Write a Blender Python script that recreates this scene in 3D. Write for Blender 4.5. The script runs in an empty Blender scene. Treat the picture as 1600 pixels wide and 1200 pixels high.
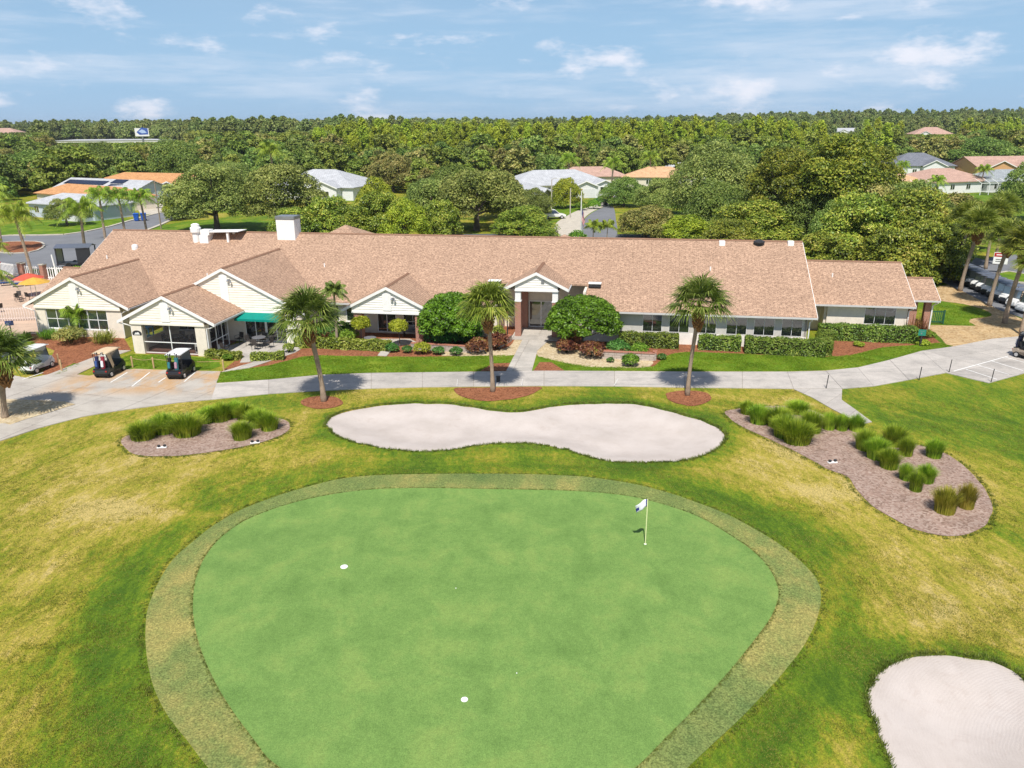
import bpy, bmesh, math, random
import numpy as np
from mathutils import Vector, Matrix
from mathutils.geometry import delaunay_2d_cdt

R = math.radians
scene = bpy.context.scene
COL = scene.collection

# ------------------------------------------------------------------ camera
cam_d = bpy.data.cameras.new('camera')
cam = bpy.data.objects.new('camera', cam_d)
COL.objects.link(cam)
cam.location = (0.0, 0.0, 17.0)
cam.rotation_mode = 'XYZ'
cam.rotation_euler = (Matrix.Rotation(R(90 - 18.48), 3, 'X') @ Matrix.Rotation(R(-0.327), 3, 'Z')).to_euler()
cam_d.sensor_fit = 'HORIZONTAL'
cam_d.sensor_width = 36.0
cam_d.lens = 27.38
cam_d.clip_start = 0.5
cam_d.clip_end = 20000
scene.camera = cam

# ------------------------------------------------------------------ sun and sky
SUN_EL, SUN_AZ = 57.5, 6.0          # shadows fall to +Y, a little to +X
sun_d = bpy.data.lights.new('sun', 'SUN')
sun_d.energy = 4.0
sun_d.angle = R(0.53)
sun_d.color = (1.0, 0.95, 0.87)
sun = bpy.data.objects.new('sun', sun_d)
COL.objects.link(sun)
e, a = R(SUN_EL), R(SUN_AZ)
d = Vector((math.sin(a) * math.cos(e), math.cos(a) * math.cos(e), -math.sin(e)))
sun.rotation_euler = d.to_track_quat('-Z', 'Y').to_euler()
sun.location = (0, -40, 80)

world = bpy.data.worlds.new('World')
scene.world = world
world.use_nodes = True
wn, wl = world.node_tree.nodes, world.node_tree.links
wn.clear()
w_out = wn.new('ShaderNodeOutputWorld')
w_bg = wn.new('ShaderNodeBackground')
w_sky = wn.new('ShaderNodeTexSky')
w_sky.sky_type = 'NISHITA'
w_sky.sun_disc = False
w_sky.sun_elevation = R(SUN_EL)
w_sky.sun_rotation = R(180 + SUN_AZ)
w_sky.air_density = 1.0
w_sky.dust_density = 0.25
w_sky.ozone_density = 3.0
w_sky.altitude = 0
w_bg.inputs['Strength'].default_value = 0.075
w_tc = wn.new('ShaderNodeTexCoord')


def wnode(t, **kw):
    n = wn.new(t)
    for k, v in kw.items():
        if k in n.inputs:
            n.inputs[k].default_value = v
        else:
            setattr(n, k, v)
    return n


def cloud_layer(scale_xyz, loc, nscale, detail, rough, lo, hi, gain):
    mp = wnode('ShaderNodeMapping')
    mp.inputs['Scale'].default_value = scale_xyz
    mp.inputs['Location'].default_value = loc
    wl.new(w_tc.outputs['Generated'], mp.inputs['Vector'])
    nz = wnode('ShaderNodeTexNoise', Scale=nscale, Detail=detail, Roughness=rough)
    wl.new(mp.outputs['Vector'], nz.inputs['Vector'])
    mr = wnode('ShaderNodeMapRange')
    mr.interpolation_type = 'SMOOTHSTEP'
    mr.inputs['From Min'].default_value = lo
    mr.inputs['From Max'].default_value = hi
    mr.inputs['To Max'].default_value = gain
    wl.new(nz.outputs['Fac'], mr.inputs['Value'])
    return mr


# horizontal sheets of thin cloud, and small puffs; both cover the whole sky
thin = cloud_layer((1, 1, 9), (5.3, 1.9, 0.3), 2.3, 8, 0.62, 0.48, 0.70, 0.62)
puff = cloud_layer((1, 1, 2.8), (1.75, 0.6, 0.9), 8.0, 9, 0.58, 0.54, 0.70, 0.8)
veil = cloud_layer((1, 1, 5), (7.3, 2.2, 1.0), 1.4, 4, 0.5, 0.38, 0.8, 0.20)
m1 = wnode('ShaderNodeMixRGB')
m2 = wnode('ShaderNodeMixRGB')
m3 = wnode('ShaderNodeMixRGB')
sep_w = wnode('ShaderNodeSeparateXYZ')
wl.new(w_tc.outputs['Generated'], sep_w.inputs[0])
low = wnode('ShaderNodeMapRange')                      # pale blue air low over the horizon, all the way round
low.interpolation_type = 'SMOOTHERSTEP'
for k_, v_ in (('From Min', -0.02), ('From Max', 0.34), ('To Min', 0.88), ('To Max', 0.0)): low.inputs[k_].default_value = v_
wl.new(sep_w.outputs['Z'], low.inputs['Value'])
m0 = wnode('ShaderNodeMixRGB')
m0.inputs['Color2'].default_value = (3.25, 5.45, 8.2, 1)
wl.new(w_sky.outputs['Color'], m0.inputs['Color1'])
wl.new(low.outputs['Result'], m0.inputs['Fac'])
m1.inputs['Color2'].default_value = (6.6, 7.5, 8.8, 1)
m2.inputs['Color2'].default_value = (7.4, 8.2, 9.5, 1)
m3.inputs['Color2'].default_value = (9.4, 9.4, 10.2, 1)
wl.new(m0.outputs['Color'], m1.inputs['Color1'])
wl.new(veil.outputs['Result'], m1.inputs['Fac'])
wl.new(m1.outputs['Color'], m2.inputs['Color1'])
wl.new(thin.outputs['Result'], m2.inputs['Fac'])
wl.new(m2.outputs['Color'], m3.inputs['Color1'])
wl.new(puff.outputs['Result'], m3.inputs['Fac'])
wl.new(m3.outputs['Color'], w_bg.inputs['Color'])
wl.new(w_bg.outputs['Background'], w_out.inputs['Surface'])

vs = scene.view_settings
vs.view_transform = 'Standard'
vs.look = 'None'
vs.gamma = 1.0
vs.exposure = 0.45
vs.use_curve_mapping = False
scene.render.engine = 'CYCLES'

# ------------------------------------------------------------------ helpers
YAW = R(9.46)                       # the clubhouse is turned against the view
CU, SU = math.cos(YAW), math.sin(YAW)


def B(u, v):
    """clubhouse frame (u along the front, v in depth) -> world x, y"""
    return (u * CU + v * SU, -u * SU + v * CU)


def sstep(a, b, x):
    t = np.clip((x - a) / (b - a), 0, 1)
    return t * t * (3 - 2 * t)


def link(o, parent=None):
    COL.objects.link(o)
    if parent is not None:
        o.parent = parent
    return o


def tag(o, label=None, cat=None, group=None, kind=None):
    if label: o['label'] = label
    if cat: o['category'] = cat
    if group: o['group'] = group
    if kind: o['kind'] = kind
    return o


def mk(name, verts, faces, mat, parent=None, smooth=False, loc=None):
    me = bpy.data.meshes.new(name)
    me.from_pydata([tuple(map(float, v)) for v in verts], [], faces)
    me.update()
    if smooth:
        me.polygons.foreach_set('use_smooth', [True] * len(me.polygons))
    if mat: me.materials.append(mat)
    o = bpy.data.objects.new(name, me)
    if loc is not None: o.location = loc
    return link(o, parent)


def mesh_np(name, V, F, mat, smooth=False):
    """fast mesh from numpy arrays; F is (n, k) all faces of k corners"""
    V = np.asarray(V, np.float32); F = np.asarray(F, np.int32)
    me = bpy.data.meshes.new(name)
    n, k = F.shape
    me.vertices.add(len(V)); me.vertices.foreach_set('co', V.ravel())
    me.loops.add(n * k); me.loops.foreach_set('vertex_index', F.ravel())
    me.polygons.add(n)
    me.polygons.foreach_set('loop_start', np.arange(0, n * k, k, dtype=np.int32))
    try:
        me.polygons.foreach_set('loop_total', np.full(n, k, np.int32))
    except Exception:
        pass
    if smooth: me.polygons.foreach_set('use_smooth', np.ones(n, bool))
    me.update(calc_edges=True); me.validate()
    if mat: me.materials.append(mat)
    return me


def obj(name, me, parent=None, loc=(0, 0, 0), rz=0, sc=None):
    o = bpy.data.objects.new(name, me)
    o.location = loc; o.rotation_euler = (0, 0, rz)
    if sc is not None: o.scale = sc if hasattr(sc, '__len__') else (sc, sc, sc)
    return link(o, parent)


def empty(name, loc=(0, 0, 0), rz=0, label=None, cat=None, group=None):
    o = bpy.data.objects.new(name, None)
    o.location = loc; o.rotation_euler = (0, 0, rz)
    o.empty_display_size = 0.3
    link(o)
    return tag(o, label, cat, group)


KIDS = {}


def copy_tree(o, parent=None):
    c = o.copy()
    link(c)
    c.parent = parent
    for ch in [x for x in COL.objects if x.parent == o] if o not in KIDS else KIDS[o]:
        copy_tree(ch, c)
    return c


def copy_thing(root, loc, rz=0, label=None, group=None, sc=None):
    """copy of a thing with its parts and sub-parts"""
    if root not in KIDS:
        def rec(x):
            KIDS[x] = list(x.children)
            for y in KIDS[x]: rec(y)
        rec(root)
    c = copy_tree(root)
    c.location = loc; c.rotation_euler = (0, 0, rz)
    if label: c['label'] = label
    if group: c['group'] = group
    if sc is not None: c.scale = sc if hasattr(sc, '__len__') else (sc, sc, sc)
    return c


class MB:
    """collects simple solids; build() links them as one mesh object"""
    def __init__(s):
        s.v = []; s.f = []

    def add(s, v, f):
        k = len(s.v)
        s.v += [tuple(p) for p in v]
        s.f += [tuple(i + k for i in q) for q in f]
        return s

    def box(s, x0, x1, y0, y1, z0, z1):
        return s.add([(x0, y0, z0), (x1, y0, z0), (x1, y1, z0), (x0, y1, z0), (x0, y0, z1), (x1, y0, z1), (x1, y1, z1), (x0, y1, z1)],
                     [(0, 3, 2, 1), (4, 5, 6, 7), (0, 1, 5, 4), (1, 2, 6, 5), (2, 3, 7, 6), (3, 0, 4, 7)])

    def prism(s, poly, d):
        """closed planar polygon (3D points) swept by vector d"""
        n = len(poly); P = [Vector(p) for p in poly]; d = Vector(d)
        nrm = Vector((0, 0, 0))
        for i in range(n):
            nrm += P[i].cross(P[(i + 1) % n])
        if nrm.dot(d) > 0: P = P[::-1]
        v = P + [p + d for p in P]
        f = [tuple(range(n)), tuple(range(2 * n - 1, n - 1, -1))]
        f += [(i, i + n, (i + 1) % n + n, (i + 1) % n) for i in range(n)]
        return s.add(v, f)

    def tube(s, path, rad, n=8, cap=True):
        path = [Vector(p) for p in path]
        if not hasattr(rad, '__len__'): rad = [rad] * len(path)
        rings = []
        for i, p in enumerate(path):
            t = (path[min(i + 1, len(path) - 1)] - path[max(i - 1, 0)]).normalized()
            a = Vector((0, 0, 1)) if abs(t.z) < 0.9 else Vector((1, 0, 0))
            b = t.cross(a).normalized(); c = t.cross(b)
            rings.append([p + (b * math.cos(q) + c * math.sin(q)) * rad[i] for q in [2 * math.pi * k / n for k in range(n)]])
        v = [p for r in rings for p in r]; f = []
        for i in range(len(path) - 1):
            for k in range(n):
                a0 = i * n + k; a1 = i * n + (k + 1) % n
                f.append((a0, a0 + n, a1 + n, a1))
        if cap:
            f.append(tuple(range(n))); f.append(tuple(range(len(v) - 1, len(v) - n - 1, -1)))
        return s.add(v, f)

    def lathe(s, prof, c=(0, 0, 0), n=16, axis='Z'):
        """profile of (radius, height)"""
        v = []; f = []
        for r, h in prof:
            for k in range(n):
                q = 2 * math.pi * k / n
                p = (r * math.cos(q), r * math.sin(q), h)
                if axis == 'Y': p = (p[0], p[2], p[1])
                if axis == 'X': p = (p[2], p[0], p[1])
                v.append((p[0] + c[0], p[1] + c[1], p[2] + c[2]))
        for i in range(len(prof) - 1):
            for k in range(n):
                a0 = i * n + k; a1 = i * n + (k + 1) % n
                f.append((a0, a1, a1 + n, a0 + n))
        f.append(tuple(range(n - 1, -1, -1))); f.append(tuple(range(len(v) - n, len(v))))
        return s.add(v, f)

    def build(s, name, mat, parent=None, smooth=False, bevel=0, loc=None, off=None):
        v = s.v if off is None else [(p[0] - off[0], p[1] - off[1], p[2] - off[2]) for p in s.v]
        o = mk(name, v, s.f, mat, parent, smooth, loc)
        bm = bmesh.new(); bm.from_mesh(o.data)
        bmesh.ops.recalc_face_normals(bm, faces=bm.faces)
        if bevel:
            bmesh.ops.bevel(bm, geom=[e for e in bm.edges if e.is_manifold and e.calc_face_angle(0) > 0.5], offset=bevel, segments=2, affect='EDGES')
        bm.to_mesh(o.data); bm.free()
        return o


# ------------------------------------------------------------------ materials
MATS = {}


class NT:
    """small helper for building a procedural Principled material"""
    def __init__(s, name):
        s.m = bpy.data.materials.new(name); s.m.use_nodes = True
        s.n = s.m.node_tree.nodes; s.l = s.m.node_tree.links
        s.p = s.n['Principled BSDF']; s.out = s.n['Material Output']
        MATS[name] = s.m

    def new(s, t, **kw):
        n = s.n.new(t)
        for k, v in kw.items():
            k2 = k.replace('_', ' ')
            if k2 in n.inputs: n.inputs[k2].default_value = v
            else: setattr(n, k, v)
        return n

    def link(s, a, b): s.l.new(a, b)

    def coord(s, kind='pos', scale=(1, 1, 1), rot=(0, 0, 0)):
        if kind == 'pos': src = s.new('ShaderNodeNewGeometry').outputs['Position']
        elif kind == 'uv': src = s.new('ShaderNodeUVMap').outputs['UV']
        else: src = s.new('ShaderNodeTexCoord').outputs['Object']
        mp = s.new('ShaderNodeMapping')
        mp.inputs['Scale'].default_value = scale
        mp.inputs['Rotation'].default_value = rot
        s.link(src, mp.inputs['Vector'])
        return mp.outputs['Vector']

    def noise(s, vec, scale, detail=4, rough=0.55, dist=0.0):
        n = s.new('ShaderNodeTexNoise', Scale=scale, Detail=detail, Roughness=rough, Distortion=dist)
        s.link(vec, n.inputs['Vector'])
        return n.outputs['Fac']

    def ramp(s, fac, stops):
        r = s.new('ShaderNodeValToRGB')
        el = r.color_ramp.elements
        while len(el) < len(stops): el.new(0.5)
        for k, (p, c) in enumerate(stops):
            el[k].position = p; el[k].color = (*c, 1) if len(c) == 3 else c
        s.link(fac, r.inputs['Fac'])
        return r.outputs['Color']

    def mix(s, fac, a, b, mode='MIX'):
        m = s.new('ShaderNodeMixRGB'); m.blend_type = mode
        for k, x in (('Fac', fac), ('Color1', a), ('Color2', b)):
            if isinstance(x, (int, float)): m.inputs[k].default_value = x
            elif isinstance(x, tuple): m.inputs[k].default_value = (*x, 1)
            else: s.link(x, m.inputs[k])
        return m.outputs['Color']

    def rng(s, v, a, b, c=0.0, d=1.0):
        m = s.new('ShaderNodeMapRange'); m.interpolation_type = 'SMOOTHSTEP'
        for k, x in (('From Min', a), ('From Max', b), ('To Min', c), ('To Max', d)): m.inputs[k].default_value = x
        s.link(v, m.inputs['Value'])
        return m.outputs['Result']

    def bump(s, h, strength, dist=0.02):
        b = s.new('ShaderNodeBump', Strength=strength, Distance=dist)
        s.link(h, b.inputs['Height']); s.link(b.outputs['Normal'], s.p.inputs['Normal'])

    def done(s, col, rough=0.8, spec=0.3, metal=0.0):
        if isinstance(col, tuple): s.p.inputs['Base Color'].default_value = (*col, 1)
        else: s.link(col, s.p.inputs['Base Color'])
        s.p.inputs['Roughness'].default_value = rough
        s.p.inputs['Specular IOR Level'].default_value = spec
        s.p.inputs['Metallic'].default_value = metal
        return s.m


def plain(name, col, rough=0.7, spec=0.3, metal=0.0, var=0.12, scale=3.0, bump=0.0, bscale=40, kind='obj', fine=0.0):
    """one colour with mottling, grime and a little relief"""
    t = NT(name); v = t.coord(kind)
    n1 = t.noise(v, scale, 5, 0.6)
    lo = tuple(c * (1 - var * 1.6) for c in col); hi = tuple(min(1, c * (1 + var)) for c in col)
    c = t.ramp(n1, [(0.28, lo), (0.55, col), (0.78, hi)])
    if fine:
        c = t.mix(fine, c, t.ramp(t.noise(v, bscale, 3, 0.7), [(0.3, tuple(x * 0.45 for x in col)), (0.7, tuple(min(1, x * 1.45) for x in col))]))
    if bump: t.bump(t.noise(v, bscale, 4, 0.6), bump)
    return t.done(c, rough, spec, metal)


def leafmat(name, dark, mid, light, trans=0.25, scale=0.35, rough=0.55, odd=None):
    """foliage: each leaf (mesh island) its own tone, clumps drift between tones, a little light passes through"""
    t = NT(name)
    g = t.new('ShaderNodeNewGeometry')
    v = t.coord('pos')
    n1 = t.noise(v, scale, 3, 0.5)
    add = t.new('ShaderNodeMath'); add.operation = 'MULTIPLY_ADD'
    t.link(g.outputs['Random Per Island'], add.inputs[0]); add.inputs[1].default_value = 0.55
    sub = t.new('ShaderNodeMath'); sub.operation = 'SUBTRACT'; t.link(n1, sub.inputs[0]); sub.inputs[1].default_value = 0.28
    t.link(sub.outputs[0], add.inputs[2])
    dark = tuple(x * 0.55 for x in dark); mid = tuple(x * y for x, y in zip(mid, (0.95, 0.97, 0.82)))
    stops = [(0.10, dark), (0.44, mid), (0.78, light)]
    if odd: stops += [(0.93, odd)]
    c = t.ramp(add.outputs[0], stops)
    oi = t.new('ShaderNodeObjectInfo')
    hsv = t.new('ShaderNodeHueSaturation')
    t.link(t.rng(oi.outputs['Random'], 0, 1, 0.478, 0.503), hsv.inputs['Hue'])
    t.link(t.rng(oi.outputs['Random'], 0, 1, 0.88, 1.12), hsv.inputs['Value'])
    t.link(c, hsv.inputs['Color']); c = hsv.outputs['Color']
    t.done(c, rough, 0.35)
    tr = t.new('ShaderNodeBsdfTranslucent'); t.link(c, tr.inputs['Color'])
    mx = t.new('ShaderNodeMixShader'); mx.inputs['Fac'].default_value = trans
    t.link(t.p.outputs['BSDF'], mx.inputs[1]); t.link(tr.outputs['BSDF'], mx.inputs[2])
    t.link(mx.outputs['Shader'], t.out.inputs['Surface'])
    return t.m


def glassmat(name, tint, refl=0.35, rough=0.04):
    """tinted window glass: dark body with a clear mirror coat"""
    t = NT(name)
    t.done(tint, 0.25, 0.5)
    gl = t.new('ShaderNodeBsdfGlossy'); gl.inputs['Roughness'].default_value = rough
    gl.inputs['Color'].default_value = (0.9, 0.93, 0.95, 1)
    v = t.coord('obj')
    b = t.new('ShaderNodeBump', Strength=0.03, Distance=0.05)
    t.link(t.noise(v, 1.3, 2), b.inputs['Height']); t.link(b.outputs['Normal'], gl.inputs['Normal'])
    lw = t.new('ShaderNodeFresnel'); lw.inputs['IOR'].default_value = 1.5
    mr = t.new('ShaderNodeMapRange'); mr.inputs['To Min'].default_value = refl; mr.inputs['To Max'].default_value = 1.0
    t.link(lw.outputs['Fac'], mr.inputs['Value'])
    mx = t.new('ShaderNodeMixShader'); t.link(mr.outputs['Result'], mx.inputs['Fac'])
    t.link(t.p.outputs['BSDF'], mx.inputs[1]); t.link(gl.outputs['BSDF'], mx.inputs[2])
    t.link(mx.outputs['Shader'], t.out.inputs['Surface'])
    return t.m


def turfmat():
    """rough and fairway: green and sun-dried yellow grass in drifting patches with mown streaks"""
    t = NT('turf')
    v = t.coord('pos'); vs_ = t.coord('pos', (1, 0.30, 1), (0, 0, 0.65)); vf_ = t.coord('pos', (1, 0.45, 1), (0, 0, 0.9))
    big = t.noise(v, 0.085, 5, 0.62, 0.6)
    med = t.noise(vs_, 0.55, 7, 0.72, 0.5)
    fin = t.noise(vf_, 4.2, 6, 0.75)
    bld = t.noise(v, 30, 3, 0.75)
    sep = t.new('ShaderNodeSeparateXYZ'); t.link(t.new('ShaderNodeNewGeometry').outputs['Position'], sep.inputs[0])
    # the course dries out in the middle and left, stays greener to the right, towards the house and round greens and bunkers
    lush = t.new('ShaderNodeAttribute'); lush.attribute_name = 'lush'
    ring = t.new('ShaderNodeAttribute'); ring.attribute_name = 'ring'          # metres from the green: mowers circle it
    pm = t.new('ShaderNodeVectorMath'); pm.operation = 'SCALE'; pm.inputs['Scale'].default_value = 0.13; t.link(v, pm.inputs[0])
    sp_ = t.new('ShaderNodeSeparateXYZ'); t.link(pm.outputs[0], sp_.inputs[0]); cb = t.new('ShaderNodeCombineXYZ')
    t.link(ring.outputs['Fac'], cb.inputs['Z']); t.link(sp_.outputs['X'], cb.inputs['X']); t.link(sp_.outputs['Y'], cb.inputs['Y'])
    rn = t.noise(cb.outputs[0], 1.0, 6, 0.68, 0.3)
    acc = None
    for src, k in ((big, 0.62), (med, 0.40), (rn, 0.34), (fin, 0.46), (lush.outputs['Fac'], -0.17), (t.rng(sep.outputs['X'], 17, 30), -0.075), (t.rng(sep.outputs['Y'], 43, 56), -0.05)):
        m = t.new('ShaderNodeMath'); m.operation = 'MULTIPLY_ADD'; t.link(src, m.inputs[0]); m.inputs[1].default_value = k
        if acc is None: m.inputs[2].default_value = -0.045
        else: t.link(acc, m.inputs[2])
        acc = m.outputs[0]
    c = t.ramp(acc, TURF_STOPS)
    c = t.mix(0.8, c, t.ramp(bld, [(0.30, (0.22, 0.23, 0.22)), (0.5, (0.5, 0.5, 0.5)), (0.70, (0.82, 0.80, 0.72))]), 'OVERLAY')
    tf = t.noise(v, 11, 4, 0.75)
    c = t.mix(0.75, c, t.ramp(tf, [(0.32, (0.25, 0.28, 0.24)), (0.52, (0.5, 0.5, 0.5)), (0.72, (0.78, 0.74, 0.62))]), 'OVERLAY')
    t.bump(bld, 0.6, 0.05)
    return t.done(c, 0.85, 0.12)


TURF_STOPS = [(0.62, (0.062, 0.122, 0.011)), (0.735, (0.120, 0.192, 0.014)), (0.825, (0.238, 0.240, 0.024)),
              (0.925, (0.38, 0.305, 0.062)), (1.0, (0.46, 0.36, 0.13))]
M_TURF = turfmat()


def shortgrass(name, lo, mid, hi, big=0.16, fine=34, streak=0.5, bumpk=0.25, grain=0.6):
    t = NT(name); v = t.coord('pos'); v2 = t.coord('pos', (1, streak, 1), (0, 0, 0.5))
    n = t.noise(v, big, 6, 0.62, 0.5); n2 = t.noise(v2, 0.9, 6, 0.66); f = t.noise(v, fine, 3, 0.7)
    s = t.new('ShaderNodeMath'); s.operation = 'MULTIPLY_ADD'; t.link(n2, s.inputs[0]); s.inputs[1].default_value = 0.6; t.link(n, s.inputs[2])
    c = t.ramp(s.outputs[0], [(0.58, lo), (0.8, mid), (1.0, hi)])
    c = t.mix(grain, c, t.ramp(f, [(0.3, (0.26, 0.27, 0.26)), (0.7, (0.74, 0.73, 0.70))]), 'OVERLAY')
    c = t.mix(grain * 0.8, c, t.ramp(t.noise(v, 8, 5, 0.75), [(0.3, (0.34, 0.35, 0.33)), (0.7, (0.67, 0.66, 0.62))]), 'OVERLAY')
    t.bump(f, bumpk, 0.02)
    return t.done(c, 0.85, 0.12)


M_GREEN = shortgrass('putting_green', (0.120, 0.215, 0.055), (0.152, 0.258, 0.068), (0.195, 0.288, 0.078), 0.55, 26, 0.5, 0.2, 0.55)
M_COLLAR = shortgrass('collar_grass', (0.100, 0.155, 0.050), (0.168, 0.205, 0.066), (0.30, 0.262, 0.090), 0.14, 16, 0.6, 0.6, 0.9)
M_LAWN = shortgrass('lawn', (0.060, 0.127, 0.008), (0.110, 0.196, 0.013), (0.200, 0.249, 0.024), 0.30, 14, 0.5, 0.6)


def sandmat():
    t = NT('bunker_sand'); v = t.coord('pos')
    n = t.noise(v, 0.5, 6, 0.6); f = t.noise(v, 45, 3, 0.7)
    w = t.new('ShaderNodeTexWave', Scale=3.2, Distortion=9.0, Detail=5.0, Detail_Scale=0.35)
    w.wave_type = 'RINGS'; w.rings_direction = 'Z'
    mp = t.coord('pos', (1, 1, 0)); add = t.new('ShaderNodeVectorMath'); add.operation = 'SUBTRACT'
    t.link(mp, add.inputs[0]); add.inputs[1].default_value = (16.5, 17.0, 0)
    t.link(add.outputs[0], w.inputs['Vector'])
    c = t.ramp(n, [(0.3, (0.42, 0.365, 0.33)), (0.55, (0.50, 0.44, 0.405)), (0.8, (0.56, 0.50, 0.465))])
    c = t.mix(0.14, c, t.ramp(f, [(0.3, (0.3, 0.26, 0.22)), (0.7, (0.9, 0.85, 0.8))]))
    c = t.mix(t.rng(t.noise(v, 1.7, 7, 0.7, 0.8), 0.52, 0.72, 0, 0.35), c, (0.40, 0.33, 0.29))
    m = t.new('ShaderNodeMath'); m.operation = 'MULTIPLY_ADD'; t.link(w.outputs['Fac'], m.inputs[0]); m.inputs[1].default_value = 0.35; t.link(f, m.inputs[2])
    t.bump(m.outputs[0], 0.4, 0.02)
    return t.done(c, 0.9, 0.1)


M_SAND = sandmat()


def chips(name, cols, scale=9, rough=0.95, bump=0.8):
    """loose chips: bark mulch, gravel, pine straw"""
    t = NT(name); v = t.coord('pos')
    vo = t.new('ShaderNodeTexVoronoi', Scale=scale); t.link(v, vo.inputs['Vector'])
    sep = t.new('ShaderNodeSeparateColor'); t.link(vo.outputs['Color'], sep.inputs[0])
    c = t.ramp(sep.outputs[0], [(k / (len(cols) - 1), q) for k, q in enumerate(cols)])
    n = t.noise(v, 0.8, 5, 0.6)
    c = t.mix(0.45, c, t.ramp(n, [(0.3, (0.32, 0.32, 0.32)), (0.7, (0.66, 0.66, 0.66))]), 'OVERLAY')
    t.bump(vo.outputs['Distance'], bump, 0.03)
    return t.done(c, rough, 0.1)


M_MULCH = chips('bark_mulch', [(0.145, 0.051, 0.025), (0.255, 0.102, 0.051), (0.340, 0.145, 0.072), (0.204, 0.076, 0.043)], 11)
M_MULCH2 = chips('faded_mulch', [(0.204, 0.136, 0.102), (0.306, 0.212, 0.170), (0.391, 0.297, 0.246), (0.281, 0.187, 0.145)], 10)
M_GRAVEL = chips('cream_gravel', [(0.360, 0.274, 0.158), (0.504, 0.396, 0.245), (0.562, 0.475, 0.324), (0.432, 0.331, 0.194)], 8)
M_STRAW = chips('pine_straw', [(0.315, 0.195, 0.090), (0.465, 0.323, 0.165), (0.525, 0.390, 0.225), (0.390, 0.255, 0.128)], 6)


def concretemat(name, col, stain=0.5):
    t = NT(name); v = t.coord('pos')
    n = t.noise(v, 0.45, 7, 0.68, 0.3); f = t.noise(v, 24, 3, 0.7); s = t.noise(t.coord('pos', (0.35, 1.6, 1), (0, 0, 0.25)), 0.8, 7, 0.72, 0.4); m_ = t.noise(v, 3.0, 5, 0.7)
    c = t.ramp(n, [(0.28, tuple(x * 0.66 for x in col)), (0.5, col), (0.75, tuple(min(1, x * 1.16) for x in col))])
    oi = t.new('ShaderNodeObjectInfo')
    hs = t.new('ShaderNodeHueSaturation'); t.link(t.rng(oi.outputs['Random'], 0, 1, 0.88, 1.08), hs.inputs['Value']); t.link(c, hs.inputs['Color']); c = hs.outputs['Color']
    c = t.mix(t.rng(s, 0.47, 0.72, 0, stain), c, tuple(x * y for x, y in zip(col, (0.50, 0.51, 0.53))))
    c = t.mix(0.35, c, t.ramp(m_, [(0.3, (0.34, 0.34, 0.34)), (0.7, (0.64, 0.63, 0.62))]), 'OVERLAY')
    c = t.mix(0.16, c, t.ramp(f, [(0.3, (0.2, 0.19, 0.18)), (0.7, (0.9, 0.88, 0.84))]))
    t.bump(f, 0.2, 0.01)
    return t.done(c, 0.85, 0.2)


M_CONC = concretemat('path_concrete', (0.44, 0.40, 0.36), 0.6)
M_JOINT = plain('joint_dirt', (0.30, 0.265, 0.225), 0.95, 0.1, kind='pos')
M_WALK = concretemat('walk_concrete', (0.44, 0.40, 0.35), 0.3)
M_DECK = concretemat('pool_deck_tan', (0.50, 0.34, 0.235), 0.25)


def rustpad():
    t = NT('stained_concrete'); v = t.coord('pos')
    n = t.noise(v, 0.5, 7, 0.65, 0.3); f = t.noise(v, 30, 3, 0.7); r = t.noise(t.coord('pos', (1, 0.5, 1), (0, 0, -0.4)), 0.45, 5, 0.62)
    c = t.ramp(n, [(0.28, (0.30, 0.26, 0.22)), (0.5, (0.41, 0.37, 0.32)), (0.75, (0.48, 0.44, 0.385))])
    sp = t.new('ShaderNodeSeparateXYZ'); t.link(t.new('ShaderNodeNewGeometry').outputs['Position'], sp.inputs[0])   # sprinkler rust, only round the stalls
    mk_ = t.new('ShaderNodeMath'); mk_.operation = 'MULTIPLY'; t.link(t.rng(sp.outputs['X'], -33, -29.5), mk_.inputs[0]); t.link(t.rng(sp.outputs['Y'], 48.2, 50.5), mk_.inputs[1])
    mk2 = t.new('ShaderNodeMath'); mk2.operation = 'MULTIPLY'; t.link(mk_.outputs[0], mk2.inputs[0]); t.link(t.rng(r, 0.38, 0.58, 0, 0.9), mk2.inputs[1])
    c = t.mix(mk2.outputs[0], c, (0.47, 0.26, 0.09))
    s = t.noise(t.coord('pos', (0.35, 1.6, 1), (0, 0, 0.25)), 0.8, 7, 0.72, 0.4); c = t.mix(t.rng(s, 0.5, 0.72, 0, 0.5), c, (0.22, 0.19, 0.17))
    c = t.mix(0.14, c, t.ramp(f, [(0.3, (0.2, 0.19, 0.18)), (0.7, (0.9, 0.88, 0.84))]))
    return t.done(c, 0.85, 0.2)


M_RUST = rustpad()
M_ASPH = plain('asphalt', (0.12, 0.125, 0.135), 0.9, 0.15, var=0.15, scale=0.25, kind='pos', bump=0.3, bscale=20, fine=0.15)
M_ASPHB = plain('asphalt_road', (0.19, 0.195, 0.21), 0.9, 0.15, var=0.12, scale=0.2, kind='pos', fine=0.1)
M_KERB = plain('kerb_concrete', (0.52, 0.47, 0.39), 0.85, 0.2, kind='pos', scale=1.0)
M_PAINT = plain('white_line_paint', (0.78, 0.77, 0.74), 0.7, 0.3, kind='pos', scale=4)
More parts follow.
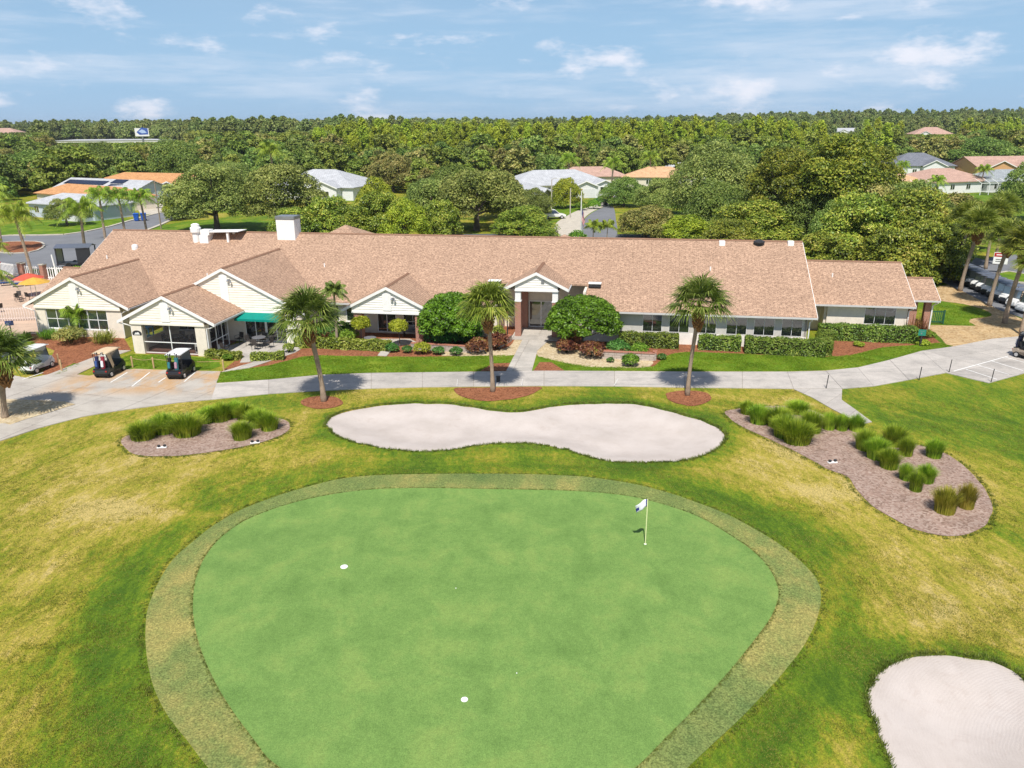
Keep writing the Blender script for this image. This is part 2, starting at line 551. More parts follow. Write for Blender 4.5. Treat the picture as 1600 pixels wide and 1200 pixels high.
# ------------------------------------------------------------------ ground plan, in metres
POLY = {
 'green': [(-6.45, 17.10), (-7.63, 18.29), (-8.88, 19.76), (-9.86, 21.09), (-10.80, 22.58), (-11.56, 24.04), (-12.05, 25.24), (-12.53, 26.76), (-12.81, 28.44), (-12.74, 30.14), (-12.14, 31.76), (-10.88, 32.99), (-9.25, 33.77), (-6.88, 34.29), (-3.78, 34.45), (-0.03, 34.34), (3.06, 34.02), (5.46, 33.45), (7.12, 32.58), (8.49, 31.39), (9.39, 29.89), (9.98, 28.60), (10.24, 27.32), (10.20, 26.08), (9.97, 25.23), (9.33, 24.03), (8.37, 22.75), (7.04, 21.10), (5.63, 19.50), (4.41, 18.20), (3.30, 17.03), (1.60, 15.67), (-0.71, 14.92), (-3.34, 15.31)],
 'collar': [(-8.37, 17.00), (-9.54, 18.18), (-10.75, 19.49), (-11.76, 20.95), (-12.66, 22.59), (-13.14, 23.68), (-13.56, 24.84), (-13.89, 26.33), (-14.04, 28.21), (-13.82, 30.04), (-13.21, 31.89), (-12.20, 33.34), (-10.67, 34.47), (-8.39, 35.59), (-5.23, 36.07), (-1.33, 36.25), (2.56, 35.75), (5.05, 35.05), (7.10, 34.11), (8.68, 32.88), (10.07, 31.37), (11.01, 29.76), (11.67, 28.08), (11.87, 26.51), (11.66, 25.42), (11.09, 24.21), (10.18, 22.74), (9.13, 21.40), (8.01, 20.19), (6.63, 18.82), (5.41, 17.71), (4.28, 16.58), (2.18, 14.90), (-0.68, 13.87), (-3.76, 14.05), (-6.62, 15.33)],
 'bunker1': [(-10.96, 42.94), (-11.13, 44.20), (-10.74, 45.29), (-9.73, 46.31), (-8.22, 47.00), (-6.60, 47.21), (-4.53, 47.06), (-2.43, 46.19), (-0.81, 45.59), (0.59, 45.56), (2.43, 46.46), (4.09, 46.91), (6.56, 46.99), (8.14, 46.61), (9.90, 45.19), (11.49, 43.52), (12.13, 41.98), (11.93, 40.63), (11.00, 39.19), (9.57, 38.27), (7.78, 37.88), (5.74, 37.82), (4.43, 38.26), (3.47, 39.13), (2.46, 39.85), (1.06, 40.42), (-0.38, 40.53), (-2.16, 40.19), (-3.90, 39.58), (-5.65, 39.43), (-7.47, 39.81), (-9.03, 40.57), (-10.16, 41.63)],
 'bunker2': [(11.08, 19.93), (11.39, 20.46), (11.93, 21.06), (12.67, 21.53), (13.68, 21.85), (14.73, 21.81), (15.30, 21.67), (15.86, 21.54), (16.18, 21.03), (16.39, 20.53), (16.38, 19.28), (15.57, 17.51), (13.99, 15.78), (11.66, 14.66), (10.69, 15.22), (10.55, 17.09), (10.66, 18.03), (10.83, 19.05)],
 'bed_left': [(-22.10, 40.76), (-22.30, 41.81), (-21.50, 42.69), (-19.64, 43.69), (-17.58, 44.41), (-15.72, 44.71), (-14.21, 44.25), (-13.20, 43.07), (-13.10, 41.87), (-13.61, 40.82), (-14.95, 39.92), (-16.83, 39.24), (-18.41, 38.83), (-19.98, 38.85), (-21.03, 39.39)],
 'bed_right': [(13.02, 44.69), (13.97, 45.57), (16.18, 46.24), (18.10, 45.97), (19.10, 44.37), (19.70, 42.06), (20.66, 40.88), (22.02, 39.93), (23.15, 39.02), (23.53, 37.49), (23.22, 35.18), (22.58, 33.10), (21.86, 31.78), (20.83, 30.60), (19.67, 29.93), (18.57, 29.95), (17.74, 30.52), (17.01, 32.02), (16.67, 33.65), (16.78, 35.41), (16.10, 36.56), (15.42, 38.35), (14.35, 40.41), (13.46, 42.36)],
 'ring_a': [(-13.64, 47.33), (-13.44, 48.19), (-12.47, 48.56), (-11.42, 48.16), (-10.88, 47.16), (-11.28, 46.34), (-12.09, 46.00), (-13.07, 46.37)],
 'ring_b': [(-3.82, 49.98), (-1.74, 50.08), (1.83, 50.15), (1.62, 49.09), (0.62, 48.08), (-0.63, 47.48), (-1.74, 47.25), (-2.93, 47.89), (-3.61, 48.79)],
 'ring_c': [(10.12, 48.42), (10.87, 49.06), (11.97, 49.17), (12.85, 48.76), (12.98, 47.74), (12.20, 46.54), (11.09, 46.09), (10.30, 46.81)],
 'path_lo': [(-30.38, 39.61), (-29.39, 41.43), (-28.21, 43.20), (-26.41, 44.88), (-24.27, 46.20), (-21.54, 47.47), (-19.64, 47.93)],
 'path_lo2': [(-19.64, 47.93), (-16.20, 49.01), (-12.93, 49.60), (-9.55, 50.01), (-6.10, 50.22), (-2.62, 50.29), (2.18, 50.35), (6.97, 50.19), (11.68, 49.84), (15.52, 49.64), (18.90, 49.44), (22.14, 49.38), (24.46, 49.88), (27.49, 51.21), (30.88, 52.75)],
 'path_up2': [(-20.85, 51.24), (-17.09, 52.03), (-13.73, 53.06), (-10.13, 53.45), (-6.46, 53.53), (-2.77, 53.61), (2.32, 53.75), (7.39, 53.57), (12.42, 53.33), (16.54, 53.25), (19.73, 53.19), (22.55, 53.36), (25.16, 54.09), (28.35, 55.96), (31.93, 58.32)],
 'pad_left': [(-30.38, 39.61), (-29.39, 41.43), (-28.21, 43.20), (-26.41, 44.88), (-24.27, 46.20), (-21.54, 47.47), (-19.64, 47.93), (-20.49, 51.24), (-21.17, 54.04), (-23.53, 54.24), (-27.89, 54.79), (-29.15, 54.66), (-30.25, 53.15), (-31.34, 53.47), (-30.68, 58.88), (-30.34, 59.78), (-31.89, 59.81), (-33.44, 53.51), (-34.31, 52.63), (-37.22, 54.03), (-40.37, 54.56)],
 'sand_left': [(-31.36, 41.08), (-30.51, 43.24), (-29.79, 44.60), (-28.84, 45.70), (-27.99, 46.97), (-29.07, 47.59), (-31.80, 48.01), (-36.38, 48.59)],
 'pad_right': [(31.93, 58.32), (35.09, 59.53), (39.44, 61.76), (45.17, 63.28), (48.63, 63.62), (43.39, 56.17), (36.28, 52.50), (32.57, 50.42), (30.88, 52.75)],
 'spur': [(18.88, 49.38), (22.11, 49.32), (21.18, 47.11), (21.38, 43.16), (20.64, 42.86), (19.92, 45.48), (19.52, 47.63)],
 'walk': [(-0.41, 53.80), (0.93, 62.60), (1.35, 64.90), (2.33, 64.88), (2.44, 63.18), (2.96, 61.76), (2.03, 59.11), (1.44, 53.76)],
 'straw_right': [(36.33, 66.32), (38.22, 66.39), (40.65, 66.22), (40.72, 67.85), (41.82, 68.79), (44.05, 69.73), (44.86, 72.03), (44.27, 74.81), (42.65, 76.90), (45.61, 82.61), (48.63, 84.63), (48.18, 82.53), (47.23, 75.59), (46.10, 68.20), (47.22, 64.73), (45.17, 63.28), (39.44, 61.76), (34.99, 59.35), (35.49, 62.25), (35.82, 63.91)],
 'lawn_mid': [(-20.68, 51.52), (-21.12, 53.88), (-18.08, 55.40), (-16.29, 57.71), (-14.90, 58.12), (-11.86, 57.79), (-7.87, 57.54), (-3.94, 57.63), (-1.97, 57.77), (0.16, 57.90), (-0.23, 55.70), (-1.43, 55.72), (-2.31, 53.83), (-6.47, 53.68), (-10.16, 53.60), (-13.78, 53.29), (-17.13, 52.17)],
 'lawn_r1': [(2.03, 57.51), (2.93, 56.81), (4.76, 55.28), (7.05, 54.59), (10.36, 54.69), (11.42, 56.64), (12.42, 58.00), (14.02, 58.50), (16.42, 58.10), (19.71, 57.50), (23.91, 56.90), (26.06, 57.37), (29.46, 59.47), (31.74, 59.98), (34.67, 60.69), (35.13, 59.72), (32.02, 58.50), (28.43, 56.13), (25.26, 54.32), (22.64, 53.59), (16.60, 53.48), (12.47, 53.55), (7.42, 53.80), (3.73, 54.03), (2.94, 55.97)],
 'lawn_r2': [(38.87, 69.60), (42.35, 76.31), (43.19, 74.55), (43.66, 72.60), (44.55, 70.99), (44.14, 69.98), (41.40, 68.56), (40.17, 66.46), (38.25, 66.97)],
 'mulch_l': [(-33.99, 53.67), (-36.53, 59.91), (-40.96, 63.51), (-41.97, 65.22), (-33.59, 65.03), (-30.43, 59.97), (-30.68, 58.88), (-31.34, 53.47), (-33.12, 53.35)],
 'mulch_m': [(-21.17, 54.04), (-21.05, 57.45), (-22.94, 56.98), (-24.15, 58.93), (-16.89, 60.06), (-14.52, 60.96), (-13.34, 62.91), (-8.52, 62.81), (-5.23, 61.73), (0.02, 60.65), (0.16, 57.90), (-1.97, 57.77), (-7.87, 57.54), (-14.88, 58.03), (-16.85, 57.03), (-18.13, 55.56)],
 'mulch_r': [(5.36, 59.60), (8.15, 59.54), (15.45, 60.33), (24.72, 59.01), (26.41, 62.05), (32.94, 61.91), (35.28, 63.92), (34.67, 60.69), (31.65, 59.79), (29.38, 59.28), (25.99, 57.20), (23.84, 56.73), (19.65, 57.33), (16.37, 57.92), (13.98, 58.33), (12.39, 57.83), (11.39, 56.47), (10.33, 54.53), (9.76, 56.84)],
 'gravel_a': [(-5.55, 59.27), (-2.00, 59.02), (-0.24, 60.28), (0.46, 63.64), (0.99, 63.21), (0.16, 57.90), (-1.97, 57.77), (-3.94, 57.63), (-5.43, 57.84)],
 'gravel_b': [(2.03, 59.11), (2.96, 61.76), (3.69, 61.54), (5.10, 59.60), (7.99, 58.27), (10.38, 57.69), (10.17, 54.69), (7.03, 54.44), (4.75, 55.12), (2.92, 56.64), (2.03, 57.51)],
 'tri_a': [(-2.31, 53.83), (-1.43, 55.72), (-0.13, 55.86), (-0.41, 53.80)],
 'tri_b': [(1.53, 53.76), (2.08, 55.98), (2.94, 55.97), (3.81, 53.87)],
 'strip_l1': [(-28.99, 54.81), (-30.09, 57.64), (-29.83, 58.68), (-23.38, 57.50), (-22.01, 54.68)],
 'strip_l2': [(-33.03, 53.35), (-33.10, 56.34), (-32.29, 56.00), (-32.52, 53.94)],
 'patio': [(-23.34, 60.20), (-22.08, 62.50), (-18.29, 61.82), (-16.99, 60.44), (-17.88, 58.09), (-19.34, 56.41), (-20.51, 56.26), (-20.83, 58.15)],
 'walk_m': [(-21.12, 53.88), (-19.36, 54.94), (-18.08, 57.05), (-17.01, 58.96), (-16.84, 59.87), (-17.46, 60.26), (-18.67, 57.41), (-20.05, 55.60)],
 'patio4': [(-12.00, 62.88), (-8.52, 62.81), (-7.56, 61.39), (-9.39, 60.66), (-9.68, 57.75), (-10.40, 57.94), (-10.31, 59.92), (-12.25, 61.30)],
 'deck_pool': [(-62.71, 79.09), (-70.50, 89.63), (-61.69, 93.38), (-57.07, 97.60), (-50.12, 89.03), (-48.49, 78.72), (-41.10, 65.63), (-40.96, 63.51), (-46.43, 63.63)],
 'road_l': [(-62.16, 89.38), (-86.43, 126.55), (-81.96, 129.39), (-73.78, 129.82), (-71.50, 137.99), (-71.85, 148.36), (-72.11, 161.51), (-70.52, 168.87), (-67.10, 163.65), (-63.19, 142.14), (-62.12, 130.90), (-60.54, 119.87), (-52.16, 97.45), (-56.97, 93.24)],
 'island_l': [(-72.62, 110.97), (-78.59, 120.57), (-73.86, 121.75), (-70.97, 118.94), (-68.93, 115.02), (-68.44, 110.82)],
 'road_back': [(-52.16, 97.45), (-61.21, 121.25), (-40.50, 124.67), (-9.82, 121.98), (10.51, 121.16), (38.05, 116.00), (56.93, 98.52), (57.13, 85.84), (62.07, 93.76), (60.26, 107.83), (40.64, 124.25), (16.65, 126.77), (10.60, 128.58), (-10.27, 127.91), (-42.17, 130.05), (-62.12, 130.90)],
 'road_c': [(10.43, 122.58), (12.46, 140.49), (15.19, 154.69), (18.20, 165.31), (21.13, 173.18), (21.90, 170.38), (19.84, 150.08), (16.09, 122.35)],
 'lot_r': [(55.17, 91.83), (60.27, 99.38), (65.25, 104.33), (76.96, 103.91), (43.39, 56.17), (48.36, 68.15), (50.31, 79.17)],
 'grass_isle_r': [(56.91, 90.53), (58.90, 91.71), (59.75, 90.03), (60.89, 87.24), (58.98, 84.33), (55.98, 85.14), (55.56, 87.40)],
 'drive_l': [(-74.37, 159.28), (-80.82, 172.07), (-80.84, 183.47), (-76.56, 180.24), (-71.29, 174.25), (-71.94, 166.39), (-72.78, 161.54)],
 'walk_c': [(6.34, 122.75), (7.92, 140.70), (10.68, 152.70), (13.26, 161.83), (17.53, 171.99), (21.44, 181.98), (21.75, 175.99), (18.33, 166.60), (14.94, 154.70), (12.35, 140.49), (10.43, 122.58)],
}
LINES = [((-27.97, 51.57), (-27.88, 53.86)), ((-26.07, 50.64), (-26.24, 53.83)), ((-24.62, 51.51), (-24.57, 52.60)), ((-22.87, 51.63), (-22.93, 53.76)), ((-34.59, 52.35), (-34.03, 53.97)), ((32.69, 53.48), (33.54, 51.10)), ((34.08, 54.55), (35.02, 52.23)), ((35.71, 55.49), (36.56, 53.10)), ((37.30, 56.46), (38.24, 54.15)), ((31.58, 53.04), (37.69, 56.71))]
RNG = np.random.default_rng(7)


def smooth_poly(P, step=0.5):
    """closed Catmull-Rom through the plan points, resampled"""
    P = np.array(P, float); n = len(P); out = []
    for i in range(n):
        p0, p1, p2, p3 = P[i - 1], P[i], P[(i + 1) % n], P[(i + 2) % n]
        k = max(1, int(np.linalg.norm(p2 - p1) / step))
        for j in range(k):
            t = j / k
            out.append(0.5 * ((2 * p1) + (-p0 + p2) * t + (2 * p0 - 5 * p1 + 4 * p2 - p3) * t * t + (-p0 + 3 * p1 - 3 * p2 + p3) * t ** 3))
    return np.array(out)


def fray(P, amp, seed=1):
    r = np.random.default_rng(seed)
    n = len(P); N = np.roll(P, -1, 0) - np.roll(P, 1, 0)
    N = np.stack([-N[:, 1], N[:, 0]], 1); N /= np.linalg.norm(N, axis=1)[:, None] + 1e-9
    k = r.normal(0, 1, n); k = (k + 0.6 * np.roll(k, 1) + 0.6 * np.roll(k, -1)) / 1.5
    return P + N * (k * amp)[:, None]


def inside(P, X, Y):
    P = np.asarray(P); r = np.zeros(X.shape, bool)
    for i in range(len(P)):
        x0, y0 = P[i - 1]; x1, y1 = P[i]
        c = ((y0 > Y) != (y1 > Y))
        if y1 != y0:
            r ^= c & (X < (x1 - x0) * (Y - y0) / (y1 - y0) + x0)
    return r


def sdist(P, X, Y):
    """signed distance to a plan outline, positive inside"""
    P = np.asarray(P); d = np.full(X.shape, 1e9)
    for i in range(len(P)):
        a = P[i - 1]; b = P[i]; ab = b - a
        t = np.clip(((X - a[0]) * ab[0] + (Y - a[1]) * ab[1]) / (ab @ ab + 1e-12), 0, 1)
        d = np.minimum(d, np.hypot(X - a[0] - t * ab[0], Y - a[1] - t * ab[1]))
    return np.where(inside(P, X, Y), d, -d)


S = {}
for k_, st_, am_ in (('green', 0.4, 0), ('collar', 0.5, 0.02), ('bunker1', 0.3, 0.05), ('bunker2', 0.25, 0.05), ('bed_left', 0.35, 0.04), ('bed_right', 0.35, 0.04),
                     ('ring_a', 0.25, 0.03), ('ring_b', 0.25, 0.03), ('ring_c', 0.25, 0.05)):
    S[k_] = smooth_poly(POLY[k_], st_)
    if am_: S[k_] = fray(S[k_], am_)
NEAR = (-48.0, 48.0, 12.0, 50.0)


def terrain(X, Y):
    """gentle shaping of the course; flat at the buildings, a low rise far to the right"""
    X = np.asarray(X, float); Y = np.asarray(Y, float)
    fade = sstep(-47, -40, X) * (1 - sstep(40, 47, X)) * (1 - sstep(45.5, 49, Y)) * sstep(12, 14, Y)
    z = 0.10 * np.sin(X * 0.21 + 1) * np.sin(Y * 0.27) + 0.06 * np.sin(X * 0.5 + Y * 0.33)
    z = z + 0.16 * np.exp(-((Y - 35.4) / 1.5) ** 2) * np.exp(-((X - 0.5) / 11) ** 2)
    dc = np.hypot((X - 0.5) / 13.5, (Y - 24.5) / 9.5)
    z = np.where(dc < 1.0, z * sstep(0.86, 1.05, dc), z)
    far = 8.0 * sstep(500, 1000, Y) * sstep(60, 500, X) + 2.0 * sstep(600, 1200, Y)
    return z * fade + far


def cdt(V2, loop_n=None):
    if loop_n:
        r = delaunay_2d_cdt([Vector(p) for p in V2], [], [list(range(loop_n))], 1, 1e-5)
    else:
        r = delaunay_2d_cdt([Vector(p) for p in V2], [], [], 0, 1e-5)
    return np.array([tuple(v) for v in r[0]]), [tuple(f) for f in r[2]]


def drape(name, P, mat, off, step=0, zf=None, parent=None, skirt=0.0):
    """sheet over the terrain inside an outline"""
    P = np.asarray(P, float); V = [tuple(p) for p in P]; n = len(P)
    if step:
        x0, y0 = P.min(0); x1, y1 = P.max(0)
        gx, gy = np.meshgrid(np.arange(x0, x1, step), np.arange(y0, y1, step)); gx = gx.ravel(); gy = gy.ravel()
        ok = sdist(P, gx, gy) > step * 0.4
        V += list(zip(gx[ok], gy[ok]))
    v2, f = cdt(V, n)
    f = [q if ((v2[q[1]] - v2[q[0]])[0] * (v2[q[2]] - v2[q[0]])[1] - (v2[q[1]] - v2[q[0]])[1] * (v2[q[2]] - v2[q[0]])[0]) > 0 else q[::-1] for q in f]
    z = terrain(v2[:, 0], v2[:, 1]) + off if zf is None else zf(v2[:, 0], v2[:, 1])
    v3 = [(p[0], p[1], q) for p, q in zip(v2, z)]
    if skirt:
        k = len(v3); 
        v3 += [(p[0], p[1], float(terrain(p[0], p[1])) + off - skirt) for p in P]
        f = list(f) + [(i, k + i, k + (i + 1) % n, (i + 1) % n) for i in range(n)]
    o = mk(name, v3, f, mat, parent, smooth=not skirt)
    return o


# --- the course: one sheet to the horizon, with the two sand hollows cut out
def build_ground():
    x0, x1, y0, y1 = NEAR
    gx, gy = np.meshgrid(np.linspace(x0, x1, 161), np.linspace(y0, y1, 65)); gx = gx.ravel(); gy = gy.ravel()
    keep = (sdist(S['bunker1'], gx, gy) < -0.25) & (sdist(S['bunker2'], gx, gy) < -0.25)
    V = list(zip(gx[keep], gy[keep]))
    nb = []
    for k in ('bunker1', 'bunker2'):
        V += [tuple(p) for p in S[k]]
        c = (np.array(S[k]) + S[k].mean(0)) / 2          # a few points inside, so that the rim edges are kept
        V += [tuple(p) for p in S[k] + (S[k].mean(0) - S[k]) * 0.06]
    v2, f = cdt(V)
    ctr = np.array([v2[list(q)].mean(0) for q in f])
    hole = inside(S['bunker1'], ctr[:, 0], ctr[:, 1]) | inside(S['bunker2'], ctr[:, 0], ctr[:, 1])
    f = [q for q, h in zip(f, hole) if not h]
    f = [q if np.cross(v2[q[1]] - v2[q[0]], v2[q[2]] - v2[q[0]]) > 0 else q[::-1] for q in f]
    z = terrain(v2[:, 0], v2[:, 1])
    v3 = [(p[0], p[1], q) for p, q in zip(v2, z)]
    for k in ('bunker1', 'bunker2'):                      # the turf lip round each hollow
        P = S[k]; n = len(P); b = len(v3)
        zt = terrain(P[:, 0], P[:, 1])
        v3 += [(p[0], p[1], q) for p, q in zip(P, zt)] + [(p[0], p[1], q - 0.3) for p, q in zip(P, zt)]
        f += [(b + i, b + (i + 1) % n, b + n + (i + 1) % n, b + n + i) for i in range(n)]
    # the rest of the land in a graded grid
    gxs = np.concatenate([[-6000, -3500, -2000, -1400], np.arange(-1000, -100, 60), np.arange(-100, -48, 13), [x0, x1], np.arange(61, 100, 13), np.arange(100, 1001, 60), [1400, 2000, 3500, 6000]])
    gys = np.concatenate([[-300, -60, -10], [y0, y1], np.arange(60, 200, 20), np.arange(200, 1500, 50), [1700, 2200, 3000, 4500, 9000]])
    gxs = np.unique(gxs); gys = np.unique(gys)
    b = len(v3); nx = len(gxs)
    XX, YY = np.meshgrid(gxs, gys); ZZ = terrain(XX, YY)
    v3 += [(x, y, z) for x, y, z in zip(XX.ravel(), YY.ravel(), ZZ.ravel())]
    for j in range(len(gys) - 1):
        for i in range(nx - 1):
            if gxs[i] >= x0 and gxs[i + 1] <= x1 and gys[j] >= y0 and gys[j + 1] <= y1: continue
            q = b + j * nx + i
            f.append((q, q + 1, q + nx + 1, q + nx))
    o = mk('ground', v3, f, M_TURF, smooth=True)
    gp = np.array(v3)
    dc, d1, d2 = (sdist(S[k], gp[:, 0], gp[:, 1]) for k in ('collar', 'bunker1', 'bunker2'))
    ring_ = np.clip(-dc, -1, 25)
    o.data.attributes.new('ring', 'FLOAT', 'POINT').data.foreach_set('value', ring_.astype(np.float32))
    lush = 1.0 * np.exp(-((dc + 1.1) / 1.5) ** 2) + 0.9 * np.exp(-((d1 + 0.35) / 0.7) ** 2) + 1.0 * np.exp(-((d2 + 0.3) / 0.55) ** 2)
    for px_, py_, wx, wy, k_ in ((-19.8, 32.8, 2.6, 1.3, 1.0), (-14.6, 32.2, 1.8, 0.6, 0.7), (14.9, 24.4, 2.2, 2.0, 0.6), (9.6, 18.6, 1.0, 1.8, 0.7), (-18.9, 27.1, 2.0, 1.6, 0.5), (-14.8, 18.6, 0.5, 2.5, 0.6), (15.4, 34.0, 2.4, 1.0, 0.6)):
        lush = lush - k_ * np.exp(-((gp[:, 0] - px_) / wx) ** 2 - ((gp[:, 1] - py_) / wy) ** 2)      # worn, dried-out spots
    o.data.attributes.new('lush', 'FLOAT', 'POINT').data.foreach_set('value', np.minimum(lush, 1.0).astype(np.float32))
    return tag(o, 'green and sun-dried yellow golf course grass', None, None, 'structure')


build_ground()


def sand_z(k, depth):
    def zf(X, Y):
        d_ = np.maximum(sdist(S[k], X, Y), 0)
        return terrain(X, Y) - 0.07 - depth * sstep(0, 2.6, d_) + 0.05 * np.sin(X * 0.9) * np.sin(Y * 1.3) * sstep(0.3, 1.5, d_)
    return zf


tag(drape('sand_bunker', S['bunker1'], M_SAND, 0, 0.45, sand_z('bunker1', 0.30)), 'long white sand bunker with a narrow waist below the path', None, None, 'structure')
tag(drape('sand_bunker', S['bunker2'], M_SAND, 0, 0.35, sand_z('bunker2', 0.45)), 'raked white sand bunker in the lower right corner', None, None, 'structure')
tag(drape('collar', S['collar'], M_COLLAR, 0.04, 0.5), 'paler fringe of grass ringing the putting green', None, None, 'structure')
tag(drape('putting_green', S['green'], M_GREEN, 0.065, 0.5), 'smooth light green putting green', None, None, 'structure')
for k_, mt_, lb_ in (('bed_left', M_MULCH2, 'faded mulch bed with grass clumps left of the bunker'), ('bed_right', M_MULCH2, 'long faded mulch bed with grass clumps right of the green'),
                     ('ring_a', M_MULCH, 'round mulch ring under the left of the three path palms'), ('ring_b', M_MULCH, 'half-round mulch bed under the middle path palm'),
                     ('ring_c', M_MULCH, 'round mulch ring under the right of the three path palms')):
    tag(drape('mulch_bed', S[k_], mt_, 0.03, 0.6), lb_, None, None, 'structure')


def sheet(name, key, mat, z, label, sm=True, step=0.8):
    P = smooth_poly(POLY[key], step) if sm else np.array(POLY[key])
    return tag(drape(name, P, mat, z), label, None, None, 'structure')


sheet('lawn', 'lawn_mid', M_LAWN, 0.012, 'bright green lawn strip left of the entrance walk', False)
sheet('lawn', 'lawn_r1', M_LAWN, 0.012, 'bright green lawn strip right of the entrance walk')
sheet('lawn', 'strip_l1', M_LAWN, 0.020, 'small grass plot in front of the screened porch')
sheet('lawn', 'strip_l2', M_LAWN, 0.024, 'small grass wedge beside the white golf cart')
sheet('lawn', 'lawn_r2', M_LAWN, 0.024, 'deep green grass patch right of the side porch')
sheet('mulch_bed', 'mulch_l', M_MULCH, 0.016, 'red mulch bed below the left gable', False)
sheet('mulch_bed', 'mulch_m', M_MULCH, 0.008, 'red mulch bed along the middle of the clubhouse', False)
sheet('mulch_bed', 'mulch_r', M_MULCH, 0.008, 'red mulch bed along the right wing', False)
sheet('mulch_bed', 'tri_a', M_MULCH, 0.016, 'mulch triangle left of the entrance walk', False)
sheet('mulch_bed', 'tri_b', M_MULCH, 0.016, 'mulch triangle right of the entrance walk', False)
sheet('gravel_bed', 'gravel_a', M_GRAVEL, 0.020, 'cream gravel left of the entrance walk')
sheet('gravel_bed', 'gravel_b', M_GRAVEL, 0.020, 'cream gravel right of the entrance walk')
sheet('gravel_bed', 'sand_left', M_GRAVEL, 0.066, 'cream gravel patch under the short palm on the left', False)
sheet('straw_bed', 'straw_right', M_STRAW, 0.012, 'pine straw ground under the palms on the right')
sheet('pool_deck', 'deck_pool', M_DECK, 0.012, 'tan pool deck on the left', False)


# --- paved ground: each slab its own piece, with a joint round it
def clip_poly(P, x0, x1, y0, y1):
    for ax, lim, sg in ((0, x0, 1), (0, x1, -1), (1, y0, 1), (1, y1, -1)):
        out = []
        for i in range(len(P)):
            a_, b_ = P[i - 1], P[i]; da = (a_[ax] - lim) * sg; db = (b_[ax] - lim) * sg
            if (da >= 0) != (db >= 0):
                t = da / (da - db); out.append((a_[0] + (b_[0] - a_[0]) * t, a_[1] + (b_[1] - a_[1]) * t))
            if db >= 0: out.append(b_)
        P = out
        if len(P) < 3: return []
    return P


def area(P): return 0.5 * sum(P[i - 1][0] * P[i][1] - P[i][0] * P[i - 1][1] for i in range(len(P)))


def slab(P, mat, parent, top, th=0.14):
    P = [p for i, p in enumerate(P) if math.dist(p, P[i - 1]) > 0.01]
    if len(P) < 3 or abs(area(P)) < 0.08: return
    if area(P) < 0: P = P[::-1]
    n = len(P)
    zt = [float(terrain(p[0], p[1])) + top for p in P]
    v = [(p[0], p[1], z) for p, z in zip(P, zt)] + [(p[0], p[1], z - th) for p, z in zip(P, zt)]
    f = [tuple(range(n))] + [(i, i + n, (i + 1) % n + n, (i + 1) % n) for i in range(n)]
    return mk('slab', v, f, mat, parent)


def slab_field(base, key, mat, ang, su, sv, label, top=0.045, gap=0.014, matf=None):
    P = POLY[key]
    tag(drape(base, np.array(P), M_JOINT, 0.022 + 0.0015 * (len(key) % 3)), label, None, None, 'structure')
    par = COL.objects[-1]
    c, s_ = math.cos(ang), math.sin(ang)
    Q = [(p[0] * c + p[1] * s_, -p[0] * s_ + p[1] * c) for p in P]
    xs = [q[0] for q in Q]; ys = [q[1] for q in Q]
    i = math.floor(min(xs) / su)
    while i * su < max(xs):
        j = math.floor(min(ys) / sv)
        while j * sv < max(ys):
            C = clip_poly(Q, i * su + gap, (i + 1) * su - gap, j * sv + gap, (j + 1) * sv - gap)
            if len(C) >= 3:
                W = [(p[0] * c - p[1] * s_, p[0] * s_ + p[1] * c) for p in C]
                cx = sum(p[0] for p in W) / len(W); cy = sum(p[1] for p in W) / len(W)
                slab(W, matf(cx, cy) if matf else mat, par, top + 0.006 * RNG.random())
            j += 1
        i += 1
    return par


slab_field('cart_pad', 'pad_left', M_CONC, -0.35, 3.0, 2.6, 'rust-stained concrete cart parking on the left', matf=lambda x, y: M_RUST)
slab_field('cart_pad', 'pad_right', M_CONC, 0.45, 3.2, 2.6, 'concrete cart parking on the right')
slab_field('entrance_walk', 'walk', M_WALK, -YAW, 2.2, 2.0, 'concrete walk to the entrance', 0.040)
slab_field('patio', 'patio', M_WALK, -YAW, 2.4, 2.0, 'concrete patio below the green awning', 0.040)
slab_field('patio', 'patio4', M_WALK, -YAW, 2.0, 2.0, 'concrete floor of the brick columned porch', 0.040)
slab_field('footpath', 'walk_m', M_WALK, -0.2, 1.8, 9.0, 'curving concrete footpath beside the patio', 0.040)
slab_field('path_spur', 'spur', M_CONC, -0.75, 1.9, 9.0, 'short concrete spur leaving the cart path', 0.038)

lo, hi = POLY['path_lo2'], POLY['path_up2']
path = tag(drape('cart_path', np.array(list(lo) + list(hi)[::-1]), M_JOINT, 0.020), 'pale concrete cart path along the clubhouse', None, None, 'structure')
for i in range(len(lo) - 1):
    m = max(1, round(math.dist(lo[i], lo[i + 1]) / 3.3))
    for j in range(m):
        t0, t1 = (j + 0.004) / m, (j + 1 - 0.004) / m
        L_ = lambda P, t: (P[i][0] + (P[i + 1][0] - P[i][0]) * t, P[i][1] + (P[i + 1][1] - P[i][1]) * t)
        slab([L_(lo, t0), L_(lo, t1), L_(hi, t1), L_(hi, t0)], M_CONC, path, 0.042 + 0.006 * RNG.random())

for i, (p, q) in enumerate(LINES):
    p, q = Vector(p), Vector(q); t = (q - p).normalized(); n = Vector((-t.y, t.x)) * 0.05
    z = 0.058
    o = mk('painted_line', [(*(p - n), z), (*(q - n), z), (*(q + n), z), (*(p + n), z)], [(0, 1, 2, 3)], M_PAINT)
    tag(o, 'white painted stall line', None, None, 'structure')

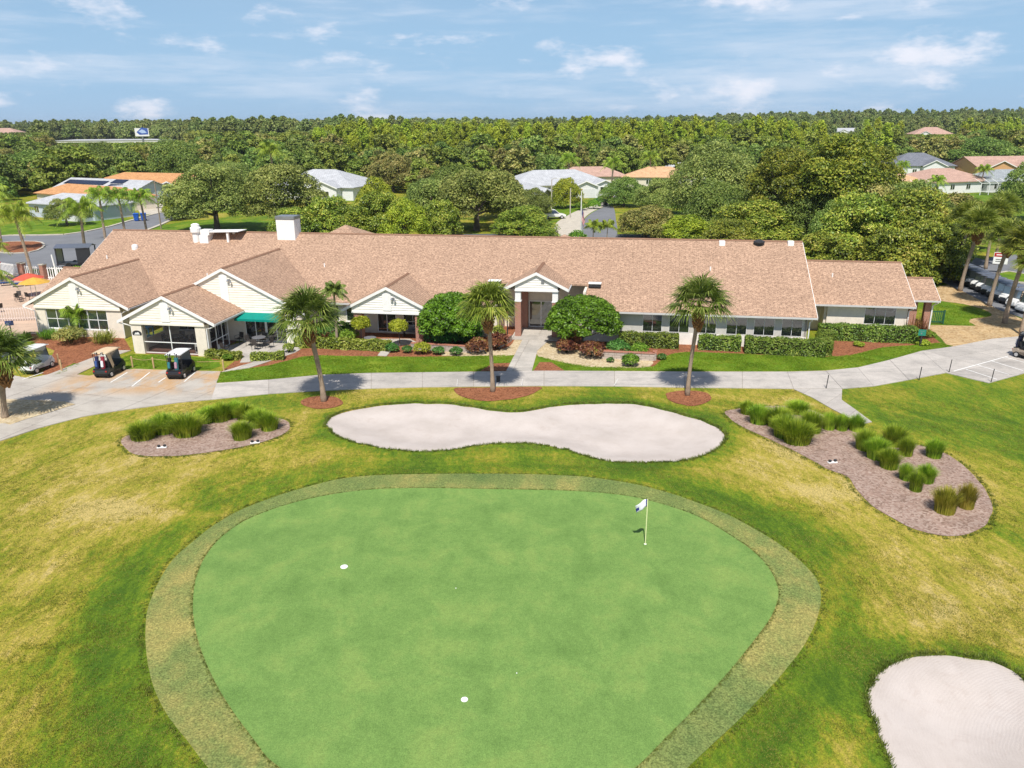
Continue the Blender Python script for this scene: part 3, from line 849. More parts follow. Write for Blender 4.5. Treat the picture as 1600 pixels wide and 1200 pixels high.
# --- roads and lots behind the clubhouse, with raised kerbs
sheet('road', 'road_back', M_ASPH, 0.004, 'asphalt drive behind the clubhouse', False)
sheet('road', 'road_l', M_ASPHB, 0.010, 'grey asphalt road on the left', True, 3)
sheet('road', 'road_c', M_ASPHB, 0.010, 'grey asphalt street curving away in the middle', True, 3)
sheet('parking_lot', 'lot_r', M_ASPHB, 0.010, 'asphalt lot on the right', False)
sheet('pavement', 'walk_c', M_KERB, 0.012, 'pale pavement along the middle street', True, 3)
sheet('driveway', 'drive_l', M_KERB, 0.016, 'pale driveway on the left', False)


def kerb(pts, label, w=0.3, h=0.14, closed=False):
    P = np.array(pts, float); n = len(P); b = MB()
    for i in range(n if closed else n - 1):
        p = Vector(P[i]); q = Vector(P[(i + 1) % n]); t = (q - p).normalized(); s_ = Vector((-t.y, t.x)) * w / 2; q = q - t * 0.01
        b.prism([(*(p - s_), -0.05), (*(q - s_), -0.05), (*(q + s_), -0.05), (*(p + s_), -0.05)], (0, 0, h + 0.05))
    return tag(b.build('kerb', M_KERB), label, None, None, 'structure')


isl = smooth_poly(POLY['island_l'], 1.5)
tag(drape('planting_island', isl, M_MULCH, 0.1, 0, None, None, 0.15), 'mulched traffic island with a pale kerb', None, None, 'structure')
kerb(isl, 'pale kerb round the traffic island', closed=True)
gi = smooth_poly(POLY['grass_isle_r'], 1.5)
tag(drape('planting_island', gi, M_LAWN, 0.1, 0, None, None, 0.15), 'grass island with the sign in the right lot', None, None, 'structure')
kerb(gi, 'pale kerb round the grass island', closed=True)
kerb(smooth_poly(POLY['road_l'], 3)[10:46], 'pale kerb along the left road', 0.6)
# ------------------------------------------------------------------ clubhouse
def shinglemat(name, c1, c2, dark, rough=0.9):
    t = NT(name); v = t.coord('uv')
    br = t.new('ShaderNodeTexBrick', Scale=1.0, Mortar_Size=0.012, Mortar_Smooth=0.3, Bias=0.0, Brick_Width=0.32, Row_Height=0.16)
    br.offset = 0.37; br.offset_frequency = 2
    br.inputs['Color1'].default_value = (*c1, 1); br.inputs['Color2'].default_value = (*c2, 1); br.inputs['Mortar'].default_value = (*dark, 1)
    t.link(v, br.inputs['Vector'])
    sp = t.noise(v, 5.0, 4, 0.8); bg = t.noise(v, 0.35, 6, 0.6)
    c = t.mix(0.85, br.outputs['Color'], t.ramp(sp, [(0.33, (0.20, 0.19, 0.18)), (0.48, (0.5, 0.5, 0.5)), (0.68, (0.76, 0.76, 0.75))]), 'OVERLAY')
    c = t.mix(0.30, c, t.ramp(bg, [(0.3, (0.36, 0.36, 0.36)), (0.7, (0.62, 0.62, 0.62))]), 'OVERLAY')
    t.bump(br.outputs['Fac'], -0.4, 0.02)
    return t.done(c, rough, 0.15)


M_SHING = shinglemat('tan_shingles', (0.46, 0.305, 0.215), (0.36, 0.235, 0.165), (0.17, 0.105, 0.07))
M_RIDGE = plain('ridge_cap', (0.26, 0.15, 0.10), 0.9, 0.1, scale=4)
M_WHITE = plain('white_trim', (0.84, 0.83, 0.81), 0.6, 0.35, var=0.04)
M_CREAM = plain('cream_siding', (0.88, 0.815, 0.70), 0.6, 0.3, var=0.05)
M_CREAM2 = plain('pale_siding', (0.86, 0.83, 0.77), 0.6, 0.3, var=0.04)
M_STUCCO = plain('cream_stucco', (0.80, 0.715, 0.60), 0.9, 0.15, var=0.06, bump=0.3, bscale=60)
M_STUCW = plain('white_stucco', (0.83, 0.79, 0.73), 0.9, 0.15, var=0.06, bump=0.3, bscale=60)
M_STUCG = plain('grey_stucco', (0.56, 0.53, 0.48), 0.9, 0.15, var=0.06, bump=0.3, bscale=60)
M_GUTTER = plain('grey_gutter', (0.55, 0.54, 0.53), 0.45, 0.4, var=0.05)
M_GLASS = glassmat('tinted_glass', (0.012, 0.016, 0.016), 0.13)
M_GLASS2 = glassmat('clear_glass', (0.03, 0.045, 0.045), 0.14)
M_DARK = plain('dark_metal', (0.035, 0.035, 0.038), 0.5, 0.4)
M_STEEL = plain('grey_metal', (0.33, 0.34, 0.36), 0.4, 0.5, 0.6)
M_TEAL = plain('teal_canvas', (0.0, 0.24, 0.19), 0.75, 0.2, var=0.08)
M_FLOOR = plain('porch_tile', (0.24, 0.12, 0.09), 0.6, 0.3, scale=6)


def brickmat(name, c1, c2, mort, sc=1.0):
    t = NT(name)
    tc = t.new('ShaderNodeTexCoord'); sep = t.new('ShaderNodeSeparateXYZ'); t.link(tc.outputs['Object'], sep.inputs[0])
    ad = t.new('ShaderNodeMath'); t.link(sep.outputs['X'], ad.inputs[0]); t.link(sep.outputs['Y'], ad.inputs[1])
    cmb = t.new('ShaderNodeCombineXYZ'); t.link(ad.outputs[0], cmb.inputs['X']); t.link(sep.outputs['Z'], cmb.inputs['Y'])
    br = t.new('ShaderNodeTexBrick', Scale=sc, Mortar_Size=0.012, Brick_Width=0.22, Row_Height=0.075)
    br.inputs['Color1'].default_value = (*c1, 1); br.inputs['Color2'].default_value = (*c2, 1); br.inputs['Mortar'].default_value = (*mort, 1)
    t.link(cmb.outputs[0], br.inputs['Vector']); t.bump(br.outputs['Fac'], -0.5, 0.02)
    return t.done(br.outputs['Color'], 0.9, 0.15)


M_BRICK = brickmat('red_brick', (0.40, 0.15, 0.09), (0.31, 0.11, 0.07), (0.45, 0.34, 0.28))
M_BLOCK = brickmat('grey_block', (0.50, 0.43, 0.38), (0.42, 0.36, 0.32), (0.34, 0.29, 0.25), 0.45)

CO = (-18.0, 66.0, 0.0)
club = empty('clubhouse', (*B(-18, 66), 0), -YAW, 'long cream clubhouse with tan shingle roof and white gables', 'building')


def part(mb, name, mat, parent=club, **kw):
    return mb.build(name, mat, parent, off=CO, **kw)


def roof_slab(pts, name='roof_slope', mat=None, parent=club, th=0.13, off=CO):
    """sloping sheet with thickness; texture runs along the eave and up the slope"""
    P = [Vector(p) - Vector(off) for p in pts]; n = len(P)
    nr = Vector((0, 0, 0))
    for i in range(n): nr += P[i].cross(P[(i + 1) % n])
    if nr.z < 0: P = P[::-1]; nr = -nr
    nr.normalize()
    v = P + [p - Vector((0, 0, th)) for p in P]
    f = [tuple(range(n)), tuple(range(2 * n - 1, n - 1, -1))] + [(i, i + n, (i + 1) % n + n, (i + 1) % n) for i in range(n)]
    o = mk(name, v, f, mat or M_SHING, parent)
    ex = Vector((nr.y, -nr.x, 0)); ex = ex.normalized() if ex.length > 1e-4 else Vector((1, 0, 0))
    ey = nr.cross(ex)
    uvl = o.data.uv_layers.new(name='UVMap')
    for pl in o.data.polygons:
        for li in pl.loop_indices:
            p = o.data.vertices[o.data.loops[li].vertex_index].co
            uvl.data[li].uv = (p.dot(ex), p.dot(ey))
    return o


SL = 0.5
ZE = 2.70


def ridge_cap(a, b, parent=club, w=0.17, off=CO):
    a, b = Vector(a), Vector(b); t = (b - a).normalized(); s_ = Vector((-t.y, t.x, 0)) * w
    m = MB(); dz = Vector((0, 0, w * SL))
    m.prism([a - s_ - dz + Vector((0, 0, 0.035)), a + Vector((0, 0, 0.055)), a + s_ - dz + Vector((0, 0, 0.035)), a - Vector((0, 0, 0.06))], b - a)
    return m.build('ridge_cap', M_RIDGE, parent, off=off)


def window(u0, u1, z0, z1, v, n, mat=None, parent=club, fr=0.05, rail=None, thick=(), name='window', sill=True):
    """framed window in a wall plane at depth v facing the course; n panes"""
    m = MB(); d0, d1 = v - 0.035, v + 0.03
    m.box(u0, u1, d0, d1, z1 - fr, z1).box(u0, u1, d0, d1, z0, z0 + fr)
    w = (u1 - u0) / n
    for i in range(n + 1):
        h = fr * (1.6 if i in thick else 0.5 if 0 < i < n else 1.0)
        x = u0 + i * w
        m.box(max(u0, x - h), min(u1, x + h), d0 - 0.004, d1 - 0.004, z0 + fr, z1 - fr)
    if rail: m.box(u0 + fr, u1 - fr, d0 - 0.002, d1 - 0.006, rail - 0.025, rail + 0.025)
    fo = part(m, name, M_WHITE, parent)
    for i in range(n):
        part(MB().box(u0 + i * w + fr * 0.5, u0 + (i + 1) * w - fr * 0.5, v - 0.012, v + 0.012, z0 + fr * 0.6, z1 - fr * 0.6), 'pane', mat or M_GLASS, fo)
    if sill: part(MB().box(u0 - 0.05, u1 + 0.05, v - 0.09, v + 0.02, z0 - 0.07, z0 - 0.005), 'sill', M_WHITE, fo)
    return fo


def gable(au, half, vf, vb, ze=ZE, siding=None, inset=0.16, rake=0.24, wall_half=None, vent=True, light=True, zband=2.5, overl=0.0, cutl=None):
    """front gable: two slopes, cap, rake boards, lapped siding boards, vent panel and floodlight"""
    az = ze + half * SL
    wv = vf + inset; wh = wall_half or (half - 0.85)
    vb2 = vb
    if cutl is None:
        roof_slab([(au - half, vf, ze), (au, vf, az), (au, vb2, az), (au - half, vb2 - half * SL / 0.5, ze)])
    else:
        roof_slab([(au - half, vf, ze), (au, vf, az), (au, vb2, az), (au - half, vb2 - half * SL / 0.5, ze)])
    roof_slab([(au + half, vf, ze), (au, vf, az), (au, vb2, az), (au + half, vb2 - half * SL / 0.5, ze)])
    ridge_cap((au, vf - 0.01, az), (au, vb2 - 0.05, az))
    for s_ in (-1, 1):
        m = MB()
        m.prism([(au + s_ * (half + 0.02), vf - 0.06, ze - 0.02), (au, vf - 0.06, az - 0.01), (au, vf - 0.06, az - 0.01 - rake), (au + s_ * (half + 0.02), vf - 0.06, ze - 0.02 - rake)], (0, 0.055, 0))
        part(m, 'rake_board', M_WHITE)
        m = MB()                                             # soffit behind the rake board
        m.prism([(au + s_ * (half - 0.05), vf + 0.0, ze - 0.16), (au + s_ * 0.02, vf + 0.0, az - 0.185), (au + s_ * 0.02, vf + 0.0, az - 0.215), (au + s_ * (half - 0.05), vf, ze - 0.19)], (0, inset + 0.05, 0))
        part(m, 'soffit', M_WHITE)
        m = MB().box(*sorted((au + s_ * (half - 0.02), au + s_ * (half + 0.09))), vf + 0.02, vb2 - half - 0.1 if vb2 - half > vf + 1 else vf + 1.2, ze - 0.19, ze - 0.06)
        part(m, 'gutter', M_GUTTER)
    # gable wall and its boards
    zt = az - 0.24
    hb = lambda z: min(wh, (zt - z) / SL)
    wm = MB().prism([(au - wh, wv, zband), (au + wh, wv, zband), (au + wh, wv, max(zband + 0.01, zt - wh * SL)), (au, wv, zt), (au - wh, wv, max(zband + 0.01, zt - wh * SL))], (0, 0.12, 0))
    gw = part(wm, 'gable_wall', siding or M_CREAM)
    z = zband + 0.01; bh = 0.20
    part(MB().box(au - wh - 0.03, au + wh + 0.03, wv - 0.06, wv - 0.002, z - 0.12, z + 0.03), 'band_board', M_WHITE if siding is M_CREAM2 else siding or M_CREAM, gw)
    z += 0.03
    while z < zt - 0.12:
        z2 = min(z + bh, zt - 0.02)
        h0, h1 = hb(z), hb(z2)
        m = MB()
        f0, f1 = wv - 0.05, wv - 0.010
        m.add([(au - h0, f0, z), (au + h0, f0, z), (au + h1, f1, z2), (au - h1, f1, z2), (au - h0, wv - 0.001, z), (au + h0, wv - 0.001, z), (au + h1, wv - 0.001, z2), (au - h1, wv - 0.001, z2)],
              [(0, 1, 2, 3), (4, 7, 6, 5), (0, 4, 5, 1), (2, 6, 7, 3), (1, 5, 6, 2), (0, 3, 7, 4)])
        part(m, 'siding_board', siding or M_CREAM, gw)
        z += bh
    if vent:
        part(MB().box(au - 0.36, au + 0.36, wv - 0.085, wv - 0.036, zband + 0.16, zt - 0.30), 'vent_panel', M_WHITE, gw, bevel=0.01)
    if light:
        m = MB().box(au + 0.5, au + 0.62, wv - 0.16, wv - 0.03, zt - 0.75, zt - 0.63)
        m.lathe([(0.03, 0), (0.10, -0.16), (0.10, -0.2)], (au + 0.46, wv - 0.2, zt - 0.62), 10).lathe([(0.03, 0), (0.10, -0.16), (0.10, -0.2)], (au + 0.70, wv - 0.2, zt - 0.72), 10)
        part(m, 'floodlight', M_STEEL, gw)
    return gw


# main body -------------------------------------------------------------
EV, RV, RZ = 61.6, 70.7, 7.25                        # front eave, ridge depth and height
UL, UR = -51.8, 13.65
NL, NR, NV = -11.9, -4.3, 64.6                       # entrance notch in the roof
rz_ = lambda v: ZE + (v - EV) * SL
roof_slab([(UL, EV, ZE), (NL, EV, ZE), (NL, RV, RZ), (UL, RV, RZ)])
roof_slab([(NL, NV, rz_(NV)), (NR, NV, rz_(NV)), (NR, RV, RZ), (NL, RV, RZ)])
roof_slab([(NR, EV, ZE), (UR, EV, ZE), (UR, RV, RZ), (NR, RV, RZ)])
roof_slab([(UL, RV, RZ), (UR, RV, RZ), (UR, 79.8, ZE), (UL, 79.8, ZE)])
roof_slab([(-53.5, EV, ZE), (UL, EV, ZE), (UL, 65.1, rz_(65.1)), (-53.5, 65.1, rz_(65.1))])
roof_slab([(-53.5, 65.1, rz_(65.1)), (UL, 65.1, rz_(65.1)), (UL, 69.9, ZE), (-53.5, 69.9, ZE)])
ridge_cap((UL - 0.02, RV, RZ), (UR + 0.02, RV, RZ))
ridge_cap((-53.52, 65.1, rz_(65.1)), (UL - 0.01, 65.1, rz_(65.1)))
for u0, u1 in ((-51.8, NL), (NR, UR)):
    part(MB().box(u0, u1, EV - 0.11, EV - 0.005, ZE - 0.17, ZE - 0.04), 'gutter', M_GUTTER)
    part(MB().box(u0, u1, EV + 0.0, 62.2, ZE - 0.20, ZE - 0.17), 'soffit', M_WHITE)
for s_, u in ((-1, UL), (1, UR)):                    # rake boards of the two end gables
    m = MB()
    for v0, v1, z0, z1 in ((EV, RV, ZE, RZ), (79.8, RV, ZE, RZ)):
        m.prism([(u, v0, z0 - 0.02), (u, v1, z1 - 0.02), (u, v1, z1 - 0.22), (u, v0, z0 - 0.22)], (s_ * 0.04, 0, 0))
    part(m, 'rake_board', M_WHITE)
    wu = u - s_ * 0.55
    part(MB().prism([(wu, 62.2, 0), (wu, 79.2, 0), (wu, 79.2, 2.8), (wu, RV, RZ - 0.25), (wu, 62.2, 2.8)], (-s_ * 0.2, 0, 0)), 'end_wall', M_STUCCO)
part(MB().box(-51.2, -11.6, 62.2, 62.4, 0, 2.62), 'wall', M_STUCCO)
part(MB().box(-4.5, 13.08, 62.2, 62.4, 0.92, 2.62), 'wall', M_STUCG)
part(MB().box(-4.5, 13.1, 62.14, 62.4, 0, 0.915), 'wall_plinth', M_STUCW)
part(MB().box(-51.0, 12.9, 79.0, 79.2, 0, 2.62), 'wall', M_STUCCO)
part(MB().box(-11.8, -4.4, 66.0, 66.2, 0, 4.3), 'entrance_wall', M_STUCCO)
for u in (-11.8, -4.5):
    part(MB().box(u, u + 0.2, 62.41, 66.0, 0, 4.0), 'return_wall', M_STUCCO)
for u0, u1 in ((0.38, 1.92), (2.48, 4.06), (4.6, 6.18), (6.95, 8.53), (9.06, 10.63), (11.16, 12.73)):
    window(u0, u1, 0.98, 2.46, 62.2, 2, fr=0.028, sill=False)
m = MB().tube([(13.3, EV - 0.06, ZE - 0.16), (13.3, EV + 0.1, ZE - 0.3), (13.22, 62.06, ZE - 0.5), (13.22, 62.06, 0.1)], 0.05, 6)
part(m, 'downspout', M_WHITE)
# little gutter boxes where the entrance notch cuts the eave
for u in (NL - 0.75, NR + 0.12):
    g_ = part(MB().box(u, u + 1.0, NV - 0.55, NV + 0.05, rz_(NV) - 0.10, rz_(NV) + 0.16), 'scupper_box', M_DARK)
    part(MB().box(u - 0.03, u + 1.03, NV - 0.6, NV + 0.12, rz_(NV) + 0.165, rz_(NV) + 0.22), 'lid', M_WHITE, g_)

# gables ------------------------------------------------------------------
gable(-46.6, 4.9, 57.12, 66.5, wall_half=4.0)
gable(-33.3, 6.8, 57.72, 68.4, wall_half=6.0)
gable(-35.85, 4.06, 53.15, 58.2 + 4.06, wall_half=3.1)
gable(-20.1, 3.9, 59.22, 65.5, siding=M_CREAM2, wall_half=3.05)
gable(-8.35, 2.65, 62.4, 67.3, ze=4.22, siding=M_CREAM2, wall_half=1.76, zband=4.02, vent=False, light=False)
part(MB().box(-7.95, -7.7, 62.45, 62.62, 4.62, 4.86), 'wall_lamp', M_STEEL)

# left gable room
part(MB().box(-50.6, -42.6, 57.34, 57.5, 0, 0.6), 'wall', M_STUCCO)
for a0, a1 in ((-50.6, -49.72), (-43.95, -42.6)): part(MB().box(a0, a1, 57.345, 57.5, 0.605, 2.5), 'wall', M_STUCCO)
for a0, a1 in ((-50.6, -50.4), (-42.8, -42.6)): part(MB().box(a0, a1, 57.51, 62.2, 0, 2.55), 'side_wall', M_STUCCO)
window(-49.7, -47.7, 0.66, 2.36, 57.42, 2, M_GLASS2, rail=1.5)
window(-47.68, -45.8, 0.66, 2.36, 57.42, 2, M_GLASS2, rail=1.5)
window(-45.78, -43.97, 0.66, 2.36, 57.42, 2, M_GLASS2, rail=1.5)
part(MB().tube([(-51.4, 57.0, 2.5), (-51.0, 57.2, 2.3), (-50.62, 57.28, 2.15), (-50.62, 57.28, 0.1)], 0.045, 6), 'downspout', M_WHITE)
part(MB().tube([(-41.8, 57.2, 2.5), (-42.3, 57.35, 2.3), (-42.55, 57.3, 2.15), (-42.55, 57.3, 0.1)], 0.045, 6), 'downspout', M_WHITE)

# screened porch
for u0, u1 in ((-38.95, -38.1), (-33.58, -32.72)):
    part(MB().box(u0, u1, 53.35, 53.85, 0, 2.5), 'pier', M_STUCCO)
part(MB().box(-38.9, -32.8, 53.6, 58.0, 2.46, 2.5), 'porch_ceiling', M_STUCCO)
part(MB().box(-38.9, -32.8, 53.4, 57.9, -0.02, 0.06), 'porch_floor', M_FLOOR)
part(MB().box(-39.0, -26.9, 58.0, 58.2, 0, 2.5), 'wall', M_STUCCO)
part(MB().box(-38.9, -38.72, 53.86, 58.0, 0, 0.85).box(-38.9, -38.72, 53.86, 54.2, 0.85, 2.45).box(-38.9, -38.72, 57.2, 58.0, 0.85, 2.45), 'side_wall', M_STUCCO)
sf = part(MB().box(-38.1, -33.58, 53.52, 53.58, 2.40, 2.46).box(-38.1, -33.58, 53.52, 53.58, 0.06, 0.11).box(-38.1, -33.58, 53.51, 53.57, 0.92, 0.98).box(-35.85, -35.79, 53.50, 53.56, 0.11, 2.40), 'screen_frame', M_WHITE)
t_ = NT('insect_screen'); t_.done((0.05, 0.05, 0.055), 0.8, 0.1)
tb_ = t_.new('ShaderNodeBsdfTransparent'); mx_ = t_.new('ShaderNodeMixShader'); mx_.inputs['Fac'].default_value = 0.2
t_.link(tb_.outputs[0], mx_.inputs[1]); t_.link(t_.p.outputs[0], mx_.inputs[2]); t_.link(mx_.outputs[0], t_.out.inputs['Surface'])
M_SCREEN = t_.m
for u0, u1, z0, z1 in ((-38.08, -35.86, 0.99, 2.39), (-35.78, -33.6, 0.99, 2.39), (-38.08, -35.86, 0.12, 0.91), (-35.78, -33.6, 0.12, 0.91)):
    part(MB().box(u0, u1, 53.54, 53.546, z0, z1), 'screen', M_SCREEN, sf)
sd = MB()
for v in (53.9, 54.85, 55.75, 56.65): sd.box(-32.80, -32.74, v, v + 0.06, 0.06, 2.4)
sd.box(-32.80, -32.74, 53.9, 56.7, 2.38, 2.44).box(-32.795, -32.745, 53.96, 56.65, 0.95, 1.0).box(-32.795, -32.745, 53.96, 56.65, 0.06, 0.12)
sd = part(sd, 'screen_door_frame', M_WHITE)
for v in (53.96, 54.91, 55.81):
    part(MB().box(-32.772, -32.768, v, v + 0.84, 1.01, 2.37).box(-32.772, -32.768, v, v + 0.84, 0.13, 0.94), 'screen', M_SCREEN, sd)
part(MB().box(-32.79, -32.75, 54.92, 55.74, 0.12, 0.5), 'kick_plate', M_WHITE, sd)
part(MB().tube([(-31.8, 53.2, 2.5), (-32.2, 53.3, 2.3), (-32.64, 53.4, 2.2), (-32.64, 53.4, 0.1)], 0.045, 6), 'downspout', M_WHITE)
part(MB().tube([(-39.9, 53.2, 2.5), (-39.3, 53.3, 2.35), (-39.02, 53.45, 2.2), (-39.02, 53.45, 0.1)], 0.045, 6), 'downspout', M_WHITE)
window(-35.1, -33.7, 0.1, 2.2, 58.0, 2, M_GLASS, name='glass_door', sill=False)
window(-37.9, -36.3, 0.8, 2.2, 58.0, 2, M_GLASS)
# oval name plate on the porch pier: dark plate, pale rim, pale hill shape
pl = part(MB().prism([(-38.53 + 0.40 * math.cos(q) * (1 if math.sin(q) > -0.2 else 1.0), 53.325, 1.62 + 0.26 * math.sin(q) if math.sin(q) > -0.45 else 1.50) for q in [2 * math.pi * k / 24 for k in range(24)]], (0, 0.024, 0)), 'name_plate', M_DARK)
part(MB().prism([(-38.74, 53.318, 1.60), (-38.62, 53.318, 1.72), (-38.53, 53.318, 1.68), (-38.42, 53.318, 1.76), (-38.30, 53.318, 1.60)], (0, 0.006, 0)), 'emblem', M_WHITE, pl)
part(MB().box(-38.76, -38.30, 53.318, 53.324, 1.53, 1.565), 'lettering_strip', M_WHITE, pl)

# awning bay
part(MB().box(-28.2, -27.4, 57.62, 58.45, 0, 2.5), 'pier', M_STUCW)
part(MB().tube([(-26.6, 57.7, 2.5), (-27.0, 57.65, 2.35), (-27.34, 57.56, 2.2), (-27.34, 57.56, 0.1)], 0.045, 6), 'downspout', M_WHITE)
part(MB().box(-27.42, -27.22, 58.2, 62.2, 0, 2.5), 'side_wall', M_STUCCO)
window(-31.9, -28.25, 0.06, 2.2, 57.98, 4, M_GLASS, thick=(2,), name='glass_door', sill=False, fr=0.06)
aw = part(MB().prism([(-31.95, 57.93, 2.52), (-31.95, 57.93, 2.49), (-31.95, 56.45, 2.14), (-31.95, 56.45, 2.30)], (3.75, 0, 0)), 'awning', M_TEAL)
part(MB().box(-31.95, -28.2, 56.40, 56.448, 2.12, 2.30), 'valance', M_TEAL, aw)

# brick columned porch
for u0, u1 in ((-23.05, -22.4), (-17.85, -17.2)):
    part(MB().box(u0, u1, 59.45, 60.1, 0, 2.36), 'brick_column', M_BRICK)
part(MB().box(-23.15, -17.1, 59.4, 60.1, 2.365, 2.49), 'beam', M_WHITE)
part(MB().box(-23.1, -17.15, 60.1, 62.2, 2.44, 2.48), 'porch_ceiling', M_WHITE)
window(-22.0, -20.3, 0.12, 2.1, 62.2, 2, M_GLASS2, name='glass_door', sill=False, fr=0.07)
window(-19.7, -18.0, 0.75, 2.2, 62.2, 2, M_GLASS)
window(-24.75, -23.6, 0.95, 2.35, 62.2, 1, M_GLASS)
window(-26.7, -25.4, 0.95, 2.35, 62.2, 1, M_GLASS)
window(-15.5, -14.0, 0.95, 2.35, 62.2, 2, M_GLASS)

# entrance
for u in (-10.15, -7.05):
    c_ = part(MB().box(u, u + 0.5, 62.6, 63.1, 0, 3.0), 'brick_column', M_BRICK)
    part(MB().box(u - 0.03, u + 0.53, 62.57, 63.13, 3.0, 3.1).box(u + 0.015, u + 0.485, 62.615, 63.085, 3.1, 3.93), 'column_cap', M_WHITE, c_, bevel=0.01)
part(MB().box(-10.2, -6.5, 62.6, 63.1, 3.935, 4.03), 'beam', M_WHITE)
part(MB().box(-10.2, -6.5, 63.1, 66.0, 3.95, 3.99), 'porch_ceiling', M_STUCCO)
part(MB().box(-10.1, -9.5, 65.5, 65.98, 0, 3.3), 'brick_pier', M_BRICK)
window(-9.45, -7.3, 0.06, 2.42, 65.97, 2, M_GLASS, name='entrance_door', sill=False, fr=0.09)
window(-11.5, -10.7, 0.9, 2.4, 65.97, 1, M_GLASS)
window(-11.4, -10.4, 3.4, 4.1, 65.97, 2, M_GLASS)
window(-6.3, -5.0, 0.9, 2.4, 65.97, 2, M_GLASS)

# right wing and side porch ------------------------------------------------
roof_slab([(13.1, 66.67, ZE), (22.3, 66.67, ZE), (22.3, 72.1, 5.415), (13.1, 72.1, 5.415)])
roof_slab([(13.1, 72.1, 5.415), (22.3, 72.1, 5.415), (22.3, 77.5, ZE), (13.1, 77.5, ZE)])
ridge_cap((13.12, 72.1, 5.415), (22.32, 72.1, 5.415))
part(MB().box(13.2, 22.3, 66.56, 66.665, ZE - 0.17, ZE - 0.04), 'gutter', M_GUTTER)
part(MB().box(13.2, 22.3, 66.67, 67.2, ZE - 0.2, ZE - 0.17), 'soffit', M_WHITE)
part(MB().prism([(22.3, 66.67, ZE - 0.02), (22.3, 72.1, 5.39), (22.3, 77.5, ZE - 0.02), (22.3, 77.5, ZE - 0.22), (22.3, 72.1, 5.19), (22.3, 66.67, ZE - 0.22)], (0.04, 0, 0)), 'rake_board', M_WHITE)
part(MB().box(15.6, 21.9, 67.2, 67.4, 0.9, 2.6), 'wall', M_STUCCO)
part(MB().box(15.58, 21.92, 67.14, 67.4, 0, 0.895), 'wall_plinth', M_STUCW)
part(MB().box(13.0, 15.6, 68.6, 68.8, 0, 2.6).box(15.4, 15.6, 67.41, 68.6, 0, 2.6), 'recess_wall', M_STUCCO)
part(MB().prism([(21.9, 67.4, 0), (21.9, 76.9, 0), (21.9, 76.9, 2.7), (21.9, 72.1, 5.1), (21.9, 67.4, 2.7)], (-0.2, 0, 0)), 'end_wall', M_STUCCO)
window(18.56, 21.0, 1.0, 2.45, 67.2, 3, fr=0.028, sill=False)
part(MB().tube([(22.1, 66.6, 2.5), (21.98, 66.9, 2.3), (21.96, 67.1, 2.2), (21.96, 67.1, 0.1)], 0.045, 6), 'downspout', M_WHITE)
roof_slab([(21.75, 69.4, ZE), (25.05, 69.4, ZE), (25.05, 72.2, 4.1), (21.75, 72.2, 4.1)])
roof_slab([(21.75, 72.2, 4.1), (25.05, 72.2, 4.1), (25.05, 75.0, ZE), (21.75, 75.0, ZE)])
ridge_cap((22.35, 72.2, 4.1), (25.07, 72.2, 4.1))
part(MB().box(22.36, 25.05, 69.3, 69.395, ZE - 0.17, ZE - 0.04), 'gutter', M_GUTTER)
part(MB().prism([(25.05, 69.4, ZE - 0.02), (25.05, 72.2, 4.07), (25.05, 75.0, ZE - 0.02), (25.05, 75.0, ZE - 0.2), (25.05, 72.2, 3.88), (25.05, 69.4, ZE - 0.2)], (0.04, 0, 0)), 'rake_board', M_WHITE)
part(MB().box(22.3, 24.9, 69.6, 74.8, 2.46, 2.5), 'porch_ceiling', M_STUCCO)
part(MB().box(22.9, 23.5, 69.9, 70.4, 0, 2.46), 'brick_column', M_BRICK)
part(MB().box(24.1, 24.6, 69.9, 70.4, 0, 2.46), 'brick_column', M_BRICK)
part(MB().box(23.9, 24.5, 74.2, 74.7, 0, 2.46), 'brick_column', M_BRICK)
part(MB().tube([(24.9, 69.35, 2.5), (24.72, 69.6, 2.3), (24.66, 69.84, 2.1), (24.66, 69.84, 0.1)], 0.06, 6), 'downspout', M_WHITE)

# roofs of the drive-through porches behind the ridge
for cu, cv, az, hw in ((-31.2, 80.0, 6.9, 8.4), (-7.8, 80.0, 6.27, 7.0)):
    c4 = [(cu - hw, cv - hw, ZE), (cu + hw, cv - hw, ZE), (cu + hw, cv + hw, ZE), (cu - hw, cv + hw, ZE)]
    for i in range(4): roof_slab([c4[i], c4[(i + 1) % 4], (cu, cv, az)], 'porch_roof')
    for sx in (-1, 1): part(MB().box(cu + sx * (hw - 1) - 0.4, cu + sx * (hw - 1) + 0.4, cv + hw - 1.4, cv + hw - 0.6, 0, ZE - 0.1), 'brick_column', M_BRICK)

# things standing on the roof ----------------------------------------------
ch = part(MB().box(-34.0, -32.2, 69.6, 71.0, 6.2, 8.75), 'chimney', M_WHITE)
part(MB().box(-34.06, -32.14, 69.54, 71.06, 8.6, 8.9), 'chimney_cap', M_STEEL, ch, bevel=0.04)
ex_ = part(MB().lathe([(0.36, 6.2), (0.36, 7.3), (0.5, 7.35), (0.5, 7.75), (0.38, 7.85), (0.38, 8.05), (0.2, 8.15)], (-42.1, 69.3, 0), 16), 'exhaust_fan', M_WHITE, smooth=False)
bx_ = part(MB().box(-41.6, -40.7, 68.9, 69.8, 6.1, 7.1), 'duct_box', M_WHITE)
part(MB().box(-41.45, -40.55, 68.95, 69.75, 7.105, 7.6), 'duct_hood', M_WHITE, bx_)
hd = part(MB().prism([(-40.9, 69.0, 7.35), (-37.6, 69.0, 7.45), (-37.6, 69.0, 7.50), (-40.9, 69.0, 7.42)], (0, 1.7, 0)), 'flat_hood', M_WHITE)
part(MB().box(-38.9, -38.7, 69.1, 69.3, 6.2, 7.37).box(-38.9, -38.7, 70.3, 70.5, 6.2, 7.37), 'hood_leg', M_WHITE, hd)
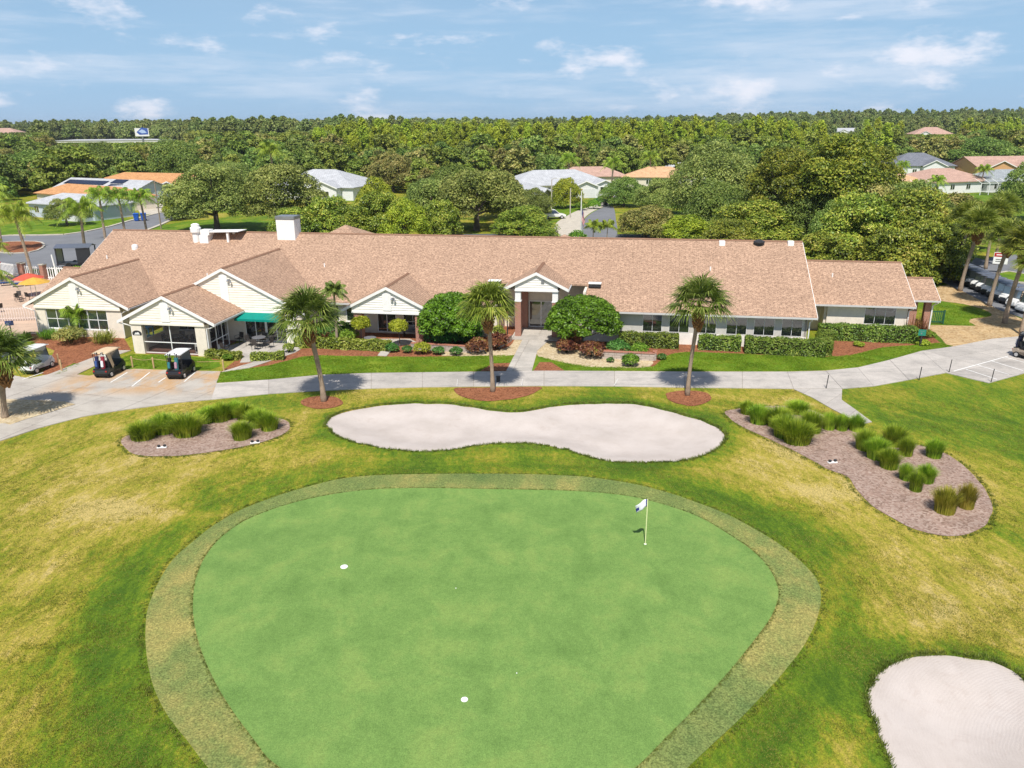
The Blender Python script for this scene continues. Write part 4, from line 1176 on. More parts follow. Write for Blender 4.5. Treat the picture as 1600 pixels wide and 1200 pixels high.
for u, v, sz, mt in ((6.89, 70.15, 0.25, M_WHITE), (12.63, 70.3, 0.25, M_WHITE)):
    part(MB().box(u - sz, u + sz, v - sz, v + sz, rz_(v) - 0.15, rz_(v) + 0.28), 'roof_vent', mt, bevel=0.03)
part(MB().lathe([(0.3, rz_(70.2) - 0.2), (0.3, rz_(70.2) + 0.12), (0.48, rz_(70.2) + 0.16), (0.46, rz_(70.2) + 0.28), (0.1, rz_(70.2) + 0.42)], (10.0, 70.2, 0), 16), 'dome_vent', M_DARK)
part(MB().lathe([(0.3, 5.75), (0.3, 6.05), (0.26, 6.2), (0.05, 6.28)], (-47.84, 67.98, 0), 12), 'roof_vent', M_WHITE)
for u, v in ((-49.8, 66.4), (5.78, 66.7), (16.3, 70.0), (-28.0, 66.0), (-38.5, 64.3)):
    zz = rz_(v) if u < 13 else ZE + (v - 66.67) * SL
    part(MB().lathe([(0.06, zz - 0.1), (0.06, zz + 0.32)], (u, v, 0), 8), 'vent_pipe', M_WHITE)
# ------------------------------------------------------------------ planting strips tight against the walls
for pts_, lb_ in (([(-27.2, 60.3), (-27.2, 62.5), (-11.9, 62.5), (-11.9, 60.3)], 'mulch strip against the wall left of the entrance'),
                  ([(-4.6, 60.0), (-4.6, 62.5), (13.6, 62.5), (15.5, 68.5), (22.0, 67.6), (22.4, 66.0), (16.0, 64.0), (14.0, 60.0)], 'mulch strip against the right wing')):
    tag(drape('mulch_bed', np.array([B(*p) for p in pts_]), M_MULCH, 0.006), lb_, None, None, 'structure')

tag(drape('mulch_bed', np.array([B(*p) for p in ((-17.0, 57.9), (-17.0, 62.4), (-11.9, 62.5), (-11.9, 66.0), (-4.4, 66.0), (-4.4, 60.0), (-1.0, 58.2), (-2.2, 57.6), (-8.5, 57.8))]), M_MULCH, 0.007), 'dark mulch under the dome trees', None, None, 'structure')
POLY['entry_floor'] = [B(*p) for p in ((-10.4, 61.6), (-6.3, 61.6), (-6.3, 65.98), (-10.4, 65.98))]
slab_field('porch_floor', 'entry_floor', M_WALK, -YAW, 2.05, 2.1, 'concrete floor of the entrance porch', 0.052)

for P_, lb in (([(1.45, 53.9), (1.95, 57.9), (3.1, 56.1), (4.1, 53.87)], 'lawn corner right of the entrance walk'), ([(-2.3, 53.97), (-1.43, 56.1), (0.1, 57.5), (-0.15, 53.93)], 'lawn corner left of the entrance walk')):
    tag(drape('lawn', np.array(P_), M_LAWN, 0.010), lb, None, None, 'structure')
tag(drape('parking_lot', np.array([(46.6, 66.0), (46.2, 72.0), (47.4, 80.0), (48.3, 88.0), (52.0, 93.0), (57.0, 92.0), (55.0, 80.0), (51.0, 64.0)]), M_ASPHB, 0.016), 'asphalt strip under the row of golf carts', None, None, 'structure')

# ------------------------------------------------------------------ plants
M_BARK = plain('grey_bark', (0.16, 0.13, 0.105), 0.95, 0.1, var=0.25, scale=3, bump=0.8, bscale=14)
M_PALMBARK = plain('palm_trunk', (0.34, 0.26, 0.19), 0.95, 0.1, var=0.22, scale=2.5, bump=0.8, bscale=10, fine=0.25)
M_BOOT = plain('palm_boots', (0.30, 0.16, 0.07), 0.95, 0.1, var=0.35, scale=6, bump=0.9, bscale=12)
L_OAK = leafmat('live_oak_leaves', (0.071, 0.124, 0.026), (0.199, 0.279, 0.061), (0.402, 0.455, 0.118), 0.22, 0.22)
L_DARK = leafmat('dark_oak_leaves', (0.052, 0.102, 0.022), (0.132, 0.232, 0.040), (0.268, 0.353, 0.073), 0.2, 0.22)
L_MAG = leafmat('magnolia_leaves', (0.058, 0.114, 0.014), (0.188, 0.282, 0.032), (0.419, 0.451, 0.062), 0.15, 0.3, 0.45, (0.594, 0.496, 0.107))
L_LIME = leafmat('lime_leaves', (0.096, 0.158, 0.013), (0.246, 0.333, 0.023), (0.456, 0.501, 0.048), 0.3, 0.3)
L_BROWN = leafmat('olive_leaves', (0.080, 0.104, 0.027), (0.230, 0.264, 0.065), (0.459, 0.413, 0.116), 0.22, 0.3)
L_TALL = leafmat('yellowing_leaves', (0.056, 0.099, 0.013), (0.178, 0.250, 0.028), (0.405, 0.414, 0.048), 0.25, 0.3, 0.5, (0.449, 0.479, 0.079))
L_ENTRY = leafmat('privet_leaves', (0.033, 0.090, 0.008), (0.093, 0.227, 0.014), (0.178, 0.367, 0.028), 0.22, 0.6, 0.4)
L_TOPI = leafmat('topiary_leaves', (0.108, 0.135, 0.008), (0.297, 0.351, 0.016), (0.486, 0.513, 0.041), 0.3, 1.2, 0.45)
L_HEDGE = leafmat('hedge_leaves', (0.038, 0.085, 0.011), (0.123, 0.217, 0.027), (0.265, 0.360, 0.053), 0.2, 1.0, 0.45, (0.491, 0.529, 0.133))
L_LHEDGE = leafmat('light_hedge_leaves', (0.070, 0.132, 0.013), (0.202, 0.296, 0.031), (0.420, 0.482, 0.093), 0.25, 1.0, 0.45, (0.590, 0.600, 0.217))
L_BUSH = leafmat('bush_leaves', (0.041, 0.106, 0.010), (0.121, 0.268, 0.019), (0.244, 0.413, 0.041), 0.25, 0.8)
L_DBUSH = leafmat('deep_bush_leaves', (0.021, 0.079, 0.014), (0.053, 0.185, 0.031), (0.109, 0.290, 0.053), 0.2, 0.8)
L_RED = leafmat('red_cordyline', (0.059, 0.022, 0.018), (0.172, 0.059, 0.031), (0.316, 0.180, 0.053), 0.2, 1.2, 0.5, (0.263, 0.421, 0.070))
L_SABAL = leafmat('sabal_leaf', (0.042, 0.090, 0.013), (0.127, 0.224, 0.031), (0.274, 0.370, 0.088), 0.25, 0.7, 0.5, (0.364, 0.392, 0.106))
L_SABALR = leafmat('yellow_sabal_leaf', (0.055, 0.087, 0.010), (0.176, 0.230, 0.026), (0.352, 0.392, 0.070), 0.25, 0.7, 0.5, (0.468, 0.419, 0.093))
L_QUEEN = leafmat('queen_palm_leaf', (0.085, 0.169, 0.014), (0.227, 0.371, 0.030), (0.439, 0.557, 0.076), 0.35, 0.5, 0.5)
L_GRASS = leafmat('tall_grass_blade', (0.079, 0.172, 0.012), (0.211, 0.377, 0.024), (0.473, 0.619, 0.061), 0.3, 1.3, 0.5)
L_GRASSY = leafmat('drying_grass_blade', (0.133, 0.147, 0.016), (0.317, 0.327, 0.032), (0.567, 0.500, 0.079), 0.3, 1.3, 0.5)
L_PINE = leafmat('pine_canopy', (0.131, 0.199, 0.021), (0.298, 0.411, 0.034), (0.518, 0.622, 0.060), 0.25, 0.06)
L_FOR = leafmat('forest_canopy', (0.062, 0.113, 0.017), (0.168, 0.249, 0.035), (0.352, 0.413, 0.068), 0.22, 0.05)
L_FORB = leafmat('far_canopy', (0.073, 0.120, 0.032), (0.178, 0.250, 0.063), (0.320, 0.367, 0.106), 0.2, 0.02)


def unit(n, rng):
    v = rng.normal(size=(n, 3)); return v / np.linalg.norm(v, axis=1)[:, None]


def leaf_quads(C, N, size, rng, asp=0.5, bend=0.25):
    """one folded rhombic leaf per point; C centres, N facing"""
    n = len(C)
    N = N / (np.linalg.norm(N, axis=1)[:, None] + 1e-9)
    t = np.cross(N, unit(n, rng)); t /= np.linalg.norm(t, axis=1)[:, None] + 1e-9
    b = np.cross(N, t)
    s = (size * rng.uniform(0.65, 1.35, n))[:, None]
    V = np.stack([C - t * s, C + b * s * asp - N * s * bend, C + t * s, C - b * s * asp - N * s * bend], 1).reshape(-1, 3)
    F = np.arange(4 * n).reshape(n, 4)
    return V, F


def lobes_cloud(lobes, n, rng, up=0.35, thick=0.5):
    """points in the outer shell of a set of ellipsoid lobes, with facing directions"""
    L = np.array(lobes, float)
    w = (L[:, 3] * L[:, 4]); w = w / w.sum()
    k = rng.choice(len(L), n * 2, p=w)
    d = unit(n * 2, rng); d[:, 2] = np.where(d[:, 2] < -0.35, -d[:, 2], d[:, 2])
    r = 1 - thick * rng.random(n * 2) ** 1.6
    rad = np.stack([L[k, 3], L[k, 3], L[k, 4]], 1)
    bump_ = 1 + 0.16 * np.sin(d[:, 0] * 7 + k) * np.sin(d[:, 1] * 8 + 2 * k) * np.sin(d[:, 2] * 6 + 3 * k)
    P = L[k, :3] + d * rad * (r * bump_)[:, None]
    deep = np.zeros(len(P), bool)
    for q in L:
        e2 = ((P - q[:3]) / np.array([q[3], q[3], q[4]])); deep |= (e2 ** 2).sum(1) < 0.36
    keep = np.flatnonzero(~deep)[:n]
    N = d[keep] * (1 - up) + np.array([0, 0.0, up]) + rng.normal(0, 0.46, (len(keep), 3))
    return P[keep], N


def crown_lobes(w, h0, h1, n, rng, flat=1.0):
    """scatter lobes over an uneven dome w wide between heights h0 and h1"""
    out = []
    R_ = w / 2
    for i in range(n):
        a_ = 2.39996 * i + rng.uniform(-0.45, 0.45); f = math.sqrt((i + 0.5) / n)
        rr = R_ * 0.80 * f * rng.uniform(0.72, 1.12)
        lr = R_ * rng.uniform(0.19, 0.36)
        top = h0 + (h1 - h0) * (1 - 0.60 * f ** 2.0) * rng.uniform(0.86, 1.06)
        z = top - lr * 0.75 * flat
        out.append((rr * math.cos(a_), rr * math.sin(a_), z, lr, lr * 0.78 * flat))
        if f > 0.5:
            l2 = lr * rng.uniform(0.65, 1.0)
            out.append((rr * 1.04 * math.cos(a_ + 0.3), rr * 1.04 * math.sin(a_ + 0.3), max(h0 + l2 * 0.3, z - lr * rng.uniform(0.8, 1.4)), l2, l2 * 0.75))
    return out


def limb_mesh(name, lobes, trunk_h, r0, rng, nl=9, lean=0.0, mat=None):
    m = MB()
    m.tube([(0, 0, -0.1), (lean * 0.3, 0.05, trunk_h * 0.5), (lean, 0, trunk_h)], [r0 * 1.35, r0, r0 * 0.85], 8)
    idx = rng.permutation(len(lobes))[:nl]
    for k in idx:
        L = lobes[k]; e_ = Vector(L[:3]); s_ = Vector((lean, 0, trunk_h * rng.uniform(0.8, 1.0)))
        mid = s_.lerp(e_, 0.5) + Vector((0, 0, 0.25 + rng.uniform(-0.2, 0.3)))
        m.tube([s_, mid, e_], [r0 * 0.6, r0 * 0.38, r0 * 0.12], 5)
    me = bpy.data.meshes.new(name); me.from_pydata([tuple(p) for p in m.v], [], m.f); me.update()
    me.materials.append(mat or M_BARK)
    return me


PROTO = {}


def tree_meshes(key, seed, w, h, trunk, mat, n=7000, leaf=0.3, nl=16, r0=0.28, flat=1.0, base=0.25, asp=0.55, up=0.35):
    rng = np.random.default_rng(seed)
    lobes = crown_lobes(w, h * base, h, nl, rng, flat)
    C, N = lobes_cloud(lobes, n, rng, up)
    V, F = leaf_quads(C, N, leaf, rng, asp)
    cm = mesh_np('crown', V, F, mat)
    tm = limb_mesh('trunk', lobes, trunk, r0, rng)
    PROTO[key] = (tm, cm, w, h)


def put_tree(key, x, y, h, w, name, label, group=None, rz=None, seed=0):
    tm, cm, pw, ph = PROTO[key]
    z = float(terrain(x, y))
    t = empty(name, (x, y, z), (seed * 2.4) % 6.28 if rz is None else rz, label, 'tree', group)
    s_ = (w / pw, w / pw, h / ph)
    t.scale = s_
    obj('trunk', tm, t); obj('crown', cm, t)
    return t


tree_meshes('oakA', 11, 16, 11.5, 3.0, L_OAK, 30000, 0.165, 30, 0.42, 0.95, 0.22)
tree_meshes('oakB', 12, 15, 11.0, 3.0, L_OAK, 28000, 0.165, 26, 0.40, 1.0, 0.22)
tree_meshes('oakD', 13, 20, 12.0, 3.0, L_DARK, 24000, 0.215, 28, 0.45, 0.95, 0.15)
tree_meshes('oakBig', 14, 20, 13.9, 3.0, L_OAK, 34000, 0.18, 34, 0.5, 1.0, 0.12)
tree_meshes('magA', 15, 11, 7.5, 1.5, L_MAG, 16000, 0.17, 24, 0.25, 1.0, 0.05)
tree_meshes('magB', 16, 12.5, 9.5, 1.5, L_MAG, 22000, 0.165, 28, 0.25, 1.0, 0.05)
tree_meshes('lime', 17, 10, 6.0, 1.2, L_LIME, 14000, 0.155, 22, 0.2, 1.0, 0.08)
tree_meshes('olive', 18, 12, 8.0, 1.8, L_BROWN, 16000, 0.165, 24, 0.3, 1.0, 0.12)
tree_meshes('tall', 19, 12, 14.5, 6.0, L_TALL, 20000, 0.175, 32, 0.4, 1.1, 0.36)
def dome_tree():
    rng = np.random.default_rng(20); lob = []
    for i in range(64):                                     # a clipped dome of many small tufts
        q = (i + 0.5) / 64; th = 2.39996 * i; ph = math.acos(1 - 0.98 * q)
        lob.append((2.25 * math.sin(ph) * math.cos(th), 2.25 * math.sin(ph) * math.sin(th), 1.25 + 2.35 * math.cos(ph) * rng.uniform(0.93, 1.03), rng.uniform(0.42, 0.62), rng.uniform(0.38, 0.55)))
    C, N = lobes_cloud(lob, 24000, rng, 0.3, 0.4); V, F = leaf_quads(C, N, 0.095, rng, 0.5)
    stems = [lob[k] for k in range(5, 60, 6)]
    PROTO['round'] = (limb_mesh('trunk', stems, 0.7, 0.09, rng, 9), mesh_np('crown', V, F, L_ENTRY), 5.5, 4.2)


dome_tree()
def topiary():
    rng = np.random.default_rng(21)
    lob = [(0, 0, 1.66, 0.74, 0.60)] + [(0.36 * math.cos(q), 0.36 * math.sin(q), 1.60 + 0.1 * math.sin(3 * q), 0.42, 0.46) for q in [k * 0.9 for k in range(7)]]
    C, N = lobes_cloud(lob, 4200, rng, 0.3, 0.3); V, F = leaf_quads(C, N, 0.062, rng, 0.55)
    PROTO['topi'] = (limb_mesh('trunk', lob, 1.2, 0.035, rng, 6), mesh_np('crown', V, F, L_TOPI), 1.55, 2.3)


topiary()

TREES = [
 ('oakD', -131.7, 223.1, 11.3, 26, 'spreading_oak', 'wide dark tree at the far left edge behind the tile roofs'),
 ('oakD', -122.9, 241.4, 12.9, 21, 'spreading_oak', 'dark rounded tree above the grey roof with solar panels'),
 ('oakD', -98.1, 239.5, 14.2, 21, 'spreading_oak', 'dark green tree rising behind the farther orange tile roof'),
 ('olive', -148.3, 238.3, 11.6, 16, 'spreading_oak', 'olive tree cut by the left picture edge'),
 ('oakA', -50.1, 134.5, 11.6, 17, 'live_oak', 'broad live oak behind the roof exhaust fan'),
 ('oakB', -38.6, 133.2, 11.9, 15, 'live_oak', 'live oak directly behind the white chimney'),
 ('magA', -28.4, 122.7, 6.9, 10, 'magnolia_tree', 'magnolia just right of the white chimney'),
 ('magA', -20.1, 123.8, 7.5, 9.6, 'magnolia_tree', 'magnolia behind the roof ridge right of the small hip roof'),
 ('lime', -24.8, 147.1, 8.4, 9.3, 'leafy_tree', 'pale lime green tree beside the big grey house'),
 ('olive', -31.1, 212.0, 10.2, 16, 'leafy_tree', 'brownish round tree right of the big grey house roof'),
 ('oakB', -5.8, 132.5, 10.7, 17.5, 'live_oak', 'live oak with bare forked trunk behind the middle of the ridge'),
 ('magA', -11.4, 125.4, 6.0, 7.4, 'magnolia_tree', 'small magnolia left of the forked live oak'),
 ('magB', 2.1, 123.6, 5.0, 11, 'magnolia_tree', 'low dense magnolia left of the flagpole'),
 ('lime', -16.2, 122.0, 6.6, 8.5, 'magnolia_tree', 'yellow green magnolia between two darker magnolias behind the ridge'),
 ('olive', 20.9, 122.2, 5.3, 11, 'leafy_tree', 'olive green tree right of the curving street'),
 ('lime', 26.5, 119.5, 4.0, 11, 'leafy_tree', 'low lime green bushy tree behind the ridge'),
 ('oakBig', 35.0, 137.6, 13.9, 20, 'live_oak', 'very large dark oak with yellowish top right of the street'),
 ('magB', 35.6, 115.5, 6.4, 15, 'magnolia_tree', 'wide magnolia behind the right end of the main ridge'),
 ('tall', 41.2, 121.3, 13.9, 12.7, 'tall_tree', 'tall yellowing tree left of the bare twin trunks'),
 ('tall', 47.6, 116.0, 15.7, 14.6, 'tall_tree', 'tallest yellowing tree with bare twin trunks'),
 ('tall', 54.5, 120.8, 13.9, 10, 'tall_tree', 'yellowing tree right of the tallest one'),
 ('magB', 40.0, 91.1, 9.4, 12.4, 'magnolia_tree', 'dense magnolia behind the left of the right wing roof'),
 ('magB', 47.4, 92.1, 9.9, 13, 'magnolia_tree', 'biggest magnolia at the right end of the clubhouse'),
 ('magA', 46.6, 86.1, 7.2, 9, 'magnolia_tree', 'magnolia beside the row of parked golf carts'),
 ('magA', 41.6, 85.5, 6.3, 9.6, 'magnolia_tree', 'low magnolia right behind the side porch'),
 ('magA', 36.0, 88.5, 5.4, 8.5, 'magnolia_tree', 'low magnolia in the corner behind the right wing'),
 ('oakD', 24.2, 170.5, 6.6, 10.5, 'street_tree', 'dark tree at the bend of the curving street'),
 ('oakA', 29.5, 155.1, 7.3, 11.7, 'street_tree', 'dark oak in front of the orange roofed house'),
 ('lime', 11.6, 168.5, 6.6, 8.0, 'street_tree', 'bright green tree in front of the twin gabled house'),
 ('oakD', 147.1, 313.3, 10.4, 17, 'spreading_oak', 'dark tree above the dark grey roof on the right'),
 ('oakA', 125.9, 289.8, 7.3, 15.6, 'spreading_oak', 'rounded tree left of the dark grey roof'),
 ('oakD', 166.3, 285.8, 12.1, 30, 'spreading_oak', 'wide dark oak left of the tan gabled house'),
 ('oakA', 190.3, 311.0, 11.1, 23, 'spreading_oak', 'oak behind the tan gabled house'),
 ('oakD', 92.5, 141.5, 10.5, 12.5, 'spreading_oak', 'dark tree at the right picture edge beside the lawn'),
 ('oakA', 4.0, 145.6, 6.2, 8.2, 'street_tree', 'grey green oak left of the parked white car'),
 ('oakA', -80.3, 142.9, 5.0, 8.1, 'street_tree', 'small oak in front of the pale blue house'),
 ('lime', -63.0, 152.0, 5.0, 8.0, 'street_tree', 'light green tree beside the solar panelled house'),
 ('oakD', 46.0, 106.5, 8.2, 12.0, 'leafy_tree', 'dark tree in the gap below the tallest yellowing tree'),
 ('oakD', 55.0, 106.0, 8.6, 12.5, 'leafy_tree', 'dark tree behind the biggest magnolia on the right'),
 ('olive', 62.5, 110.0, 8.0, 11.5, 'leafy_tree', 'olive tree between the magnolias and the pool cages'),
 ('magB', 30.5, 108.0, 4.6, 9.5, 'magnolia_tree', 'low magnolia behind the ridge left of the dome vent'),
 ('oakD', 33.0, 126.0, 9.0, 12.0, 'leafy_tree', 'dark tree at the foot of the very large oak'),
 ('magA', -33.5, 121.0, 5.4, 8.0, 'magnolia_tree', 'small magnolia directly behind the chimney'),
 ('magA', -24.2, 121.0, 5.6, 8.5, 'magnolia_tree', 'magnolia behind the small hip roof peak'),
 ('oakB', -14.0, 139.0, 8.8, 12.0, 'live_oak', 'live oak left of the forked one behind the ridge'),
 ('olive', -2.0, 150.0, 8.8, 13.0, 'leafy_tree', 'grey green tree behind the forked live oak'),
 ('oakA', -66.0, 190.0, 9.5, 15.0, 'leafy_tree', 'oak filling the gap right of the solar panelled house'),
 ('oakD', -12.0, 170.0, 9.5, 15.0, 'leafy_tree', 'dark oak behind the middle live oaks'),
 ('oakD', 44.5, 118.0, 9.6, 13.0, 'leafy_tree', 'dark tree between the two left yellowing trees'),
 ('olive', 51.5, 110.5, 9.4, 12.0, 'leafy_tree', 'olive tree under the bare twin trunks'),
 ('oakB', 57.5, 116.5, 9.5, 12.5, 'leafy_tree', 'grey green oak right of the bare twin trunks'),
 ('olive', 66.0, 140.0, 8.0, 13.0, 'leafy_tree', 'olive tree at the left end of the bright lawn'),
 ('oakA', 62.0, 128.0, 6.5, 9.0, 'leafy_tree', 'rounded tree in front of the screened pool cages'),
]
for i, (k_, x, y, h, w, nm, lb) in enumerate(TREES):
    put_tree(k_, x, y, h, w, nm, lb, 'trees beyond the clubhouse', seed=i)

# clipped trees at the front ------------------------------------------------
for x_, y_, h_, w_, lb in ((-4.7, 61.4, 4.5, 6.2, 'rounded glossy tree left of the entrance behind the middle palm'), (5.75, 60.9, 4.3, 6.4, 'big dome shaped glossy tree right of the entrance walk')):
    put_tree('round', x_, y_, h_, w_, 'dome_tree', lb, 'dome trees at the entrance', seed=int(x_ + 9))
for u_, v_, h_, lb in ((-22.2, 58.7, 2.35, 'lollipop topiary tree before the left brick column'), (-18.9, 58.3, 2.3, 'lollipop topiary tree before the right brick column')):
    x_, y_ = B(u_, v_); put_tree('topi', x_, y_, h_, 1.6, 'topiary_tree', lb, 'topiary trees at the brick porch', seed=int(-u_))


# palms ----------------------------------------------------------------------
def fan_palm_meshes(key, seed, trunk_h, cr, mat, nf=46, lean=0.3, r0=0.16, droop=0.5):
    """cabbage palm: leaning ringed trunk, ragged boots, ball of fan leaves"""
    rng = np.random.default_rng(seed)
    m = MB(); n = 16; pts = []; rad = []
    for i in range(n + 1):
        t = i / n
        pts.append((lean * t ** 1.6, 0.05 * math.sin(t * 5), trunk_h * t - (0.1 if i == 0 else 0)))
        rad.append(r0 * (1.25 - 0.45 * min(1, t * 4) + 0.12 * t) * (1 + 0.05 * (i % 2)))
    m.tube(pts, rad, 10)
    tm = bpy.data.meshes.new('trunk'); tm.from_pydata([tuple(p) for p in m.v], [], m.f); tm.update(); tm.materials.append(M_PALMBARK)
    tm.polygons.foreach_set('use_smooth', [True] * len(tm.polygons))
    top = Vector(pts[-1])
    b = MB()
    for i in range(64):                                   # stubs of old leaf stalks, a shaggy bulge under the crown
        a_ = 2.39996 * i; q_ = i / 64; z = top.z - 1.15 + 1.35 * q_
        rr = r0 * (1.3 + 1.6 * math.sin(math.pi * min(1, 0.12 + 0.80 * q_)))
        p = Vector((top.x + math.cos(a_) * r0 * 0.7, math.sin(a_) * r0 * 0.7, z - 0.16)); q = Vector((top.x + math.cos(a_) * rr, math.sin(a_) * rr, z + 0.20))
        b.tube([p, q], [0.10, 0.055], 4)
    b.lathe([(r0 * 0.9, top.z - 1.2), (r0 * 1.8, top.z - 0.5), (r0 * 1.7, top.z + 0.1), (r0 * 0.8, top.z + 0.45)], (top.x, 0, 0), 10)
    top = top + Vector((0, 0, 0.42))
    bm_ = bpy.data.meshes.new('boots'); bm_.from_pydata([tuple(p) for p in b.v], [], b.f); bm_.update(); bm_.materials.append(M_BOOT)
    V = []; F = []
    for i in range(nf):
        a_ = 2.39996 * i + rng.uniform(-0.2, 0.2)
        el = R(82) - R(92) * (i / nf) ** 0.9 + rng.uniform(-0.12, 0.12)
        dirv = np.array([math.cos(a_) * math.cos(el), math.sin(a_) * math.cos(el), math.sin(el)])
        side = np.array([-math.sin(a_), math.cos(a_), 0]); nrm = np.cross(side, dirv) * -1
        L = cr * rng.uniform(0.42, 0.56); hub = np.array(top) + np.array([0, 0, 0.1]) + dirv * L
        # stalk
        k = len(V); w = 0.018
        V += [np.array(top) - side * w, np.array(top) + side * w, hub + side * w, hub - side * w]; F.append((k, k + 1, k + 2, k + 3))
        nb = 22; spr = R(118) if el > 0.35 else R(80)
        for j in range(nb):
            th = -spr + 2 * spr * j / (nb - 1) + rng.uniform(-0.04, 0.04)
            bl = cr * (0.62 - 0.16 * abs(th) / R(118)) * rng.uniform(0.85, 1.1)
            dd = dirv * math.cos(th) + side * math.sin(th) - nrm * 0.10
            p1 = hub + dd * bl * 0.5; p2 = hub + dd * bl * 0.97 + np.array([0, 0, -1]) * bl * droop * rng.uniform(0.2, 0.7)
            wd = np.cross(dd, nrm); wd /= np.linalg.norm(wd) + 1e-9; wd *= 0.040
            k = len(V)
            V += [hub - wd * 0.4, hub + wd * 0.4, p1 + wd, p1 - wd, p2 + wd * 0.15, p2 - wd * 0.15]
            F += [(k, k + 1, k + 2, k + 3), (k + 3, k + 2, k + 4, k + 5)]
    cm = mesh_np('fronds', V, F, mat)
    PROTO[key] = (tm, bm_, cm, trunk_h, cr)


def put_fan_palm(key, x, y, name, label, group, rz=0.0, sc=1.0, z=0):
    tm, bm_, cm, th, cr = PROTO[key]
    t = empty(name, (x, y, z + float(terrain(x, y))), rz, label, 'palm', group); t.scale = (sc, sc, sc)
    obj('trunk', tm, t); obj('boots', bm_, t); obj('fronds', cm, t)
    return t


fan_palm_meshes('sabA', 31, 5.0, 2.4, L_SABAL, 50, -0.55, 0.17, 0.55)
fan_palm_meshes('sabB', 32, 5.3, 2.05, L_SABALR, 54, -0.25, 0.15, 0.75)
fan_palm_meshes('sabC', 33, 5.6, 2.25, L_SABAL, 48, 0.35, 0.14, 0.6)
fan_palm_meshes('sabD', 34, 3.3, 2.2, L_SABAL, 44, 0.5, 0.19, 0.6)
fan_palm_meshes('sabR', 35, 6.2, 2.5, L_SABALR, 60, 0.7, 0.2, 0.45)
g_ = 'cabbage palms in front of the clubhouse'
put_fan_palm('sabA', -12.2, 47.55, 'cabbage_palm', 'leaning cabbage palm left of the long bunker by the green awning', g_)
put_fan_palm('sabB', -1.29, 49.27, 'cabbage_palm', 'yellowish cabbage palm in front of the entrance', g_)
put_fan_palm('sabC', 11.52, 48.27, 'cabbage_palm', 'cabbage palm with pale trunk in front of the right wing windows', g_)
put_fan_palm('sabD', -31.3, 45.0, 'cabbage_palm', 'short cabbage palm on gravel at the left edge', g_)
for i, (x, y, sc, lb) in enumerate(((47.3, 80.9, 1.0, 'cabbage palm beside the far half of the golf cart row'), (46.3, 73.9, 0.95, 'cabbage palm in front of the middle of the golf cart row'),
                                    (43.7, 67.1, 1.0, 'cabbage palm in front of the near end of the golf cart row'), (42.8, 63.3, 0.85, 'cabbage palm cut by the right picture edge'),
                                    (49.6, 86.1, 1.0, 'cabbage palm farthest back beside the magnolia'), (57.5, 93.9, 0.95, 'cabbage palm behind the golf carts by the lot'),
                                    (60.5, 97.0, 1.0, 'cabbage palm above the lot entrance'))):
    put_fan_palm('sabR', x, y, 'cabbage_palm', lb, 'cabbage palms by the golf cart row', 0.3 * i - 0.4, sc)


def feather_palm_meshes(key, seed, trunk_h, cr, mat, nf=18, lean=0.2, r0=0.13, sag=0.9, leaflet=0.55):
    """queen palm: smooth trunk, arching feather fronds with hanging leaflets"""
    rng = np.random.default_rng(seed)
    m = MB(); n = 10
    pts = [(lean * (i / n) ** 1.5, 0, trunk_h * i / n - (0.1 if i == 0 else 0)) for i in range(n + 1)]
    m.tube(pts, [r0 * (1.2 - 0.4 * i / n) for i in range(n + 1)], 8)
    m.tube([pts[-1], (pts[-1][0], 0, trunk_h + 0.6)], [r0 * 0.9, r0 * 0.35], 8)
    tm = bpy.data.meshes.new('trunk'); tm.from_pydata([tuple(p) for p in m.v], [], m.f); tm.update(); tm.materials.append(M_PALMBARK)
    top = np.array([pts[-1][0], 0, trunk_h + 0.35]); V = []; F = []
    for i in range(nf):
        a_ = 2.39996 * i + rng.uniform(-0.2, 0.2); el = R(72) - R(85) * (i / nf) + rng.uniform(-0.1, 0.1)
        hz = np.array([math.cos(a_), math.sin(a_), 0]); side = np.array([-math.sin(a_), math.cos(a_), 0])
        L = cr * rng.uniform(1.0, 1.2); ns = 24; prev = None
        for j in range(ns + 1):
            t = j / ns
            p = top + hz * L * t * math.cos(el) * (1 - 0.15 * t) + np.array([0, 0, L * (t * math.sin(el) - sag * 0.62 * t * t)])
            if prev is not None:
                k = len(V); w = 0.022 * (1 - 0.7 * t)
                V += [prev - side * w, prev + side * w, p + side * w, p - side * w]; F.append((k, k + 1, k + 2, k + 3))
                if j > 2:
                    for sg in (-1, 1):
                        for e_ in (0.0, 0.5):
                            q = prev + (p - prev) * e_
                            ll = leaflet * math.sin(math.pi * min(1, 0.15 + t * 0.85)) * rng.uniform(0.8, 1.2) + 0.12
                            tip = q + side * sg * ll * rng.uniform(0.45, 0.8) + hz * ll * 0.25 + np.array([0, 0, -ll * rng.uniform(0.35, 0.95)])
                            md = q + (tip - q) * 0.45 + np.array([0, 0, ll * 0.12]); wv_ = (p - prev); wv_ = wv_ / (np.linalg.norm(wv_) + 1e-9) * 0.028
                            k = len(V)
                            V += [q - wv_ * 0.5, q + wv_ * 0.5, md + wv_, md - wv_, tip, tip + wv_ * 0.2]
                            F += [(k, k + 1, k + 2, k + 3), (k + 3, k + 2, k + 5, k + 4)]
            prev = p
    cm = mesh_np('fronds', V, F, mat)
    PROTO[key] = (tm, cm, trunk_h, cr)


def put_feather(key, x, y, name, label, group=None, sc=1.0, rz=0.0):
    tm, cm, th, cr = PROTO[key]
    t = empty(name, (x, y, float(terrain(x, y))), rz, label, 'palm', group); t.scale = (sc, sc, sc)
    obj('trunk', tm, t); obj('fronds', cm, t)
    return t


